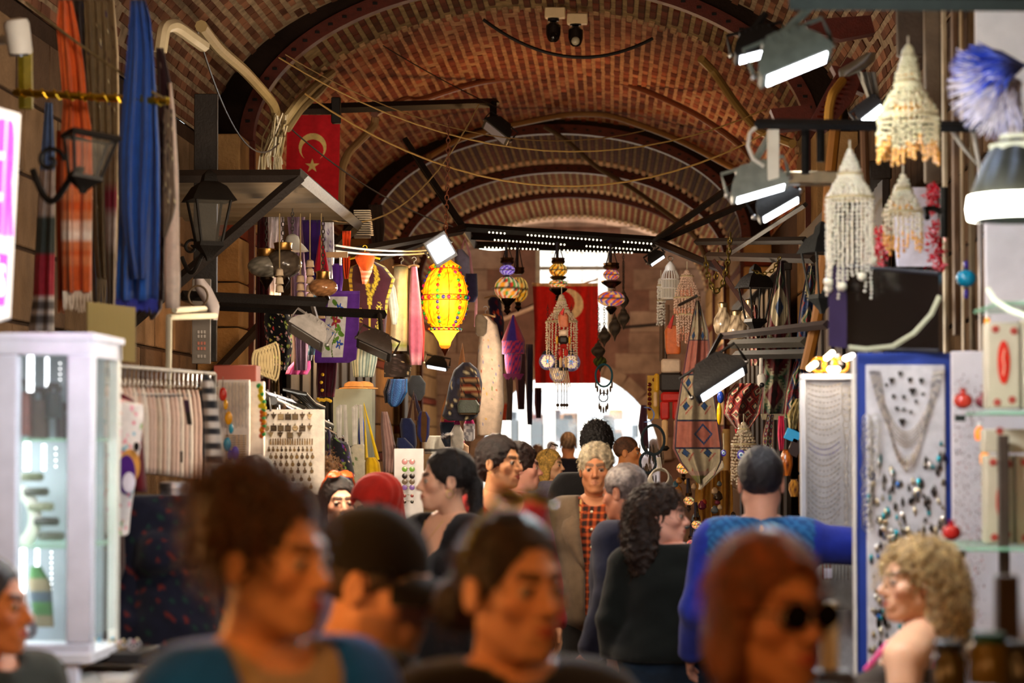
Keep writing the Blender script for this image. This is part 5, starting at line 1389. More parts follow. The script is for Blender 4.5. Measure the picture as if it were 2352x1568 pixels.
# burgundy vest
def vest():
    d = 16.2; t = thing('vest', 'burgundy velvet vest with gold braid trim on a yellow hanger, orange scarf', 'vest', P(850, 860, d))
    def vc(u, v):
        x = u - .5; y = v
        e = abs(abs(x) - max(0, .22 - y * .5)) 
        if y < .5 and e < .05: return 'a89428' if (int(y * 60) + int(u * 40)) % 3 else '6c5a18'
        if abs(abs(x) - .46) < .035 and y < .6: return 'a89428' if int(y * 50) % 3 else '5c4a14'
        if y >= .4 and abs(x) < .035: return 'b09c30'
        for cx, cy in ((.26, .55), (-.26, .62), (.24, .8), (.3, .68)):
            q = math.hypot(x - cx, (y - cy) * 1.2); 
            if .03 < q < .05 or (q < .1 and abs(math.sin(6 * math.atan2(y - cy, x - cx))) > .93): return 'b8a83c'
        return '34101c'
    g = G(); hang(g, [(600, 836, 860), (612, 805, 885), (640, 800, 908), (690, 806, 892), (760, 812, 886), (800, 818, 880)], d, .2, vc, nf=3, fa=.04, nr=90, m=120); part('vest_body', g, M('cloth'), t, angle=None)
    g = G(); hang(g, [(578, 826, 846), (590, 814, 862), (605, 820, 858), (622, 834, 848)], d - .12, .12, 'd8581c', nf=4, nr=14); part('orange_scarf', g, M('cloth'), t, angle=None)
    g = G(); hang(g, [(606, 822, 858), (625, 828, 854), (652, 832, 842)], d - .11, .08, stripes(['e88a68', 'f0b8a0'], 9), nf=4, nr=30); part('lace_scarf', g, M('cloth'), t, angle=None)
    hanger(t, 838, 586, 70, d, 'd8b820', 20, mat='plain')
    g = G(); hang(g, [(790, 812, 870), (830, 808, 866), (866, 812, 858)], d + .06, .16, stripes(['8a9a90', '5a6c68', 'b0b4a4'], 24, 0), nf=6, nr=14, m=60); part('striped_skirt', g, M('cloth'), t, angle=None)
vest()
t = garm('blouse', 'white striped half-sleeve blouse peeping out behind the burgundy vest', 'blouse', [(640, 888, 898), (660, 888, 908), (710, 894, 916), (745, 900, 912)], 16.5, .1, stripes(['dce4e0', 'b8c4c0'], 9, 0), nf=2, m=30)
cl('hanging_skirt', 'burgundy skirt edged with gold coins below the embroidered cloth', 'skirt', [(830, 728, 775), (880, 726, 772), (912, 728, 768)], 15.3, bands([(.9, '420c1e'), (1, '5a1428')]), amp=.03, nf=4)
for k in range(12):
    g = G(); s = 15.2 / F; g.lathe(P(730 + 3.6 * k, 916 + 5 * hsh(k, 1), 15.2) if k < 9 else P(738 + 2 * k % 5, 842 + 18 * (k - 8), 15.2), [(.001, -.002), (4 * s, -.001), (4 * s, .002), (.001, .003)], 'c8a030', 10, R=rotm('X', 90)); solo('gold_coin', g, M('metal'), 'gold coin trimming on the hanging burgundy skirt', 'coin', 'coins on the burgundy skirt')
garm('dress', 'long cream dress on a clip hanger left of the pink scarf', 'dress', [(612, 905, 938), (650, 903, 936), (740, 898, 936), (806, 895, 935)], 16.8, .14, bands([(.03, '7a7858'), (.1, 'a8a088'), (.93, 'c8c0a4'), (.95, '8a9a58'), (1, 'd0d0c0')]), nf=6, hang_=40)
garm('scarf', 'sheer pink scarf hanging between the cream dress and the yellow lantern', 'scarf', [(612, 944, 958), (680, 940, 966), (780, 938, 972), (838, 942, 968)], 16.5, .1, bands([(.5, 'c87a8c'), (.9, 'b86078'), (1, 'd8909c')]), nf=5, fa=.2, hang_=24)
cl('scarf', 'red sequinned scarf edge behind the pink one', 'scarf', [(640, 950, 960), (760, 950, 976), (830, 958, 974)], 16.75, floral('b02838', ['e86a70', 'f0a090'], 30, .12, 5, 5), nr=30, amp=.02)
for k, (y0, y1) in enumerate(((563, 574), (576, 580))):
    g = G(); g.tube(cable(P(770, y0, 15.2), P(985, y1, 17), .02), .007, 'c8c4b4', 6); solo('hanging_cable', g, M('plain'), ('upper' if k == 0 else 'lower') + ' white cable the dresses hang from', 'cable')
# yellow beaded lantern
def big_lantern():
    d = 17.0; s = d / F; cx = 1022; t = thing('beaded_lantern', 'large glowing yellow beaded lantern hanging on a rusty chain', 'lantern', P(cx, 805, d))
    def lc(a, k):
        h = hsh(int(a * 30), k); return 'ff9800' if h < .45 else 'ffb010' if h < .8 else 'e87400'
    pr = [(52 * s * math.sin(q) ** .75, -72 * s * math.cos(q)) for q in np.linspace(.42, PI - .36, 22)]
    part('shade', G().lathe(P(cx, 684, d), pr, lc, 60, flute=.012, nfl=12), M('emit', 1.5), t, angle=None)
    part('collar', G().lathe(P(cx, 606, d), [(34 * s, -9 * s), (36 * s, -6 * s), (20 * s, 4 * s), (12 * s, 10 * s), (5 * s, 18 * s)], lc, 40, flute=.03, nfl=12), M('emit', 1.1), t, angle=None)
    part('lower_cone', G().lathe(P(cx, 777, d), [(5 * s, -26 * s), (12 * s, -18 * s), (14 * s, -8 * s), (26 * s, 12 * s), (36 * s, 20 * s), (30 * s, 22 * s)], lambda a, k: 'ffd030' if k > 1 else 'c86010', 40, flute=.03, nfl=12), M('emit', 2.4), t, angle=None)
    BC_ = ['c81c2c', 'd87010', '2a8a30', '28288c', 'b01c60', 'e0a010']
    for k in range(12):                       # ribs of jewels
        a = 2 * PI * k / 12 + .26; g = G()
        for i, q in enumerate(np.linspace(.5, PI - .45, 13)):
            if k % 2 == 0: g.ball(P(cx, 684, d) + (math.cos(a) * (53 * s * math.sin(q) ** .75), math.sin(a) * (53 * s * math.sin(q) ** .75), -72 * s * math.cos(q)), 4.2 * s, BC_[int(hsh(i, k) * 6)], 8, 6)
        g.tube([P(cx, 684, d) + (math.cos(a) * 52.6 * s * math.sin(q) ** .75, math.sin(a) * 52.6 * s * math.sin(q) ** .75, -72 * s * math.cos(q)) for q in np.linspace(.42, PI - .36, 12)], .0022, '7a3a08', 4)
        part('jewelled_rib', g, M('gloss'), t)
    for i, (y, R) in enumerate(((684, 53.5), (614, 35), (756, 37))):
        n = 28 if i == 0 else 20; g = G()
        for z in (-6, 6) if i == 0 else (3,): g.ring(P(cx, y + z, d), R * s, .003, '8a3c10', 40, 5, 'z')
        for k in range(n): a = 2 * PI * k / n; g.ball(P(cx, y, d) + (math.cos(a) * R * s, math.sin(a) * R * s, 0), (5 if i == 0 else 3.2) * s, BC_[(k * 7 + i) % 6], 8, 6)
        part('jewelled_band', g, M('gloss'), t)
    part('tip', G().lathe(P(cx, 808, d), [(.001, -10 * s), (3 * s, -4 * s), (5 * s, 0), (9 * s, 5 * s), (9 * s, 8 * s)], '8a4020', 16), M('metal'), t)
    g = G(); chain_geo(g, [P(1031, 262, d), P(1028, 400, d), P(1022, 590, d)], .022, .0038, '5a3020'); part('chain', g, M('iron'), t)
    lamp(*P(cx, 650, d - .0), 0.001, AMBER)
    lamp(*(P(cx, 690, d) + (0, -.35, 0)), 14, (1, .62, .12), .1)
big_lantern()
# bags and dresses right of the lantern
bag('grey backpack with dusty pink straps hanging right of the yellow lantern', [(572, 1050, 1062), (590, 1044, 1078), (640, 1046, 1080), (680, 1056, 1092)], 18.6, .16, '6e6a84', strap=[[(1058, 580), (1068, 546), (1078, 580), (1086, 640)], [(1090, 640), (1094, 690), (1092, 750)]], scol='a8747c')
bag('navy cloth pouch below the grey backpack', [(628, 1070, 1096), (680, 1068, 1098), (694, 1074, 1090)], 18.4, .1, '2a2644')
garm('dress', 'white dress embroidered with tiny coloured dots and flowers', 'dress', [(725, 1108, 1122), (745, 1104, 1142), (800, 1098, 1154), (860, 1096, 1156), (930, 1092, 1158), (1000, 1096, 1150)], 19.0, .2,
     lambda u, v: 'd8a888' if False else (floral_w(u, v)), nf=5, fa=.1, nr=70, m=90) if False else None
fw = floral('cdb8a4', ['b85a30', '5a6ab0', 'c83c48', 'd8a840', '6a8a4a'], 46, .03, 17, 2.2)
garm('dress', 'long white dress embroidered with tiny coloured dots and flowers', 'dress', [(725, 1108, 1122), (745, 1104, 1142), (800, 1098, 1154), (860, 1096, 1156), (930, 1092, 1158), (1000, 1096, 1150)], 19.0, .2, fw, nf=5, fa=.1, nr=80, m=90, hang_=44)
garm('dress', 'orange-red edged skirt right behind the long white dress', 'dress', [(860, 1146, 1162), (920, 1148, 1166), (965, 1144, 1162)], 19.6, .1, bands([(.6, 'c8b090'), (1, 'd84a20')]), nf=3)
garm('vest', 'navy and maroon embroidered vest on a wooden hanger beyond the white dress', 'vest', [(682, 1128, 1140), (690, 1120, 1150), (740, 1126, 1158), (790, 1130, 1156)], 20.2, .14, floral('28203e', ['6a1c30', 'd85030', '3a3060'], 20, .1, 6, 1.5), nf=4, hang_=44, nr=30)
bag('small white drawstring backpack by the top of the white dress', [(722, 1094, 1108), (735, 1090, 1120), (765, 1092, 1118), (772, 1098, 1112)], 18.2, .1, '9a8c7c')
def kb(u, v): return ['7a2c1c', 'b89468', '5a4c40', '8c3c20', 'c8a878', '3c4450'][int(v * 16) % 6] if abs(((u * 8 + v * 3) % 1) - .5) > .12 else '2a2420'
bag('denim-blue and kilim-striped backpack with a tan strap, left of the women', [(832, 1062, 1080), (850, 1042, 1100), (880, 1032, 1108), (930, 1022, 1104), (958, 1014, 1096), (966, 1030, 1080)], 15.2, .22, floral('3c3a46', ['4a4e66', '2c2a30', '5c4a3c'], 40, .12, 3, 1.4),
    strap=[[(1056, 838), (1062, 790), (1066, 838)], [(1030, 905), (1018, 940), (1016, 968)]], scol='a06a40', pocket=[(866, 1056, 1100), (900, 1056, 1106), (945, 1050, 1102), (952, 1056, 1096)], pcol=kb)
bag('small round grey-green pocket bag clipped to the kilim backpack', [(918, 1056, 1094), (930, 1050, 1102), (948, 1052, 1098)], 14.98, .06, '5c6458', mat='leather')
garm('trousers', 'dark jacquard harem trousers below the cream dress', 'trousers', [(812, 888, 936), (840, 882, 946), (866, 882, 942)], 16.9, .16, floral('2e2624', ['4a3e3c', '3c3032'], 60, .06, 2, 1), nf=6, nr=24)
bag('shiny blue patterned shoulder bag under the cream dress', [(870, 896, 936), (900, 888, 936), (925, 890, 922), (934, 898, 912)], 16.0, .14, stripes(['1c3c70', '24508c', '182c54', '2a6098'], 12, 0), mat='leather', strap=[[(894, 870), (884, 900), (888, 925)]], scol='101420')
bag('pale pink strapped round bag beside the blue one', [(862, 944, 966), (880, 936, 978), (905, 938, 976), (920, 950, 966)], 16.3, .1, '26282c')
bag('navy blue baseball-style bag with brown strap, left pair', [(960, 922, 944), (975, 918, 954), (1020, 922, 958), (1048, 925, 950)], 14.6, .16, '20264a', strap=[[(938, 965), (950, 900), (956, 965)]], scol='4a2a1c')
bag('navy blue cap hanging at the bottom of the bag cluster', [(1005, 912, 930), (1025, 910, 950), (1045, 930, 952)], 14.4, .12, '242c50', name='cap', cat='cap')
bag('royal blue and brown oval bag, right one of the navy pair', [(945, 964, 980), (960, 958, 988), (1000, 958, 986), (1015, 966, 980)], 14.7, .12, lambda u, v: '5a3c20' if .3 < u < .75 else '2a2c6a', strap=[[(966, 950), (958, 930), (950, 905)]], scol='3a3448')
bag('dark denim backpack with red trim beside the white pouches', [(962, 1012, 1050), (975, 1010, 1054), (1010, 1014, 1048), (1026, 1022, 1042)], 15.5, .14, lambda u, v: 'b02c58' if v < .1 else ('c8d0e0' if .5 < v < .66 and int(u * 20 + v * 30) % 3 == 0 else '26303e'))
for i, (x, y, w, h, c) in enumerate(((1050, 1005, 30, 60, 'c8c0b4'), (1078, 985, 26, 56, 'b8b4b8'), (1060, 1030, 34, 26, 'd0a888'))):
    bag(['fluffy white drawstring pouch under the kilim backpack', 'pouch printed grey and white with a magenta top', 'peach woolly pouch at the bottom of the pouches'][i], [(y - h / 2, x - w * .2, x + w * .2), (y - h * .2, x - w / 2, x + w / 2), (y + h * .4, x - w / 2, x + w / 2), (y + h / 2, x - w * .3, x + w * .3)], 15.3 + .1 * i, .1, (lambda u, v: 'b02468' if v < .3 else ('8a8890' if hsh(int(u * 8), int(v * 8)) > .6 else 'd0ccd0')) if i == 1 else c, strap=[[(x - 4, y - h / 2), (x, y - h / 2 - 14), (x + 4, y - h / 2)]], scol='b03070')
cl('table_cover', 'white cloth with black trim covering the stall under the bags', 'cloth', [(1000, 975, 1066), (1030, 974, 1068), (1042, 976, 1066)], 15.9, bands([(.75, 'dcd8cc'), (.9, '4a4a48'), (1, 'd0ccc0')]), amp=.03)
garm('scarf', 'long dusty pink silk scarf bundle hanging left of the navy bags', 'scarf', [(945, 876, 890), (980, 874, 900), (1040, 878, 912), (1085, 880, 905)], 14.6, .12, stripes(['a8827a', '8c6a64', 'b8948c'], 11, 0), nf=6, fa=.2, m=44)
# cupboard board, hats, totes
box_px('grey_panel', 'pale grey wooden partition panel with straw hats on top', 'panel', 765, 893, 855, 1075, 16.4, .18, '8c9488')
for i, (x, c) in enumerate(((812, 'd8a060'), (836, 'cf9458'))):
    t = thing('straw_hat', ('left' if i == 0 else 'right') + ' straw hat lying on top of the grey partition', 'hat', P(x, 895, 16.5 + .1 * i)); s = 16.5 / F
    g = G(); g.lathe(P(x, 893, 16.5 + .1 * i), [(34 * s, 0), (33 * s, 2 * s), (23 * s, 4 * s), (21 * s, 12 * s), (12 * s, 17 * s), (2 * s, 18 * s)], c, 28); part('crown', g, M('cloth'), t, angle=None); g = G(); g.ring(P(x, 889, 16.5 + .1 * i), 22.5 * s, .004, '6a4020', 28, 5, 'z'); part('hat_band', g, M('cloth'), t)
for i, (x, c, c2, y1) in enumerate(((786, 'd8d4cc', 'd8d4cc', 1060), (822, 'dcd8c8', 'd0d0c0', 1110))):
    bag(['white canvas tote with long handles, left one on the grey partition', 'cream canvas tote printed with green leaves and yellow arches'][i], [(1020, x - 8, x + 14), (1030, x - 20, x + 20), (1080, x - 18, x + 26), (y1, x - 10, x + 26)], 14.6 + .1 * i, .07, floral('d8d0b8', ['5a7a40', 'c8a030', 'd8d0b8'], 14, .12, 5 + i, 1.3) if i else c, strap=[[(x - 6, 1022), (x - 4, 930), (x + 6, 930), (x + 10, 1022)], [(x - 8, 1022), (x - 10, 935), (x - 2, 932)]], scol='e0dcd4')
bag('mustard yellow crocheted shoulder bag with a long cord', [(1050, 842, 862), (1062, 838, 872), (1100, 838, 878), (1116, 846, 872)], 13.8, .12, stripes(['c8a010', 'b08808'], 30, 0), strap=[[(842, 1056), (836, 928), (868, 1056)]], scol='d0b010')
garm('dress', 'royal blue garment slice between the cream tote and yellow cord', 'dress', [(960, 824, 834), (1000, 822, 842), (1050, 826, 842)], 15.4, .1, '1c4cb8', nf=2)
garm('dress', 'black blouse embroidered with violet, on the slanting rack', 'blouse', [(1005, 760, 772), (1020, 758, 800), (1090, 766, 815), (1130, 776, 816)], 13.4, .16, floral('14121a', ['4a2a80', '6a8a30', '8a2a48'], 40, .06, 14, 1.3), nf=4, nr=40, m=50)
for k in range(4):
    t = thing('rack_rail', ['topmost', 'second', 'third', 'lowest'][k] + ' chrome rail of the slanting clothes racks on the left', 'rail', P(610, 905 + 30 * k, 12.6 + .3 * k)); y = 906 + 14 * k; x0 = 606 + 22 * k
    a, b = P(x0, y, 12.2 + .3 * k), P(x0 + 120 + 12 * k, y + 36 + 22 * k, 15.5)
    part('bar', G().tube([a, b], .022, ['5a544c', '7a7e82', '5a4434', '6a6e72'][k], 4 if k % 2 == 0 else 10), M('metal'), t)
    for j in range(9): q = a + (b - a) * (j + .5) / 9; part('hook', G().tube([q + (0, 0, .03), q + (.01, -.02, -.01), q + (.02, -.02, -.08)], .006, 'b8bcc0', 5), M('metal'), t)
t = thing('chrome_rack', 'bundle of curved chrome rack arms behind the pendant board', 'rack', P(680, 910, 14))
for k in range(5): part('arm', G().tube([P(650 + 8 * k, 895 + 2 * k, 14), P(665 + 9 * k, 896 + 2 * k, 14), P(690 + 8 * k, 915 + 3 * k, 14.3), P(712 + 8 * k, 936, 14.5)], .012, '80888e', 8), M('metal'), t)
# necklace boards on the left
def lboard(label, x0, y0, x1, y1, d):
    g = G(); a, b = P(x0, y0, d), P(x1, y1, d); g.box(((a[0] + b[0]) / 2, d + .015, (a[2] + b[2]) / 2), (b[0] - a[0], .03, a[2] - b[2]), 'f0e6d8'); return solo('jewellery_board', g, M('cloth'), label, 'display board')
lboard('white necklace board beside the striped top', 500, 872, 572, 1085, 10.6); lboard('second white necklace board, right behind the first', 572, 876, 606, 1060, 10.8)
for k in range(16):
    x = 506 + 3.9 * k; y1 = 985 - 2 * (k % 3); g = G(); s = 10.5 / F
    for i in range(26): g.ball(P(x + .8 * math.sin(i + k), 880 + (y1 - 880) * i / 26, 10.57), 1.4 * s, ['c8b080', '9a8a70', 'd8c8a8', '7a6a58'][k % 4], 5, 3)
    solo('necklace', g, M('metal'), 'fine bead necklace hanging straight down on the first necklace board', 'necklace', 'necklaces on the upper part of the first board', stuff=False)
for k in range(12):
    x = 520 + 4 * k; g = G(); s = 10.5 / F
    for i in range(14): g.ball(P(x, 1000 + 72 * i / 14, 10.57), 2.0 * s, ['c8a050', '8a7a60', 'd0b070'][k % 3], 5, 3)
    solo('necklace', g, M('metal'), 'short gold-toned bead strand on the lower part of the first board', 'necklace', 'gold strands on the lower part of the first board')
for i, (x, y, c, c2, lab) in enumerate(((512, 905, 'c02818', 'd8a010', 'red and yellow beaded pendant hanging left on the first necklace board'), (525, 960, 'e0a010', '1890b0', 'yellow bird-shaped pendant with a turquoise drop'), (522, 1020, '1a80a0', '2838b0', 'square turquoise glass pendant with red beads'), (540, 1040, '3a28b0', 'c01c50', 'blue and magenta glass tassel pendant'))):
    t = thing('glass_pendant', lab, 'pendant', P(x, y + 30, 10.4)); s = 10.4 / F
    g = G(); g.ball(P(x, y, 10.4), (9 * s, .01, 16 * s), c, 10, 8); part('body', g, M('gloss'), t); part('drop', G().ball(P(x + 6, y + 24, 10.4), (6 * s, .008, 12 * s), c2, 8, 6), M('gloss'), t); part('cord', G().tube([P(x, y - 40, 10.45), P(x, y - 14, 10.4)], .002, '6a5040', 4), M('cloth'), t)
t = thing('flower_garland', 'garland of yellow, green and amber cloth flowers on the second board', 'garland', P(602, 1000, 10.6))
for k in range(26): part('flower', G().ball(P(594 + 10 * hsh(k, 1) + k * .25, 886 + k * 4.6, 10.62), (.012, .01, .012), ['d8c010', 'c8b010', '3a9a50', 'd89010', 'c85a18'][0 if k < 13 and k % 4 else 2 if k % 4 == 0 else 3 + k % 2], 7, 5), M('cloth'), t)
# pendant board
lboard('cream felt board covered with rows of old silver pendants', 600, 940, 744, 1135, 12.4)
def pend(x, y, shp, w, h, c):
    s = 12.3 / F; g = G(); q = P(x, y, 12.38); W, Hh = w * s / 2, h * s / 2
    if shp == 't': o = [(-W, Hh), (0, -Hh), (W, Hh)]
    elif shp == 'r': o = [(-W, Hh), (-W, -Hh), (W, -Hh), (W, Hh)]
    else: o = [(W * math.cos(a), Hh * math.sin(a)) for a in np.linspace(0, 2 * PI, 11)[:-1]]
    n = len(o); v = [(a, 0, b) for a, b in o] + [(a * .8, -.008, b * .8) for a, b in o]
    g.add(np.array(v) + q, [(i, (i + 1) % n, n + (i + 1) % n, n + i) for i in range(n)] + [tuple(range(n, 2 * n)), tuple(range(n))[::-1]], c)
    g.tube([q + (0, -.002, Hh), q + (0, -.003, Hh + 4 * s)], .0025, c, 4)
    for k in range(3): g.ball(q + ((k - 1) * W * .35, -.009, Hh * .2), min(W, Hh) * .16, 'a89878', 5, 3)
    nm = {'t': 'triangular', 'r': 'rectangular', 'o': 'round'}[shp]
    rw = int(np.argmin([abs(y - q_) for q_ in (957, 983, 999, 1016, 1033, 1049, 1066, 1082, 1100, 1118)])); lb = '%s silver pendant in row %s of the cream felt board' % (nm, ['one', 'two', 'three', 'four', 'five', 'six', 'seven', 'eight', 'nine', 'ten'][rw]); solo('silver_pendant', g, M('metal'), lb, 'pendant', lb.replace('pendant', 'pendants'))
for y, row in ((957, 'ttrrrtt'), (983, 'orrrort'), (999, 'ttrt')):
    for i, ch in enumerate(row): pend(612 + i * (16.5 if len(row) > 5 else 22) + (0 if len(row) > 5 else 10), y, ch, 14, 14, ['6a5a48', '7c6a52', '5a4c3e', 'c0a880'][(i * 3 + y) % 4])
for i in range(18): pend(622 + i * 5.6, 1016, 'r', 2.6, 11, ['b08c50', '8a6c40'][i % 2])
for r, (y, n, w) in enumerate(((1033, 11, 7), (1049, 9, 9), (1066, 8, 9), (1082, 7, 9), (1100, 6, 9), (1118, 6, 9))):
    for i in range(n): pend(618 + i * 102 / (n - .5) + 4 * (r % 2), y, 'o', w, w * 1.15, ['7a6448', '8c7450', 'a08050', '5c4a38'][(i + r) % 4])
# sunglasses rack
t = thing('sunglasses_rack', 'white upright board holding round sunglasses', 'rack', P(935, 1195, 13.4)); g = G(); a, b = P(905, 1030, 13.4), P(972, 1235, 13.4)
g.box(((a[0] + b[0]) / 2, 13.42, (a[2] + b[2]) / 2), (b[0] - a[0], .03, a[2] - b[2]), 'dcd8d8'); part('board', g, M('plain'), t)
for r, (y, c, lab) in enumerate(((1060, 'c88a8a', 'rose-tinted'), (1077, '6a9a3a', 'green'), (1093, '1a1616', 'black'), (1106, '6a5a48', 'gold-rimmed mirrored'), (1119, '7a5aa0', 'violet'), (1138, '8a3a38', 'small red'), (1152, '2a2a24', 'small dark'))):
    tt = thing('sunglasses', lab + ' round sunglasses on the white rack, row %s from the top' % ['one', 'two', 'three', 'four', 'five', 'six', 'seven'][r], 'sunglasses', P(938, y + 6, 13.3)); s = 13.3 / F
    for sx in (-8.5, 8.5):
        q = P(938 + sx, y, 13.32); rr = (6 if r < 5 else 3.5) * s; part('lens', G().lathe(q, [(.001, -.001), (rr, 0), (rr, .002), (.001, .003)], c, 16, R=rotm('X', 90)), M('gloss'), tt); part('rim', G().ring(q, rr, .0015, 'a8905c', 16, 4), M('metal'), tt)
    part('bridge', G().tube([P(935, y - 2, 13.32), P(941, y - 2, 13.32)], .0015, 'a8905c', 4), M('metal'), tt)
# flag on the left
def flag_cols(cx, cy, R, star, asp, base='a81820', ink='c8b070'):
    """asp: height over width; crescent centre in u and v*asp"""
    def f(u, v):
        x, y = u, v * asp
        c1 = math.hypot(x - cx, y - cy) < R; c2 = math.hypot(x - cx, y - (cy + R * .25)) < R * .8
        if c1 and not c2: return ink
        dx, dy = x - star[0], y - star[1]; q = math.hypot(dx, dy)
        a = (math.atan2(dx, -dy) % (2 * PI / 5)); a = min(a, 2 * PI / 5 - a)
        if q < star[2] * .382 * math.cos(PI / 5) / math.cos(PI / 5 - a) / .809 * .809 * (1) or q * (math.cos(a) + math.sin(a) * (1 / .2265 - math.cos(0)) / 3.08) < star[2] * .99 and q < star[2] and False: return ink
        k = star[2] * math.sin(math.radians(18)) / math.sin(PI - math.radians(18) - a) if a < PI else 0
        if q < k: return ink
        return base
    return f
def flag_l():
    t = thing('flag', 'red flag with white crescent and star hanging vertically by the left wall', 'flag', P(718, 480, 18.6))
    g = G(); drape(g, [(264, 660, 781), (300, 659, 781), (400, 657, 779), (470, 690, 776), (485, 730, 775)], 18.6, flag_cols(.49, .6, .26, (.49, .95, .14), 1.8, 'b01420'), amp=.018, nf=1.2, nr=240, nc=130); part('cloth', g, M('cloth'), t, angle=None)
    part('rod', G().tube([P(655, 261, 18.6), P(784, 261, 18.6)], .008, '2a2420', 6), M('iron'), t)
flag_l()
t = thing('ceiling_beam', 'long black steel bar under the vault with a floodlight at its right end', 'beam', P(690, 260, 18.2)); a, b = P(690, 251, 18.0), P(1139, 236, 20.5)
part('bar', G().tube([a, b], .04, '16110f', 4), M('iron'), t); part('drop_post', G().tube([P(1133, 232, 20.4), P(1133, 285, 20.4)], .03, '16110f', 4), M('iron'), t); part('clamp', G().box(P(772, 254, 18.3), (.07, .07, .2), '16110f'), M('iron'), t)
flood('black floodlight at the end of the long ceiling bar', 1142, 300, 20.3, .26, 70, -39, col='1c1a1a', lit=0, lcol='b8b8c8', hh=.7)
# wall heater
t = thing('wall_heater', 'ribbed grey wall heater behind the awning corner', 'heater', P(828, 545, 18.5)); part('body', G().box(P(832, 514, 18.6), (.13, .05, .22), '6a6058'), M('iron'), t)
for k in range(12): part('fin', G().box(P(832 + .6 * k, 484 + k * 5, 18.55), (.13, .05, .009), 'a89c88'), M('metal'), t)
# pipes and cable bundles
def conduit(label, pts, r, col='8a7250', mat='plain', name='conduit'):
    q = np.array([P(*p) for p in pts]); n = len(q); tt = np.linspace(0, n - 1, n * 5); sm = np.stack([np.interp(tt, range(n), q[:, k]) for k in range(3)], 1)
    for _ in range(3): sm[1:-1] = (sm[:-2] + sm[1:-1] * 2 + sm[2:]) / 4
    solo(name, G().tube(sm, r, col, 8), M(mat), label, 'pipe' if name == 'conduit' else 'cable')
conduit('beige conduit running down the left vault to the cable knot', [(462, 60, 13.5), (500, 110, 14.5), (560, 160, 15.8), (605, 210, 17), (630, 240, 17.4), (636, 280, 17.6), (650, 300, 17.6)], .036, '9a8458')
conduit('short white lagged pipe sticking out at the top left', [(368, 120, 12.5), (376, 62, 12.5), (400, 56, 12.6), (440, 85, 12.8), (468, 105, 13)], .036, 'b8a888')
conduit('upper beige conduit fanning out of the cable knot towards the vault', [(650, 282, 17.6), (680, 240, 17.6), (720, 200, 18.5), (762, 168, 19.3)], .036, 'a89468')
conduit('lower beige conduit fanning out of the cable knot', [(660, 296, 17.6), (690, 250, 17.8), (730, 215, 18.5), (758, 180, 19.3)], .03, '94825c')
conduit('beige conduit hanging in an arc right of the left flag', [(862, 270, 20), (860, 290, 20), (830, 320, 19.8), (800, 350, 19.5), (785, 385, 19.4), (782, 430, 19.4), (782, 470, 19.4)], .034, '9a7a50')
conduit('brown conduit following the curve of the middle vault', [(860, 262, 19.6), (930, 225, 22), (960, 232, 22), (1040, 205, 23), (1110, 186, 23.6), (1250, 172, 24), (1400, 178, 24), (1500, 215, 23.6), (1600, 262, 23), (1700, 330, 21), (1745, 390, 20)], .03, '6a3c28')
conduit('second conduit following the middle vault, nearer the second rib', [(985, 360, 24.5), (1050, 320, 25), (1150, 292, 25.5), (1300, 262, 26), (1400, 262, 26), (1560, 320, 25.6), (1700, 395, 24)], .032, '6a5030')
conduit('olive conduit down the right vault', [(1610, 135, 19.4), (1640, 165, 19.6), (1690, 240, 19.2), (1740, 300, 18.8), (1820, 330, 18)], .034, '8a6c38')
conduit('black drooping hose across the far ribs', [(1250, 290, 26.6), (1300, 320, 26.6), (1370, 385, 26.6), (1450, 430, 26.5), (1560, 510, 26), (1600, 545, 26), (1625, 600, 26)], .026, '3a2c1c')
rs = np.random.default_rng(4)
g = G()
for k in range(46):
    x = 596 + rs.uniform(0, 50); y1 = rs.uniform(330, 410); x2 = 640 + rs.uniform(-20, 20)
    g.tube(np.array([P(x2, 275 + rs.uniform(-15, 25), 17.5 + rs.uniform(-.1, .1)), P((x + x2) / 2 + rs.uniform(-10, 10), 315, 17.4 + rs.uniform(-.1, .1)), P(x, 360, 17.4), P(x + rs.uniform(-6, 6), y1 + 10, 17.4)]), .006, random.choice(['d8cca8', 'c0b490', 'e8e0c8', 'a89870', '6a5c40']), 4)
solo('cable_tangle', g, M('plain'), 'tangle of pale cables tied in a knot by the left steel column', 'cable', stuff=True)
for k, (pts, sag, r, c) in enumerate((((640, 132, 17.6, 1760, 250, 19), .5, .006, 'a08048'), ((700, 215, 17.8, 1770, 300, 18.4), .55, .007, 'a8864c'), ((655, 125, 17.8, 1480, 300, 20), .3, .005, '8a6c40'), ((880, 105, 19.1, 1150, 250, 20.4), .02, .005, '241c16'), ((1110, 45, 19, 1500, 88, 19), .22, .014, '16110e'), ((600, 395, 16, 1100, 240, 19), .6, .006, 'a88c58'), ((450, 60, 13.5, 640, 330, 17), .3, .006, '3a2c20'), ((1040, 520, 18, 640, 270, 17.6), .1, .006, '2c2018'))):
    g = G(); g.tube(cable(P(*pts[:3]), P(*pts[3:]), sag, 20), r, c, 5)
    solo('hanging_cable', g, M('plain'), ['highest thin tan cable sagging right across the arcade', 'lower tan cable bundle sagging across the arcade', 'thin brown cable crossing behind the tan ones', 'thin black stay wire above the ceiling bar', 'black cable behind the two ceiling cameras', 'tan cable drooping past the left flag', 'chain-like dark cable along the upper left pier', 'dark wire down to the black lamp frame'][k], 'cable')
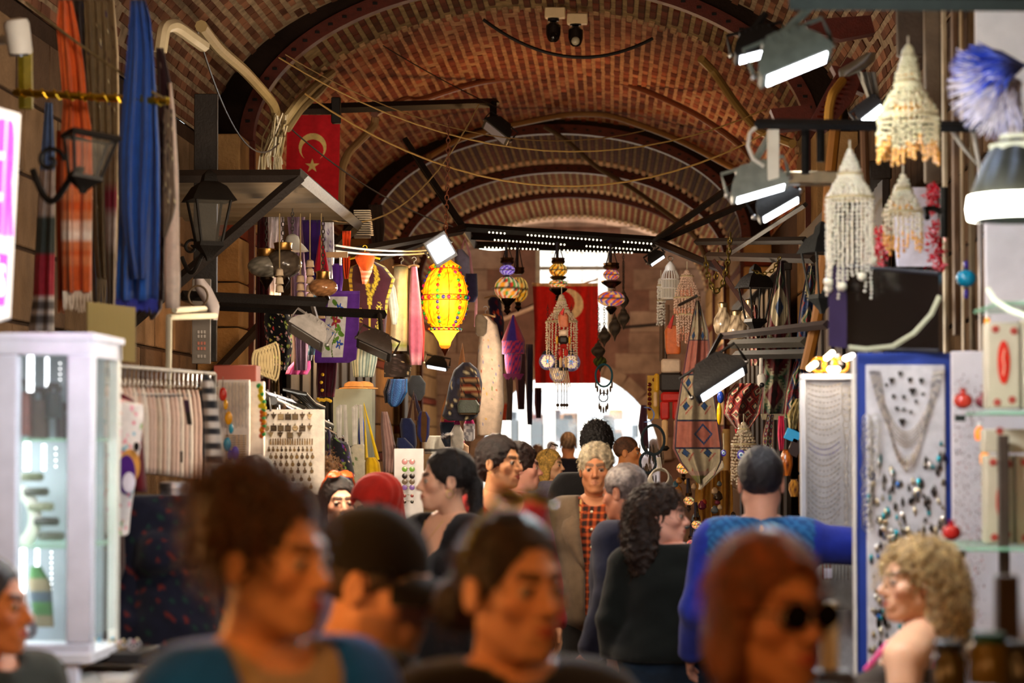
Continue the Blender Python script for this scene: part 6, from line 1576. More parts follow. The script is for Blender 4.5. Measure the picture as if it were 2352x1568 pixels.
# two ceiling cameras
for k, (x, y) in enumerate(((1271, 70), (1322, 80))):
    d = 18.9; s = d / F; t = thing('ceiling_camera', ('left' if k == 0 else 'right') + ' of the two black dome-headed cameras on the vault crown', 'camera', P(x, y + 26, d))
    part('junction_box', G().box(P(x + 4, y - 40 + (4 if k else 0), d), (48 * s, .1, 24 * s), 'd0b890'), M('plain'), t); part('base', G().lathe(P(x, y - 24, d), [(13 * s, -3 * s), (13 * s, 3 * s)], '14100e', 16), M('iron'), t)
    g = G(); hang(g, [(y - 20, x - 6, x + 6), (y - 12, x - 17, x + 17), (y + 8, x - 17, x + 17), (y + 22, x - 13, x + 13), (y + 27, x - 6, x + 6)], d, .12, '14100e', nf=2, fa=0, nr=12); part('housing', g, M('gloss'), t)
    part('lens', G().ball(P(x, y + 14, d - .06), (10 * s, 8 * s, 10 * s), '0a0808' if k == 0 else 'b0a890', 12, 8), M('gloss'), t)
    part('cord', G().tube([P(x + 2, y - 44, d), P(x + 8, y - 75, d + .1)], .004, 'b0a080', 4), M('plain'), t)

# ================================================================ lamp frame in the middle
def frame():
    t = thing('light_rig', 'black steel frame with strings of tiny lights across the arcade', 'frame', P(1285, 560, 20))
    c = '14100e'
    for (a, b) in (((1066, 522, 19), (1508, 552, 19)), ((1080, 541, 20.2), (1500, 567, 20.2)), ((1090, 562, 21.4), (1495, 574, 21.4)), ((1066, 522, 19), (1090, 562, 21.4)), ((1508, 552, 19), (1495, 574, 21.4))):
        part('beam', G().tube([P(*a), P(*b)], .033, c, 4), M('iron'), t)
    for (a, b) in (((1066, 522, 19), (870, 592, 17.2)), ((1060, 520, 19), (960, 370, 19.5)), ((1500, 555, 19), (1720, 400, 18)), ((1508, 553, 19), (1640, 612, 17.5)), ((1500, 560, 19.2), (1770, 440, 18)), ((930, 320, 19.5), (1065, 522, 19)), ((740, 590, 15.5), (1062, 530, 19))):
        part('strut', G().tube([P(*a), P(*b)], .03, '1c1512', 4), M('iron'), t)
    for row, (a, b, n) in enumerate((((1075, 530, 18.95), (1500, 560, 18.95), 48), ((1090, 548, 20.1), (1495, 575, 20.1), 48), ((1110, 568, 21.3), (1490, 582, 21.3), 44))):
        g = G(); A_, B_ = P(*a), P(*b)
        for k in range(n):
            if hsh(k // 5, row) < .3: continue
            g.ball(A_ + (B_ - A_) * (k + .5) / n, .0075, 'fff4d8', 5, 4)
        part('light_string', g, M('emit', 3), t, stuff=True)
frame()
turkish('stacked mosaic lamp with a violet globe, leftmost of the three under the frame', 1165, 560, 19.6, [('crown', 600, 15, 8, 0), ('globe', 620, 18, 12, 0), ('bowl', 642, 12, 10, 0), ('globe', 662, 30, 28, 3), ('bowl', 692, 18, 12, 0), ('finial', 712, 9, 12, 0)])
turkish('wide multi-coloured mosaic lamp behind the violet one', 1190, 560, 20.6, [('crown', 622, 14, 8, 0), ('globe', 665, 24, 30, 1), ('finial', 704, 9, 12, 0)], emit=.5)
turkish('stacked mosaic lamp with a yellow and white globe, middle of the three', 1282, 556, 19.6, [('crown', 600, 15, 8, 0), ('globe', 620, 21, 16, 1), ('bowl', 640, 18, 8, 0), ('globe', 652, 22, 10, 3), ('bowl', 668, 20, 10, 0), ('finial', 686, 8, 8, 0)])
turkish('stacked mosaic lamp with orange globes, rightmost of the three', 1404, 560, 19.6, [('crown', 612, 18, 8, 0), ('globe', 631, 19, 13, 2), ('bowl', 652, 22, 10, 0), ('globe', 686, 32, 18, 2), ('bowl', 712, 12, 10, 0)])
for i, (x, y0, y, w, h, p) in enumerate(((1432, 570, 690, 13, 26, 0), (1432, 600, 730, 15, 28, 0), (1412, 620, 752, 15, 32, 0), (1388, 700, 772, 15, 26, 0), (1374, 700, 806, 17, 24, 0), (1378, 740, 830, 16, 24, 1), (1300, 740, 700, 7, 12, 0))[:6]):
    metal_lantern(['dark filigree lantern high beside the orange mosaic lamp', 'second dark filigree lantern below the first, right of the orange lamp', 'pointed dark filigree lantern left of the two others', 'grey filigree lantern at the top of the column by the flag', 'wide grey filigree lantern in the column by the flag edge', 'green glass filigree lantern, lowest beside the red flag'][i], x, y0, y, w, h, 20.0 + .15 * i, pal=p)
# central flag
def flag_c():
    t = thing('flag', 'large red flag with white crescent stretched in front of the end window', 'flag', P(1300, 895, 26))
    def fc(u, v):
        x, y = u, v * 1.7
        if v < .03: return 'c8a888'
        if math.hypot(x - .5, y - .36) < .27 and not math.hypot(x - .42, y - .34) < .215: return 'd8ccb0'
        return 'b81c1c'
    g = G(); drape(g, [(650, 1222, 1374), (664, 1224, 1374), (760, 1228, 1375), (840, 1228, 1378), (880, 1229, 1380)], 26, fc, amp=.05, nf=2.6, nr=150, nc=110, ph=2); part('cloth', g, M('cloth'), t, angle=None)
    part('cord', G().tube(cable(P(1222, 650, 26), P(1374, 640, 26), .06), .008, 'c0a080', 5), M('cloth'), t)
flag_c()
# blue flower globes
def flower_globe(label, x, y, r, d):
    s = d / F; t = thing('mosaic_globe', label, 'lamp', P(x, y + r, d)); n, m = 26, 48; V = []; cc = []
    for i in range(n + 1):
        th = PI * i / n
        for j in range(m):
            a = 2 * PI * j / m; V.append((math.sin(th) * math.cos(a), -math.cos(th), math.sin(th) * math.sin(a)))
            q = th / 1.05; pet = .62 + .2 * abs(math.cos(3 * a))
            st = .18 + .3 * max(0, math.cos(6 * a)) ** 2
            cc.append(C('18a0e8' if q < .16 else '2020d8' if q < st else 'ffe4b8' if q < pet else '4a3ab8' if q < pet + .09 else ('8a8090' if hsh(i, j) > .5 else '4a4458')))
    f = [(i * m + j, i * m + (j + 1) % m, (i + 1) * m + (j + 1) % m, (i + 1) * m + j) for i in range(n) for j in range(m)]
    g = G(); g.add(np.array(V) * (r * s) + P(x, y, d), f, np.array(cc)); part('glass_globe', g, M('emit', .45), t, angle=None)
    part('cap', G().lathe(P(x, y - r, d), [(r * .7 * s, -4 * s), (r * .5 * s, 3 * s), (r * .25 * s, 6 * s), (r * .1 * s, 14 * s)], '2a2830', 16), M('iron'), t)
    g = G(); chain_geo(g, [P(x, 700, d), P(x, y - r - 14, d)], .014, .002, '3a3430'); part('chain', g, M('iron'), t)
flower_globe('blue-starred mosaic globe, left of the three before the red flag', 1258, 830, 20, 19.2)
flower_globe('blue-starred mosaic globe, right of the three before the red flag', 1312, 832, 21, 19.2)
flower_globe('blue-starred mosaic globe, lowest of the three before the red flag', 1281, 859, 19, 19.0)
chandelier('cream shell wind chime hanging in front of the red flag', 1290, 682, 18.6, [(690, 9), (712, 18), (738, 36)], 850, 'd8c4ac', r=.0085, ns=18)
g = G()
for k in range(10): g.tube([P(1262 + 4.5 * k, 845, 18.6), P(1274 + 5 * k * .8, 880 + 10 * hsh(k, 1), 18.6)], [.006, .003], 'c8b090', 4)
for x in (1281, 1290, 1296, 1302): g.tube([P(x, 880, 18.6), P(x, 940, 18.6)], .003, '5a4a3a', 4); g.ball(P(x, 930, 18.6), .014, '3a2c24', 6, 4)
solo('feather_tassel', g, M('cloth'), 'feather and cord tassels below the cream shell wind chime', 'tassel')
def puppet(label, x, y0, y1, d, sc_=1.0):
    """articulated wooden puppet: tan head, black coat, red trousers, yellow arms"""
    Ht = y1 - y0; w = Ht * .2; s = d / F; t = thing('wooden_puppet', label, 'puppet', P(x, y1, d))
    def bx(nm, fx, f0, f1, wx, c, dep=.05, mat='wood'):
        g = G(); a, b = P(x + fx * w - wx * w / 2, y0 + f0 * Ht, d), P(x + fx * w + wx * w / 2, y0 + f1 * Ht, d)
        g.box(((a[0] + b[0]) / 2, d, (a[2] + b[2]) / 2), (b[0] - a[0], dep, a[2] - b[2]), c, bev=dep * .25); part(nm, g, M(mat), t)
    bx('head', 0, 0, .15, 1.05, 'dcc4ac'); bx('torso', 0, .15, .36, 1.25, '201816', .07); bx('hips', 0, .36, .47, 1.1, 'c01c14', .07)
    for sx in (-1, 1):
        bx('thigh', sx * .33, .46, .66, .5, 'c01c14'); bx('shin', sx * .33, .66, .96, .34, 'dcb480'); bx('shoe', sx * .33, .94, 1.0, .5, '14100e', .08)
        bx('sleeve', sx * .78, .16, .36, .28, 'd8a410'); bx('hand', sx * .84, .36, .52, .2, 'd8b488', .03)
puppet('small wooden puppet with red trousers in front of the red flag', 1294, 757, 850, 18.0)
puppet('large wooden puppet with yellow sleeves and red trousers, beside the kilim', 1541, 824, 1035, 18.6)
for i, (x, y, w, h, dd) in enumerate(((1294, 735, 26, 32, 17.9), (1545, 780, 38, 66, 18.4))):
    t = bag(['small tan leather bag hung at the head of the small puppet', 'orange leather shoulder bag above the large puppet'][i], [(y - h / 2, x - w * .32, x + w * .3), (y - h * .3, x - w / 2, x + w * .46), (y + h * .4, x - w * .42, x + w / 2), (y + h / 2, x - w * .36, x + w * .42)], dd, .08, ['b8623c', 'd0682c'][i], mat='leather')
    part('red_tassel', G().tube([P(x - w * .2, y - h * .4, dd - .06), P(x + w * .05, y - h * .85, dd - .06)], [.02, .006], 'c81818', 5), M('leather'), t)
for i, (x, y, r, y2) in enumerate(((1387, 862, 19, 0), (1386, 912, 10, 0))):
    d = 18.8; s = d / F; t = thing('dream_catcher', ['larger teal-rimmed hoop of the dream catcher beside the flag', 'smaller lower hoop of the dream catcher beside the flag'][i], 'dream catcher', P(x, y + r + 30, d))
    part('hoop', G().ring(P(x, y, d), r * s, .009 if i == 0 else .005, '1c4a58' if i == 0 else '3a342c', 28, 6, 'y', 1.35 if i == 0 else 1), M('cloth'), t)
    for k in range(7 if i == 0 else 5):
        a = PI + (k + .5) * PI / (7 if i == 0 else 5); q = P(x, y, d) + (r * s * math.cos(a), 0, r * s * 1.2 * math.sin(a)); g = G(); g.tube([q, q + (0, 0, -12 * s)], .002, '5a4c3c', 4); g.ball(q + (0, 0, -17 * s), (.008, .005, .028), '4a3a2c', 6, 5); part('feather', g, M('cloth'), t)
# purple cloth lantern
def cloth_lantern():
    d = 18.4; t = thing('cloth_lantern', 'purple and crimson mirror-work cloth lantern left of the red flag', 'lantern', P(1180, 870, d)); s = d / F
    def cc(a, k): return '8a1c38' if int(a / (PI / 3)) % 2 else '2c1c6a'
    def cp(a, k): return '9a2038' if (int(a * 12 / PI) + k) % 2 else '2a1a60'
    part('roof', G().lathe(P(1179, 755, d), [(27 * s, -28 * s), (14 * s, 4 * s), (2 * s, 32 * s)], cc, 24), M('cloth'), t)
    part('tier', G().lathe(P(1179, 798, d), [(26 * s, -15 * s), (26 * s, -9 * s), (26 * s, 0), (26 * s, 8 * s), (27 * s, 15 * s)], cp, 48), M('cloth'), t)
    part('tier', G().lathe(P(1179, 836, d), [(15 * s, -22 * s), (18 * s, -12 * s), (19 * s, 0), (20 * s, 12 * s), (20 * s, 22 * s)], cp, 48), M('cloth'), t)
    for k in range(8):
        a = k * PI / 4; q = P(1179, 858, d) + (16 * s * math.cos(a), 16 * s * math.sin(a), 0); part('flap', G().add([q + (-.03, 0, 0), q + (.03, 0, 0), q + (0, 0, -.05), q + (0, .006, 0)], [(0, 1, 2), (0, 3, 1), (0, 2, 3), (1, 3, 2)], '5a1840'), M('cloth'), t)
cloth_lantern()
for i, (x, w, y0, y1, c, lab) in enumerate(((1168, 20, 860, 965, 'a8948c', 'pale grey scarf hanging below the purple lantern'), (1196, 22, 800, 940, '6a4850', 'dark plum fringed scarf left of the red flag'), (1216, 16, 790, 975, '50485c', 'near-black long scarf against the left edge of the red flag'), (1236, 16, 890, 960, '50303c', 'dark fringed scarf end below the flag corner'), (1150, 16, 790, 940, '7a5a48', 'brown braided cord bundle left of the purple lantern'))):
    cl('scarf', lab, 'scarf', [(y0, x - w / 2, x + w / 2), ((y0 + y1) / 2, x - w * .55, x + w * .5), (y1, x - w * .3, x + w * .4)], 21.5 + .3 * i, c, amp=.03, nf=2.5)
# ================================================================ right of the middle
def cage():
    d = 19.0; s = d / F; t = thing('bird_cage', 'white wire bird cage hanging right of the lamp frame', 'bird cage', P(1540, 690, d)); c = P(1540, 650, d)
    for k in range(18):
        a = 2 * PI * k / 18; part('wire', G().tube([c + (20 * s * math.cos(a) * f, 20 * s * math.sin(a) * f, z * s) for f, z in ((1, -35), (1, 8), (.93, 18), (.65, 30), (.3, 38), (.1, 42))], .0035, 'e8e4dc', 4), M('gloss'), t)
    for z, r in ((-35, 20), (-12, 20.2), (8, 20.2)): part('hoop', G().ring(c + (0, 0, z * s), r * s, .005, 'e8e4dc', 24, 5, 'z'), M('gloss'), t)
    part('dome_cap', G().lathe(c, [(14 * s, 28 * s), (12 * s, 38 * s), (6 * s, 46 * s), (2 * s, 50 * s)], 'ece8e0', 18), M('gloss'), t); part('base', G().lathe(c, [(20 * s, -38 * s), (21 * s, -34 * s)], 'dcd8d0', 20), M('gloss'), t)
    part('ring', G().ring(c + (0, 0, 56 * s), 6 * s, .004, 'b0a890'), M('metal'), t)
    part('lining', G().lathe(c, [(19 * s, -34 * s), (19 * s, 8 * s)], 'dcd8cc', 20), M('sheer', .6), t)
cage()
chandelier('pink and cream shell chandelier beside the bird cage', 1578, 625, 18.2, [(634, 14), (684, 30), (722, 24)], 800, 'd8b8a4', r=.0085, col2='d89a80', ns=18)
chandelier('string of white shells at the left of the bird cage', 1518, 645, 19.2, [(655, 7), (690, 8)], 750, 'd8d4cc', r=.01, ns=8)
g = G(); g.box(P(1500, 912, 18.9), (.09, .03, .34), 'c89a20'); o = solo('game_board', g, M('wood'), 'yellow wooden board with two columns of dark knobs', 'board')
for k in range(7): solo('knob', G().ball(P(1492 if k else 1503, 872 + 11 * k, 18.86), .017, '5a1c14', 8, 6), M('gloss'), 'dark red knob on the yellow wooden board', 'knob', 'knobs on the yellow board')
g = G(); n = 15; th = np.linspace(-1.9, 1.9, n); s = 18.6 / F; o1 = [(20 * s * math.cos(a), 18 * s * math.sin(a)) for a in th]; o2 = [(20 * s * math.cos(a) * .62 + 4 * s, 18 * s * math.sin(a) * .86) for a in th[::-1]]
o_ = o1 + o2; q = P(1484, 952, 18.6); v = [(a, 0, b) for a, b in o_] + [(a, .02, b) for a, b in o_]; N2 = len(o_)
f_ = [(i, i + 1, N2 - 2 - i, N2 - 1 - i) for i in range(n - 1)]; f_ += [tuple(x + N2 for x in r)[::-1] for r in f_] + [(i, N2 + i, N2 + (i + 1) % N2, (i + 1) % N2) for i in range(N2)]
g.add(np.array(v) + q, f_, '5a7ac0'); solo('moon_ornament', g, M('wood'), 'light blue wooden crescent moon by the yellow board', 'ornament')
cl('scarf', 'dark plum cloth hanging at the right edge of the archway', 'cloth', [(930, 1472, 1484), (980, 1466, 1488), (1030, 1478, 1490)], 19.4, '4c2838', amp=.02)
# the big pink kilim
def kcol(u, v):
    e = min(u, 1 - u)
    if v > .93: return '7a7a48' if v > .955 else 'a88a80'
    if e < .035: return '8c5a58'
    if e < .06: return '242c48'
    def motif(x, y):
        q = abs(x) + abs(y)
        return '2c4a78' if q < .16 else '1c2238' if q < .2 else '9a4a40' if .3 < q < .38 and (x * y > 0) else None
    if v < .22 or .40 < v < .66 or v > .8:
        vv = v * 6; x = (u * 2.2) % 1 - .5; y = (vv * 1.3) % 1 - .5; m_ = motif(x, y)
        if abs(v - .4) < .008 or abs(v - .66) < .008 or abs(v - .8) < .01 or abs(v - .22) < .008: return '1c2440'
        return m_ or 'a89c84'
    if .3 < v < .4 or .66 < v < .8:
        q = abs(u - .62) * 1.2 + abs(v - .73) * 4
        if .18 < q < .24: return '24406a'
    return 'a46458'
t = thing('kilim_rug', 'large pink kilim rug with cream flowered border hung in the middle right', 'rug', P(1610, 1108, 17.4))
g = G(); drape(g, [(690, 1598, 1606), (760, 1584, 1628), (830, 1572, 1634), (900, 1560, 1642), (960, 1550, 1652), (1030, 1545, 1662), (1060, 1560, 1660), (1090, 1585, 1645), (1110, 1602, 1622)], 17.4, kcol, amp=.055, nf=1.6, nr=200, nc=90, t=.012, dl=.1); part('rug', g, M('cloth'), t, angle=None)
for k in range(22):
    u = k / 21; x = 1606 + 52 * u; y = 1108 - 50 * u; part('tassel', G().tube([P(x, y, 17.4), P(x + 2, y + 9, 17.4), P(x + 1, y + 16, 17.4)], [.006, .012], 'c8bca8', 5), M('cloth'), t)
RP = [['7a1c20', 'b8a488', '1c2a28', '8c3020', '4a1418'], ['5a1820', '8a8468', '24442c', '3a1a20', '6a2428'], ['284070', '8a2c30', '2c5a3c', 'b0a480', '1c2c50'], ['8c3238', '2c6a3c', 'c8b898', '24406a', '6a2030']]
for i, (rows, d, pi_, nx, ny, lab, am) in enumerate((
    ([(880, 1690, 1760), (905, 1668, 1752), (950, 1662, 1745), (985, 1690, 1720)], 15.8, 0, 3, 3, 'crimson kilim swagged below the lit black floodlight', .06),
    ([(600, 1788, 1800), (700, 1768, 1812), (800, 1755, 1822), (880, 1752, 1812), (950, 1750, 1800)], 14.6, 1, 1, 4, 'tall dark green and maroon kilim with a cream oval', .06),
    ([(610, 1856, 1872), (700, 1838, 1880), (800, 1828, 1878), (860, 1826, 1870)], 14.2, 2, 1, 3, 'blue and crimson kilim standing right of the dark green one', .05),
    ([(830, 1826, 1850), (900, 1806, 1842), (960, 1800, 1838)], 14.0, 3, 1, 2, 'red kilim with green leaves next to the white-framed case', .04),
    ([(700, 1728, 1738), (770, 1722, 1760), (840, 1725, 1765)], 15.2, 0, 2, 4, 'maroon and cream lozenge kilim behind the street lantern', .05),
    ([(952, 1762, 1778), (1000, 1752, 1776), (1040, 1752, 1774)], 13.4, 3, 2, 5, 'narrow bright pink and green embroidered strip', .02))):
    t = thing('kilim_rug', lab, 'rug', P((rows[-1][1] + rows[-1][2]) / 2, rows[-1][0], d)); g = G()
    kf = kilim(RP[pi_], nx, ny)
    if i == 1: kf = (lambda k0: lambda u, v: ('24406a' if abs(u - .5) + abs(v - .3) * 3 < .22 else 'c0b494') if math.hypot(u - .5, (v - .3) * 3.2) < .42 else k0(u, v))(kf)
    drape(g, rows, d, kf, amp=am, nf=1.5, nr=110, nc=60, t=.01); part('rug', g, M('cloth'), t, angle=None)
    if i in (0, 1):
        y, xl, xr = rows[-1]; g = G()
        for k in range(16): x = xl + (xr - xl) * k / 15; g.tube([P(x, y, d), P(x + 2, y + 14, d)], [.008, .003], 'b02028' if i == 0 else 'c8bca0', 4)
        part('fringe', g, M('cloth'), t, stuff=True)
# chains of heavy brass
for i, (pts, d) in enumerate((([(1620, 590), (1625, 630), (1640, 672), (1658, 660), (1672, 600), (1678, 535)], 14.4), ([(1728, 620), (1750, 630), (1775, 622), (1792, 590)], 13.6), ([(1650, 570), (1648, 600), (1644, 640)], 17.2))):
    g = G(); chain_geo(g, [P(*p, d) for p in pts], .021 if i != 1 else .013, .0055 if i != 1 else .004, 'a8985c'); solo('brass_chain', g, M('metal'), ['heavy brass chain looped down from the right bars', 'thin brass chain sagging behind the street lantern', 'short brass chain end behind the heavy loop'][i], 'chain')
for k, (a, b, r, c, lab) in enumerate((((1625, 588, 16.4), (1870, 594, 14), .028, '2a1e16', 'brown bar carrying the brass chains'), ((1600, 555, 17), (1850, 552, 14.5), .024, '1c1612', 'upper black bar behind the brass chains'), ((1510, 560, 19), (1660, 620, 16), .026, '141018', 'black diagonal bar from the lamp frame to the right wall'), ((1655, 772, 15.6), (1900, 745, 11.6), .022, '261a1c', 'long slanting brown bar above the kilims'), ((1680, 790, 15), (1850, 785, 12.6), .028, '3a362c', 'upper grey bar with a taped cable'), ((1690, 815, 15), (1855, 812, 12.6), .026, '2a2824', 'lower grey bar with a taped cable'), ((1640, 600, 16), (1760, 770, 15), .02, '2c1610', 'rusty diagonal brace behind the glass lamps'), ((1560, 700, 18), (1600, 680, 17), .012, '17120f', 'short black stick below the bird cage'), ((1680, 580, 15.6), (1850, 470, 13), .016, '1c1410', 'thin black diagonal bar up to the street lantern'))):
    solo('steel_bar', G().tube([P(*a), P(*b)], r, c, 4), M('iron'), lab, 'bar')
for i, (x, y, w, h) in enumerate(((1660, 735, 22, 40), (1690, 750, 26, 36), (1720, 720, 20, 30))):
    d = 16.8; s = d / F; t = thing('crystal_lamp', ['left', 'middle', 'right'][i] + ' beaded glass lamp in the cluster behind the pink kilim', 'lamp', P(x, y + h, d))
    part('shade', G().lathe(P(x, y, d), [(w * s * k, -h * s * z) for k, z in ((.2, 1), (.8, .7), (1, .3), (.9, -.1), (.5, -.5), (.4, -.9))], lambda a, k: 'c8b498' if (int(a * 6) + k) % 2 else '6a5a48', 24), M('gloss'), t); part('collar', G().lathe(P(x, y - h * .8, d), [(w * .45 * s, -3 * s), (w * .5 * s, 6 * s), (w * .3 * s, 9 * s)], 'a09070', 18), M('metal'), t)
street_lantern('black street lantern hanging between the kilims', 1735, 690, 66, 150, 14.9, glazed=False)
street_lantern('dark grey street lantern half hidden by the shell chandelier', 1888, 620, 80, 200, 11.8, mount=P(1930, 560, 11.9), col='2c3032', glazed=False)
# cluttered goods under the kilim: yellow lamps, beads, evil-eye
for i, (x, y, r, pal) in enumerate(((1570, 1075, 16, 3), (1582, 1150, 12, 3), (1590, 1250, 14, 2), (1600, 1205, 12, 3))):
    turkish(['small orange mosaic lamp glowing under the pink kilim', 'green and yellow mosaic lamp right of the dark-haired woman', 'orange-red mosaic table lamp beside the blue shirt', 'multi-coloured mosaic lamp next to the blue shirt'][i], x, y - r - 40, 18.0, [('crown', y - r - 2, r * .6, 4, 0), ('globe', y, r, r * .8, pal), ('finial', y + r + 5, 6, 9, 0)], emit=1.0)
t = thing('rolled_cloth', 'yellow silk cloth draped behind the small lamps', 'cloth', P(1640, 1250, 18.7)); g = G(); drape(g, [(1080, 1600, 1680), (1150, 1596, 1684), (1260, 1600, 1680)], 18.7, 'c89440', amp=.07, nf=3.5, nr=20, nc=40); part('cloth', g, M('cloth'), t, angle=None)
for i, (x, y, r) in enumerate(((1702, 1044, 9), (1662, 1040, 6))):
    d = 12.6; s = d / F; t = thing('evil_eye', ['round blue glass eye amulet hanging above the blue shirt man', 'small blue glass eye amulet at the kilim edge'][i], 'amulet', P(x, y + r, d))
    for k, (f, c) in enumerate(((1, '2a22a0'), (.62, 'e8f0f4'), (.4, '58a8e0'), (.2, '101018'))): part(['rim', 'white_ring', 'iris', 'pupil'][k], G().lathe(P(x, y, d - .003 * k), [(.001, -.002), (r * s * f, -.001), (r * s * f, .004), (.001, .005)], c, 20, R=rotm('X', 90), sy=1.3 if k == 0 else 1), M('gloss'), t)
    part('cord', G().tube([P(x, y - 45, d), P(x, y - r, d)], .002, 'd0c8b0', 4), M('cloth'), t)
chandelier('pale shell chandelier behind the blue-shirted man', 1708, 975, 13.8, [(985, 12), (1020, 28)], 1120, 'c8b8a0', r=.008, ns=18)
g = G()
for k in range(9): g.ring(P(1516, 1095 + k * 1.5, 15 + .02 * k), (20 + k) * 15 / F, .006, 'd8d0c0', 24, 5)
g.tube([P(1512, 1050, 15), P(1516, 1075, 15)], .016, 'e0d8c8', 6); solo('cord_hank', g, M('cloth'), 'hank of white cord hanging behind the dark-haired woman', 'cord')
rs2 = np.random.default_rng(11)
nm_ = ['tin mug', 'painted gourd', 'wooden spoon doll', 'brass pot', 'leather purse', 'bead bundle']
for k in range(34):
    x = rs2.uniform(1545, 1700); y = rs2.uniform(1100, 1290); d = 18.3; s = d / F; cwd = random.choice(list({'8a5a28': 'brown', '3a2a20': 'black', 'c89838': 'golden', 'a83a28': 'red', '6a7a8a': 'grey', 'd8c0a0': 'cream', '2a4a5a': 'teal', '7a2a48': 'plum'}.items())); c = cwd[0]; zz_ = ('upper' if y < 1190 else 'lower') + (' left' if x < 1620 else ' right')
    g = G(); w = rs2.uniform(6, 12); g.lathe(P(x, y, d), [(w * .4 * s, -w * s), (w * s, -w * .5 * s), (w * .8 * s, w * .4 * s), (w * .3 * s, w * s)], c, 12); solo('trinket', g, M('gloss'), '%s souvenir trinket, %s of the heap under the pink kilim' % (cwd[1], zz_), 'trinket', '%s trinkets %s' % (cwd[1], zz_))

# ================================================================ right foreground
flood('black floodlight with a lit tube-like edge at the top, left of the pair', 1742, 110, 9.6, .2, 84, 14, col='121010', lit=14, arm=P(1760, 30, 9.6), hh=.8, watts=6)
flood('grey-green floodlight at the top, right of the pair and nearer', 1822, 140, 8.0, .25, 84, 22, col='4a524c', lit=14, arm=P(1868, 10, 8.0), hh=.7, watts=6)
flood('pale grey floodlight on the white post', 1742, 428, 9.2, .22, 84, 16, col='7a8078', lit=14, arm=P(1776, 300, 9.2), hh=.6, watts=6)
flood('black floodlight with orange end, below the pale grey one', 1785, 468, 9.8, .19, 80, 30, col='141416', lit=12, arm=P(1820, 400, 9.8), hh=.6)
flood('small lit white floodlight behind the large shell chandelier', 1995, 256, 10.2, .12, 60, 38, col='3a3a3c', lit=12, hh=.7)
flood('large black floodlight lit along its lower edge, before the red kilim', 1652, 872, 11.6, .28, 80, 33, col='161312', lit=9, arm=P(1656, 770, 11.8), hh=.8, watts=6)
flood('thin lit floodlight below the right end of the lamp frame', 1506, 592, 18.9, .14, 80, 34, col='14100e', lit=5, hh=.6)
flood('far tiny lit floodlight above the kilim backpack', 1004, 838, 22, .2, 80, -10, col='101010', lit=5, hh=.6)
t = thing('ceiling_channel', 'dark green-black steel channel across the top right corner', 'beam', P(2080, 10, 7)); a, b = P(1815, 0, 7.2), P(2420, 3, 7.0); part('channel', G().tube([a, b], .03, '141a15', 4), M('iron'), t); 
solo('white_post', G().box(P(1776, 358, 9.15), (.045, .03, .2), 'd8d4c4'), M('plain'), 'short white post holding the pale grey floodlight', 'post')
solo('black_rail', G().tube([P(1738, 284, 9), P(2290, 292, 8.4)], .02, '17181a', 4), M('iron'), 'long black rail behind the large shell chandelier', 'bar')
for i, (x0, y0, x1, y1) in enumerate(((1850, 290, 1850, 400), (1885, 290, 1885, 372), (2022, 290, 2018, 350))): solo('rail_upright', G().tube([P(x0, y0, 9.1), P(x1, y1, 9.1)], .016, '151515', 4), M('iron'), ['left', 'middle', 'right'][i] + ' short black upright under the long black rail', 'bar')
solo('long_tray', G().box(P(1885, 410, 9.6), (.3, .1, .05), '8a7c64'), M('metal'), 'dull metal cable tray behind the hanging shell chandeliers', 'tray')
cab = [((1735, 290, 9), (1718, 340, 9), (1740, 395, 9), (1760, 400, 9))]
g = G(); g.tube([P(*p) for p in ((1738, 290, 9), (1722, 305, 9), (1718, 335, 9), (1730, 365, 9), (1755, 382, 9))], .008, 'c8c4b8', 6); solo('lamp_flex', g, M('plain'), 'white lamp flex looping beside the white post', 'cable')
g = G(); g.tube([P(*p) for p in ((2180, 290, 8.6), (2210, 335, 8.6), (2250, 385, 8.6), (2235, 300, 8.6), (2222, 285, 8.6))], .009, 'c0bcb0', 6); solo('lamp_flex', g, M('plain'), 'white flex loop right of the large shell chandelier', 'cable')
# dark red steel louvre boxes
for i, (pts, d) in enumerate((([(1855, 290), (1905, 195), (1945, 130), (1990, 150), (1960, 230), (1900, 300)], 12.0), ([(1850, 45), (2000, 35), (2010, 75), (1930, 90), (1858, 70)], 12.4), ([(1770, 250), (1860, 240), (1870, 290), (1790, 300)], 12.6), ([(1910, 150), (1990, 160), (1985, 215), (1930, 190)], 12.2))):
    o = [P(x, y, d) for x, y in pts]; n = len(o); v = np.array(o + [p + (0, .12, 0) for p in o]); t = thing('steel_box', ['large slanting red-brown louvred steel box at the upper right', 'flat red-brown steel box at the very top right', 'small red-brown steel box beside the vault pipe', 'red-brown steel flap under the louvred box'][i], 'steel box', o[0])
    part('shell', G().add(v, [tuple(range(n))[::-1], tuple(range(n, 2 * n))] + [(k, (k + 1) % n, n + (k + 1) % n, n + k) for k in range(n)], '4a1a10'), M('iron'), t)
    if i == 0:
        for k in range(12):
            u = k / 12; part('louvre', G().tube([P(1872 + 62 * u, 278 - 130 * u, 11.97), P(1905 + 62 * u, 282 - 130 * u, 11.97)], .005, '8a4028', 4), M('metal'), t)
conduit('thick yellow-brown cable bundle rising by the right louvred box', [(1902, 290, 11.6), (1904, 250, 11.6), (1912, 215, 11.6), (1935, 185, 11.7)], .022, 'a87c30')
conduit('orange painted pipe standing behind the television', [(1850, 850, 12.4), (1880, 720, 12.4), (1898, 560, 12.4), (1905, 420, 12.4), (1925, 230, 12.4)], .03, '8c5a1a')
conduit('brown wooden pole at the right wall above the television', [(1985, 300, 11.2), (1990, 480, 11.2), (1986, 600, 11.2)], .02, '5a3a20')
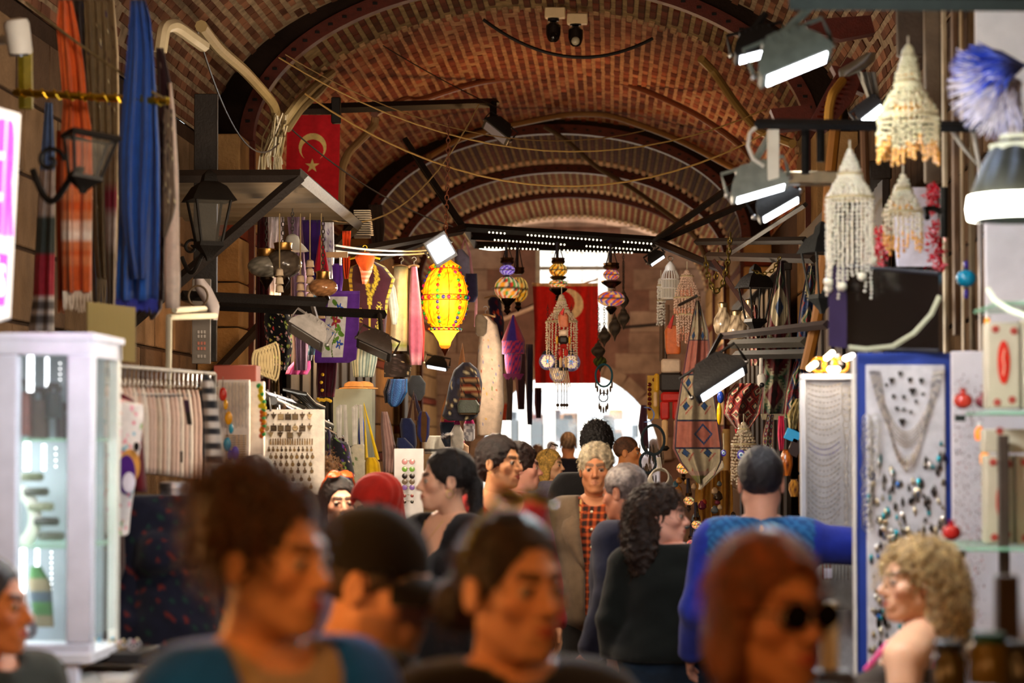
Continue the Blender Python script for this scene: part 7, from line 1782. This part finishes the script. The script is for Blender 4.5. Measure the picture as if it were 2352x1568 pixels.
t = thing('dish_lamp', 'tilted silver-grey lamp head with dangling cloth near the red steel boxes', 'lamp', P(1985, 200, 10.8)); g = G(); hang(g, [(120, 1990, 2012), (140, 1960, 2010), (160, 1925, 1985), (176, 1928, 1950)], 10.8, .14, 'a8b0b4', nf=2, fa=.03); part('head', g, M('metal'), t)
g = G(); drape(g, [(165, 1968, 2012), (220, 1990, 2020), (262, 2004, 2022)], 10.8, '9a9890', amp=.03); part('cloth', g, M('cloth'), t)
# shell chandeliers
chandelier('large cream shell chandelier with an amber shell fringe, upper right', 2086, 108, 8.2, [(128, 14), (190, 30), (268, 70)], 385, 'e2d6ae', r=.0075, col2='e0a048', ns=30)
chandelier('white shell chandelier with long bead strings before the television', 1952, 348, 8.6, [(400, 26), (455, 54)], 700, 'e6dec8', r=.0062, ns=24, ball=.016)
chandelier('small white shell chandelier with orange shells beside red tinsel', 2074, 405, 8.8, [(435, 20), (488, 44)], 590, 'ded4b8', r=.0075, col2='e8a848', ns=18)
for i, (x, y0, y1, w) in enumerate(((2022, 520, 612, 30), (2142, 425, 490, 22), (2150, 510, 620, 34))):
    d = 9.2; s = d / F; g = G(); rr = np.random.default_rng(i)
    for k in range(260):
        q = P(x + rr.normal(0, w * .3), rr.uniform(y0, y1), d); v = rr.normal(0, 1, 3) * .012; g.add([q, q + v, q + np.cross(v, (0, .6, .3)) * .5 + v * .5, q + (0, .002, 0)], [(0, 1, 2), (0, 3, 1), (0, 2, 3), (1, 3, 2)], random.choice(['d01028', 'e82840', 'b80c20', 'ff8090']))
    solo('tinsel_garland', g, M('gloss'), ['red tinsel garland left of the small shell chandelier', 'upper red tinsel garland by the wooden pillar', 'lower red tinsel garland by the wooden pillar'][i], 'tinsel', stuff=True)
g = G(); hang(g, [(430, 2060, 2150), (520, 2050, 2156), (612, 2060, 2158)], 9.5, .02, 'e8e4f0', nf=3, fa=.1); solo('backing_cloth', g, M('cloth'), 'white cloth behind the red tinsel', 'cloth')
# television
def tv():
    t = thing('television', 'dark flat screen turned away, with a purple side panel', 'television', P(2030, 800, 8.6)); d = 8.7
    v = np.array([P(1945, 610, d), P(2157, 628, d - .5), P(2157, 806, d - .5), P(1945, 800, d)]); b = v + (0.02, .07, 0); part('screen', G().add(np.concatenate([v, b]), [(0, 3, 2, 1), (4, 5, 6, 7), (0, 1, 5, 4), (1, 2, 6, 5), (2, 3, 7, 6), (3, 0, 4, 7)], '100c0c'), M('gloss'), t)
    v = np.array([P(1903, 602, d + .05), P(1945, 610, d), P(1945, 800, d), P(1903, 795, d + .05)]); b = v + (0.02, .05, 0); part('side_panel', G().add(np.concatenate([v, b]), [(0, 3, 2, 1), (4, 5, 6, 7), (0, 1, 5, 4), (2, 3, 7, 6), (3, 0, 4, 7)], '33244e'), M('plain'), t)
    for a, b2 in (((1903, 603, d + .04), (1945, 611, d - .01)), ((1945, 610, d - .01), (2157, 628, d - .51)), ((1945, 800, d - .01), (2157, 806, d - .51))): part('bezel', G().tube([P(*a), P(*b2)], .007, '2c2c34', 4), M('plain'), t)
    part('wall_bracket', G().tube([P(2040, 700, d + .05), P(2100, 700, d + .9)], .03, '202020', 4), M('iron'), t)
tv()
g = G(); g.tube([P(*p, 8.1) for p in ((2158, 680), (2140, 720), (2100, 765), (2050, 795), (1990, 802), (1950, 798))], .009, 'b8b89c', 6); solo('power_cord', g, M('plain'), 'pale power cord drooping across the television', 'cable')
# bulbs above the cases
t = thing('bulb_cluster', 'cluster of glowing tube bulbs above the white-framed case', 'lamp', P(1900, 858, 10.2)); s = 10.2 / F
for k, (x, y, a, c) in enumerate(((1905, 816, 40, 'fff0c8'), (1866, 840, 35, 'ffd8a0'), (1950, 820, 20, 'fff4f0'), (1915, 848, 0, 'fffce8'))):
    Rk = rotm('Y', 90 - a); part('tube', G().lathe(P(x, y, 10.2), [(2 * s, -16 * s), (7 * s, -12 * s), (7.5 * s, 10 * s), (4 * s, 15 * s)], c, 12, R=Rk), M('emit', 9), t)
for k in range(3): part('amber_fitting', G().ring(P(1880 + 26 * k, 838, 10.25), 16 * s, .008, 'd88a10', 16, 6), M('gloss'), t)
part('white_socket', G().lathe(P(1922, 826, 10.3), [(16 * s, -12 * s), (12 * s, 0), (8 * s, 14 * s)], 'e0dcd8', 16), M('plain'), t)
lamp(*(P(1905, 846, 10.0)), 4, NEUT, .04)
# white framed case and the blue board
def jcase():
    d = 10.2; t = thing('jewellery_case', 'white-framed upright case of draped necklaces left of the blue board', 'cabinet', P(1905, 1500, d) * (1, 1, 0) + (0, 0, .0)); s = d / F
    for x0, y0, x1, y1 in ((1838, 858, 1974, 872), (1838, 872, 1852, 1700)): 
        a, b = P(x0, y0, d), P(x1, y1, d); part('frame', G().box(((a[0] + b[0]) / 2, d, (a[2] + b[2]) / 2), (b[0] - a[0], .08, a[2] - b[2]), 'c4c8d4'), M('plain'), t)
    a, b = P(1852, 872, d), P(1985, 1700, d); part('felt_panel', G().box(((a[0] + b[0]) / 2, d + .05, (a[2] + b[2]) / 2), (b[0] - a[0], .02, a[2] - b[2]), 'c4c4c8'), M('cloth'), t)
    g = G(); g.box(((a[0] + b[0]) / 2, d, .25), (b[0] - a[0], .1, .5), 'b8b8c0'); part('plinth', g, M('plain'), t)
jcase()
def drapechain(x0, x1, y, sag, d, r, c, n=26, lab='', grp=''):
    g = G(); s = d / F
    for k in range(n): u = (k + .5) / n; g.ball(P(x0 + (x1 - x0) * u, y + sag * 4 * u * (1 - u), d), r * s, c if k % 3 else '7a7478', 5, 3)
    g.tube([P(x0 + (x1 - x0) * u, y + sag * 4 * u * (1 - u), d) for u in np.linspace(0, 1, 12)], .0012, 'b8b4b0', 4)
    solo('necklace', g, M('metal'), lab, 'necklace', grp)
for k in range(26):
    y = 880 + k * 11.5 + (8 if k > 9 else 0); drapechain(1856, 1932 - (k % 3) * 2, y, 8 + k * .9, 10.15, 1.5, ['c8b8a0', 'd0ccc8', 'b8a890', 'e0dcd8'][k % 4] if k not in (11, 12) else '5a4ab0', lab='%s necklace strung across the white-framed case' % (['silver', 'gold-toned'][k % 2]), grp='%s necklaces across the white-framed case' % (['silver', 'gold-toned'][k % 2]))
for k in range(44):
    x = 1942 + 16 * (k % 2) + 3 * hsh(k, 1); y = 898 + (k // 2) * 15.5; r = (13 if k < 8 else 9 if k < 14 else 6); s = 10.1 / F
    solo('hoop_earring', G().ring(P(x, y, 10.12), r * s * .75, .0018, 'd8d4cc', 16, 4, 'y', 1.3), M('metal'), '%s silver hoop in the white-framed case, %s' % (['large', 'medium', 'small'][0 if k < 8 else 1 if k < 14 else 2], ['left column', 'right column'][k % 2]), 'earring', '%s hoops, %s column' % (['large', 'medium', 'small'][0 if k < 8 else 1 if k < 14 else 2], ['left', 'right'][k % 2]))
def bboard():
    d = 8.3; t = thing('jewellery_board', 'tall royal blue board with a white felt panel of necklaces and charms', 'display board', P(2078, 1500, d) * (1, 1, 0)); s = d / F
    a, b = P(1968, 810, d), P(2192, 1800, d); part('blue_board', G().box(((a[0] + b[0]) / 2, d + .02, (a[2] + b[2]) / 2), (b[0] - a[0], .04, a[2] - b[2]), '1c3a94'), M('plain'), t)
    a, b = P(1958, 815, d), P(1969, 1800, d); part('white_edge', G().box(((a[0] + b[0]) / 2, d + .01, (a[2] + b[2]) / 2), (b[0] - a[0], .05, a[2] - b[2]), 'e4e0dc'), M('plain'), t)
    a, b = P(1988, 838, d), P(2174, 1700, d); part('felt_panel', G().box(((a[0] + b[0]) / 2, d - .01, (a[2] + b[2]) / 2), (b[0] - a[0], .02, a[2] - b[2]), 'dcd8dc'), M('cloth'), t)
    z = P(2078, 1790, d)[2]
    for x in (1980, 2170): part('leg', G().tube([P(x, 1760, d), P(x, 1760, d) * (1, 1, 0)], .02, '2a2a30', 4), M('iron'), t)
bboard()
for k in range(9):
    drapechain(1996 + 3 * k, 2168 - 3 * k, 850, 175 - k * 8 if k < 5 else 200 + (k - 5) * 9, 8.26 - .002 * k, 2.0, ['d0c8b8', 'c0b8a4', 'e0dcd4'][k % 3], 60, lab='long silver necklace draped in a deep curve on the blue board', grp='draped necklaces on the blue board')
for (x, y, w) in ((2068, 858, 11), (2048, 874, 13), (2090, 872, 11), (2116, 874, 12), (2036, 884, 8), (2096, 898, 15), (2052, 910, 9), (2076, 912, 9), (2104, 922, 8), (2060, 938, 9), (2076, 940, 8), (2092, 946, 8), (2120, 905, 8), (2072, 968, 15)):
    s = 8.2 / F; g = G(); q = P(x, y, 8.25); g.ball(q + (-w * .22 * s, 0, w * .2 * s), (w * .34 * s, .005, w * .34 * s), '54504c', 8, 6); g.ball(q + (w * .22 * s, 0, w * .2 * s), (w * .34 * s, .005, w * .34 * s), '54504c', 8, 6); g.lathe(q + (0, 0, -w * .15 * s), [(.001, -w * .6 * s), (w * .5 * s, w * .3 * s), (.001, w * .5 * s)], '4c4844', 8, sy=.3)
    solo('heart_charm', g, M('metal'), 'dark silver heart charm within the necklace curve on the blue board', 'charm', 'heart charms on the blue board')
rs3 = np.random.default_rng(5); n_ = 0
for k in range(290):
    x = 1994 + 174 * rs3.random(); y = 1010 + 520 * rs3.random()
    if abs(x - 2080) < 75 and y < 1060 - abs(x - 2080) * .5 : continue
    s = 8.2 / F; w = rs3.uniform(3, 6); hh_ = w * rs3.uniform(1.2, 2.6); c = ['4a4644', '7a7468', 'c8bc9c', '2c2a2a', 'e0dcd0', '3a6ab0', '2a9aa8'][min(6, int(rs3.random() ** 1.6 * 7.0))]
    g = G(); q = P(x, y, 8.26); g.ball(q, (w * s, .004, hh_ * s), c, 7, 5); g.tube([q + (0, 0, hh_ * s), q + (0, 0, (hh_ + 4) * s)], .0015, 'b0aca4', 4)
    cw = {'4a4644': 'dark grey', '7a7468': 'dull silver', 'c8bc9c': 'pale gold', '2c2a2a': 'black', 'e0dcd0': 'white', '3a6ab0': 'blue', '2a9aa8': 'turquoise'}[c]; zn = ['left', 'middle', 'right'][min(2, int((x - 1994) / 58))]; zr = ['just below the necklaces', 'at mid-height', 'low down', 'at the very bottom'][min(3, int((y - 1010) / 130))]
    lb = '%s drop charm on the %s of the blue board, %s' % (cw, zn, zr); solo('charm', g, M('metal'), lb, 'charm', lb.replace('charm', 'charms'))
for k in range(26):
    s = 8.2 / F; x = 1990 + 3 * hsh(k, 2) + (20 if k > 16 else 0); y = 965 + (k % 17) * 15; solo('ring_pendant', G().ring(P(x, y, 8.22), (9 + 3 * hsh(k, 1)) * s, .002, 'd8d4cc', 16, 4, 'y', 1.4), M('metal'), 'clear oval ring hanging on the left felt edge of the blue board', 'pendant', 'oval rings on the blue board edge')
# round tray of chains between
t = thing('necklace_bust', 'grey rounded necklace stand with a white price tag behind the blue board', 'stand', P(1925, 1350, 10.1)); g = G(); hang(g, [(1250, 1920, 1975), (1262, 1895, 1980), (1300, 1884, 1980), (1400, 1886, 1980)], 10.07, .06, '98948e', nf=2, fa=0, nr=12); part('stand', g, M('cloth'), t)
part('price_tag', G().box(P(1902, 1316, 10.0), (.032, .004, .04), 'e8e4f0'), M('plain'), t)
for k in range(8): part('strand', G().tube([P(1890 + 8 * k, 1275 + (8 - k) * 2, 10.0), P(1892 + 8 * k, 1330, 10.0)], .0025, 'c8c8c4' if k > 2 else 'a84838', 4), M('metal'), t)
# timber pillar, wall lamp etc.
def pillar():
    t = thing('timber_pillar', 'weathered wooden pillar with split boards right of the television', 'pillar', P(2205, 790, 9.4))
    for x0, x1, y0, y1, dd, c in ((2162, 2184, -20, 1600, 9.3, 'a08c6c'), (2184, 2204, -20, 770, 9.2, '6a4a2c'), (2204, 2222, -20, 1600, 9.3, 'b09870'), (2222, 2246, -20, 1600, 9.25, '8c7450'), (2120, 2162, -20, 420, 9.6, '6c5a44'), (2058, 2120, -20, 130, 9.9, '4a3a2a'), (2246, 2262, 380, 1600, 9.3, 'd8d0d0')):
        a, b = P(x0, y0, dd), P(x1, y1, dd); zb = max(b[2], 0); part('plank', G().box(((a[0] + b[0]) / 2, dd, (a[2] + zb) / 2), (b[0] - a[0] - .004, .06, a[2] - zb), c), M('wood'), t)
pillar()
t = thing('bead_ornament', 'turquoise glass bead between violet beads on a cord', 'ornament', P(2219, 680, 8.4)); s = 8.4 / F
part('large_bead', G().ball(P(2219, 639, 8.4), (23 * s, 23 * s, 20 * s), '1484a8', 20, 14), M('gloss'), t)
for y in (609, 671, 606, 678): part('small_bead', G().ball(P(2219, y, 8.4), (6 * s, 6 * s, 8 * s), '3a2a80', 10, 8), M('gloss'), t)
part('cord', G().tube([P(2219, 470, 8.4), P(2219, 604, 8.4)], .002, '6a4a30', 4), M('cloth'), t)
solo('wall_hook', G().tube([P(2168, 430, 9.0), P(2168, 545, 9.0)], .016, '17140f', 6), M('iron'), 'black iron bracket plate on the left side of the wooden pillar', 'bracket')
solo('wall_hook', G().tube([P(2168, 490, 9), P(2145, 478, 9), P(2125, 480, 9), P(2130, 500, 8.95)], .012, '17140f', 6), M('iron'), 'curled black iron hook sticking out left of the pillar', 'hook')
# upper right lamp and feathers
def bright_lamp():
    d = 7.0; s = d / F; t = thing('ring_lamp', 'round grey metal lamp with an overexposed glowing rim at the right edge', 'lamp', P(2330, 500, d)); c = P(2345, 440, d)
    part('housing', G().lathe(c, [(110 * s, -22 * s), (112 * s, 0), (90 * s, 60 * s), (60 * s, 110 * s), (30 * s, 130 * s)], lambda a, k: ('3a3a30' if k < 2 else '4c5460' if int(a * 9) % 2 else '2a2c28'), 40), M('iron'), t)
    n = 40; g = G(); g.lathe(c + (0, 0, -.03), [(118 * s, -40 * s), (122 * s, -14 * s), (118 * s, 14 * s)], 'fffbe8', 60, flute=.02, nfl=30); part('diffuser', g, M('emit', 12), t)
    part('collar', G().lathe(P(2345, 340, d), [(70 * s, -14 * s), (72 * s, 8 * s), (50 * s, 14 * s), (48 * s, 30 * s)], 'b0b098', 8), M('plain'), t)
    part('skirt', G().lathe(c, [(104 * s, -66 * s), (106 * s, -42 * s)], '1c2420', 30), M('iron'), t)
bright_lamp()
def feathers():
    d = 7.4; t = thing('feather_fan', 'fluffy feather bunch, blue above and grey-white below, upper right', 'ornament', P(2290, 320, d)); rr = np.random.default_rng(3)
    for nm, cx, cy, col, n, a0, a1, L in (('blue_feathers', 2330, 150, ['1c3cb0', '2a4cd0', '1a2c90', '5a70d8'], 420, 2.2, 4.5, 150), ('white_feathers', 2320, 190, ['c8c0cc', 'b4acb8', 'dcd4dc', 'a0a0c8'], 620, 2.5, 5.0, 150)):
        g = G()
        for k in range(n):
            a = rr.uniform(a0, a1); l = L * rr.uniform(.35, 1); x1, y1 = cx + l * math.cos(a), cy - l * math.sin(a) * (.55 if nm[0] == 'b' else .95) + (10 if nm[0] == 'b' else 0); dz = rr.uniform(-.12, .12)
            g.tube([P(cx + rr.uniform(-15, 25), cy, d), P((cx + x1) / 2 + rr.normal(0, 8), (cy + y1) / 2 - 8, d + dz * .6), P(x1, y1, d + dz)], [.006, .0015], col[rr.integers(4)], 3)
        part(nm, g, M('cloth'), t, stuff=True, angle=None)
feathers()
solo('white_backdrop', G().box(P(2320, 100, 8.4), (.24, .02, .52), 'dcd8d8'), M('plain'), 'plain white board at the top right corner behind the feathers', 'board')
# shelves with boxes
def rshelf():
    t = thing('glass_shelving', 'white shelving unit with green-edged glass shelves at the right edge', 'shelving', P(2330, 1500, 7.2) * (1, 1, 0)); d = 7.2; s = d / F
    a, b = P(2186, 806, 8.1), P(2420, 1700, 8.1); part('back_panel', G().box(((a[0] + b[0]) / 2, 8.12, (a[2] + b[2]) / 2), (b[0] - a[0], .03, a[2] - b[2]), 'e0d8dc'), M('plain'), t)
    a, b = P(2262, 500, 8.0), P(2460, 800, 8.0); part('upper_panel', G().box(((a[0] + b[0]) / 2, 8.0, (a[2] + b[2]) / 2), (b[0] - a[0], .03, a[2] - b[2]), 'd4ccd0'), M('plain'), t)
    for y in (700, 948, 1258):
        p = P(2340 if y > 700 else 2360, y, 7.3); w = .32 if y < 1200 else .42; part('glass_shelf', G().box((p[0] + (.04 if y == 1258 else .06), 7.45, p[2]), (w, .5, .012), '9cd8b4'), M('glass', .55), t)
    for y in (960, 1272): part('shelf_clamp', G().box(P(2205, y, 7.7), (.03, .04, .02), '28302c'), M('iron'), t)
    part('side_post', G().box(P(2308, 1500, 7.3), (.03, .03, 1.3), '3a2a1c'), M('wood'), t)
    part('curved_edge', G().tube([P(2270, 665, 7.2), P(2285, 690, 7.1), P(2320, 712, 7.0), P(2370, 730, 6.9)], .008, 'e8f4d0', 6), M('gloss'), t)
    g = G(); rr = np.random.default_rng(8)
    for k in range(500):
        x, y = rr.uniform(2192, 2262), rr.uniform(860, 1480); g.ball(P(x, y, 8.08), (rr.uniform(.001, .003), .003, rr.uniform(.002, .005)), random.choice(['c88a90', '9a7a80', 'b8b0b4', '7a4a50']), 4, 3)
    part('tiny_earrings', g, M('metal'), t, stuff=True)
rshelf()
def gbox(label, x0, y0, x1, y1, d, oval):
    t = thing('gift_box', label, 'box', P((x0 + x1) / 2, y1, d)); a, b = P(x0, y0, d), P(x1, y1, d); s = d / F
    part('carton', G().box(((a[0] + b[0]) / 2, d + .05, (a[2] + b[2]) / 2), (b[0] - a[0], .1, a[2] - b[2]), 'b8ac94', bev=.004), M('plain'), t)
    if oval:
        ox, oy, ow, oh = oval; q = P(ox, oy, d); part('red_oval', G().lathe(q, [(.001, .001), (ow * s, .002), (ow * s, .004), (.001, .005)], 'c82410', 24, R=rotm('X', 90), sy=oh / ow), M('plain'), t)
        part('pale_script', G().tube([q + (-.002, -.006, -oh * s * .6), q + (.002, -.006, -oh * .2 * s), q + (-.002, -.006, oh * .2 * s), q + (.003, -.006, oh * s * .6)], .0025, 'e89a80', 4), M('plain'), t)
    for (fx, fy) in ((.25, .08), (.8, .1), (.3, .93), (.75, .9)):
        q = P(x0 + (x1 - x0) * fx, y0 + (y1 - y0) * fy, d - .001); part('printed_fruit', G().ball(q, (9 * s, .002, 9 * s), 'a03c30', 10, 6), M('plain'), t)
gbox('upper beige gift box with a tall red oval, left of the upper pair', 2268, 740, 2344, 938, 7.35, (2305, 832, 14, 50)); gbox('upper beige gift box cut by the photo edge', 2347, 735, 2420, 938, 7.35, (2390, 832, 14, 50))
gbox('flat beige box lying above the lower pair of gift boxes', 2262, 985, 2400, 1040, 7.35, None)
gbox('lower beige gift box with a narrow red oval, left of the lower pair', 2265, 1045, 2330, 1248, 7.35, (2300, 1152, 12, 42)); gbox('lower beige gift box at the right edge of the photo', 2333, 1045, 2410, 1250, 7.35, (2384, 1152, 12, 42))
def pomegranate(label, x, y, r, d, c='a82420'):
    s = d / F; t = thing('pomegranate', label, 'ornament', P(x, y + r, d)); part('fruit', G().lathe(P(x, y, d), [(r * s * .3, -r * s * .85), (r * s * .85, -r * s * .5), (r * s, 0), (r * s * .8, r * s * .55), (r * s * .3, r * s * .8)], c, 22, flute=.03, nfl=6), M('gloss'), t)
    part('crown', G().lathe(P(x, y - r * .85, d), [(r * s * .22, -r * s * .15), (r * s * .2, r * s * .1), (r * s * .38, r * s * .4), (r * s * .1, r * s * .3)], c, 12, flute=.2, nfl=6), M('gloss'), t)
pomegranate('matt red pomegranate ornament on the upper glass shelf', 2212, 920, 22, 7.5, 'b03024'); pomegranate('glossy dark red pomegranate ornament on the lower glass shelf', 2186, 1222, 22, 7.0); pomegranate('pinkish pomegranate ornament partly behind the upper gift box', 2258, 922, 18, 7.6, '8c3040')
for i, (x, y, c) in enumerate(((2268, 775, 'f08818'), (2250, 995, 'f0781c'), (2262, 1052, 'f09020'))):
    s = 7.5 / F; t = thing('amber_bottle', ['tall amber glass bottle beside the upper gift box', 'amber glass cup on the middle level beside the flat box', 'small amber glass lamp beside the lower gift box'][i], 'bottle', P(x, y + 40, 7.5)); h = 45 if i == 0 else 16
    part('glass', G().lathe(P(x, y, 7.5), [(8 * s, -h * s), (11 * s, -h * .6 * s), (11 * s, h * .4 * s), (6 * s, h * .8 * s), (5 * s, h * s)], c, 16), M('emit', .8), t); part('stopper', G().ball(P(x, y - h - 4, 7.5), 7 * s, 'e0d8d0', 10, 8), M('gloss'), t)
# bottom right bottles
for i, (x, y, w, c, lab) in enumerate(((2270, 1500, 46, '6a5420', 'ochre glass jar with a green lid at the bottom right'), (2180, 1520, 40, '4a3c1c', 'dark olive jar beside the ochre one'), (2340, 1520, 40, '3a342c', 'dark jar at the bottom right corner'))):
    d = 4.6; s = d / F; t = thing('jar', lab, 'jar', P(x, y + 60, d)); part('jar_body', G().lathe(P(x, y + 20, d), [(w * s, -50 * s), (w * s, 30 * s), (w * .8 * s, 42 * s), (w * .7 * s, 50 * s)], c, 20), M('gloss'), t); part('lid', G().lathe(P(x, y - 36, d), [(w * .85 * s, -10 * s), (w * .85 * s, 10 * s), (w * .7 * s, 13 * s)], '0c4a3c' if i == 0 else '1c1814', 20), M('plain'), t)
p = P(2260, 1590, 4.6); g = G(); g.box((p[0], 4.7, p[2] / 2 - .01), (.5, .5, p[2] - .02), '2a1c12'); solo('wooden_counter', g, M('wood'), 'dark wooden counter under the jars at the bottom right', 'counter')
p = P(2312, 1400, 5.0); solo('wooden_post', G().box((p[0], 5.0, 1.45 / 2 + .0), (.045, .045, 1.42), '2c1a0e'), M('wood'), 'dark brown post rising behind the jars at the lower right', 'post')
pc = P(1905, 1460, 5.2); solo('candle', G().lathe(pc, [(.02, -.07), (.02, .07), (.016, .075)], 'd8c4a0', 16), M('plain'), 'cream candle beside the auburn-haired woman', 'candle'); g = G(); g.box((pc[0], 5.2, (pc[2] - .07) / 2), (.1, .1, pc[2] - .075), '2a1810'); solo('small_stand', g, M('wood'), 'dark stand carrying the cream candle', 'stand')
# small security camera among the kilims
t = thing('security_camera', 'small white security camera hanging between the kilims', 'camera', P(1750, 890, 13.2)); s = 13.2 / F
part('housing', G().lathe(P(1749, 872, 13.2), [(6 * s, -15 * s), (9 * s, -12 * s), (10 * s, 8 * s), (6 * s, 14 * s)], 'e4e0d8', 18, R=rotm('X', 20)), M('plain'), t); part('lens', G().ball(P(1750, 884, 13.15), 6 * s, '22242a', 10, 8), M('gloss'), t); part('mount', G().tube([P(1747, 858, 13.2), P(1748, 822, 13.2)], .01, 'dcd8d0', 6), M('plain'), t)

# ================================================================ more goods filling the stalls
g = G(); g.tube([P(1092 + 9 * k, 566 + 6 * math.sin(k * PI / 10), 21.8) for k in range(11)], .014, 'f4fff0', 6); solo('ring_tube_light', g, M('emit', 6), 'curved white tube light left of the hanging mosaic lamps', 'lamp')
for i, (rows, d, c, lab) in enumerate((
    ([(850, 600, 622), (900, 598, 626), (960, 600, 624)], 15.8, '30101c', 'burgundy cloth hanging behind the yellow flower garland'),
    ([(850, 622, 640), (905, 620, 642), (950, 622, 640)], 15.6, '5a4420', 'gold-printed brown cloth next to the burgundy one'),
    ([(470, 846, 878), (520, 850, 884), (575, 856, 880)], 20.5, '3a2c24', 'dusty brown sack hanging behind the wall heater'),
    ([(730, 700, 722), (790, 694, 724), (828, 700, 716)], 15.9, 'a8a8b8', 'pale grey cloth glimpsed behind the purple cloth'),
    ([(880, 735, 770), (915, 735, 768), (1010, 740, 772)], 16.8, '2a2c38', 'dark curtain behind the grey partition'))):
    cl('hanging_cloth', lab, 'cloth', rows, d, floral(c, ['8a7440', '6a5030'], 30, .06, i, 2) if i == 1 else c, amp=.03, nf=3, nr=24)
cols_ = [('2a1c40', 'violet'), ('1c2c20', 'bottle green'), ('501c28', 'wine red'), ('20242c', 'charcoal'), ('3a2c1c', 'dark brown'), ('243858', 'navy'), ('6a5a48', 'taupe')]
for k in range(7):
    x = 752 + 13 * k; y = 985 + 10 * k
    garm('blouse', '%s patterned blouse on the slanting racks, hanging %s from the left' % (cols_[k][1], ['first', 'second', 'third', 'fourth', 'fifth', 'sixth', 'seventh'][k]), 'blouse',
         [(y, x, x + 5), (y + 14, x - 5, x + 10), (y + 90, x - 7, x + 12), (y + 135, x - 6, x + 11)], 13.9 + .25 * k, .3, floral(cols_[k][0], ['8a6aa0', '6a8a4a', 'b06a5a'], 24, .1, k + 30, 3), nf=4, nr=30)
for i, (x, y, w, h, c, lab) in enumerate(((1820, 1000, 34, 26, '2a90c0', 'turquoise patterned tray leaning against the white-framed case'), (1826, 1028, 26, 40, '2c1c18', 'dark tilted tray with a black edge beside the turquoise one'), (1806, 1062, 30, 60, 'b8601c', 'amber glass vase with a brown leaf pattern'), (1824, 1120, 26, 40, 'a8701c', 'gold flowered fabric roll at the case foot'))):
    d = 12.2; s = d / F; g = G()
    if i < 2: g.box(P(x, y, d), (w * s, .03, h * s), c, R=rotm('Y', 24)); solo('tray', g, M('gloss'), lab, 'tray')
    else: g.lathe(P(x, y, d), [(w * .3 * s, -h * .5 * s), (w * .5 * s, -h * .1 * s), (w * .48 * s, h * .2 * s), (w * .25 * s, h * .45 * s), (w * .35 * s, h * .5 * s)], (lambda a, k, c=c: c if (int(a * 3) + k) % 3 else '4a1c10'), 24); solo('vase' if i == 2 else 'fabric_roll', g, M('gloss' if i == 2 else 'cloth'), lab, 'vase' if i == 2 else 'fabric')
cl('scarf', 'yellow fringed scarf bunched beside the turquoise tray', 'scarf', [(915, 1828, 1842), (950, 1808, 1838), (985, 1812, 1830)], 12.8, floral('b8a468', ['2a2418', 'd8c890'], 40, .1, 3, 1), amp=.03)
cl('scarf', 'bright pink cloth strip beside the embroidered strip', 'scarf', [(955, 1788, 1800), (1000, 1786, 1804), (1035, 1790, 1800)], 13.2, 'e83c68', amp=.02)
# wooden dolls and boards around the big puppet
for i, (x, y0, y1, w, c, lab) in enumerate(((1528, 800, 1010, 9, '4a3424', 'long dark wooden pole left of the large puppet'), (1560, 830, 930, 8, '8c1c18', 'narrow red wooden strip right of the large puppet'), (1668, 985, 1140, 18, 'd8b068', 'tall pale wooden leg of a hanging puppet right of the pink kilim'), (1520, 690, 830, 12, '5c4028', 'brown bamboo chime tube below the bird cage'), (1534, 700, 815, 7, '6a4a30', 'thin bamboo chime tube below the bird cage'))):
    a, b = P(x, y0, 19.2), P(x, y1, 19.2); solo('wooden_pole', G().tube([a, b], w * .5 * 19.2 / F, c, 10), M('wood'), lab, 'pole')
t = thing('ornament', 'blue and yellow painted wooden bird behind the large floodlight', 'ornament', P(1655, 950, 16)); s = 16 / F
part('head', G().ball(P(1655, 912, 16), (8 * s, .02, 14 * s), '2848b0', 12, 8), M('gloss'), t); part('body', G().ball(P(1652, 950, 16), (6 * s, .02, 26 * s), 'd8b018', 12, 8), M('gloss'), t)
# feather ornaments and beads near the cord hank
for i, (x, y, r) in enumerate(((1500, 1010, 26), (1488, 1062, 18))):
    d = 18.2; s = d / F; t = thing('dream_catcher', ['large dark-feathered dream catcher below the blue moon', 'smaller brown-feathered dream catcher under the large one'][i], 'dream catcher', P(x, y + r + 20, d))
    part('hoop', G().ring(P(x, y, d), r * s, .012, '243038', 24, 6, 'y', 1.3), M('cloth'), t)
    g = G(); rr = np.random.default_rng(i)
    for k in range(40): q = P(x + rr.normal(0, r * .5), y + r + rr.uniform(-8, 22), d); g.ball(q, (.006, .005, .035), ['4a3a2e', '6a5a4a', '2c241e'][k % 3], 5, 4)
    part('feathers', g, M('cloth'), t, stuff=True)
# silver trinkets on a low table at the crowd's left
for i, (x, y, w, h, c, lab) in enumerate(((588, 860, 30, 20, '5a4a3c', 'dark grey speaker box hanging by the stone pier'), (1140, 1010, 22, 16, 'c8c0b0', 'white paper bag on the table behind the red top'))):
    d = 14.5; s = d / F; g = G(); g.box(P(x, y, d), (w * s, .08, h * s), c); solo('small_box', g, M('plain'), lab, 'box')
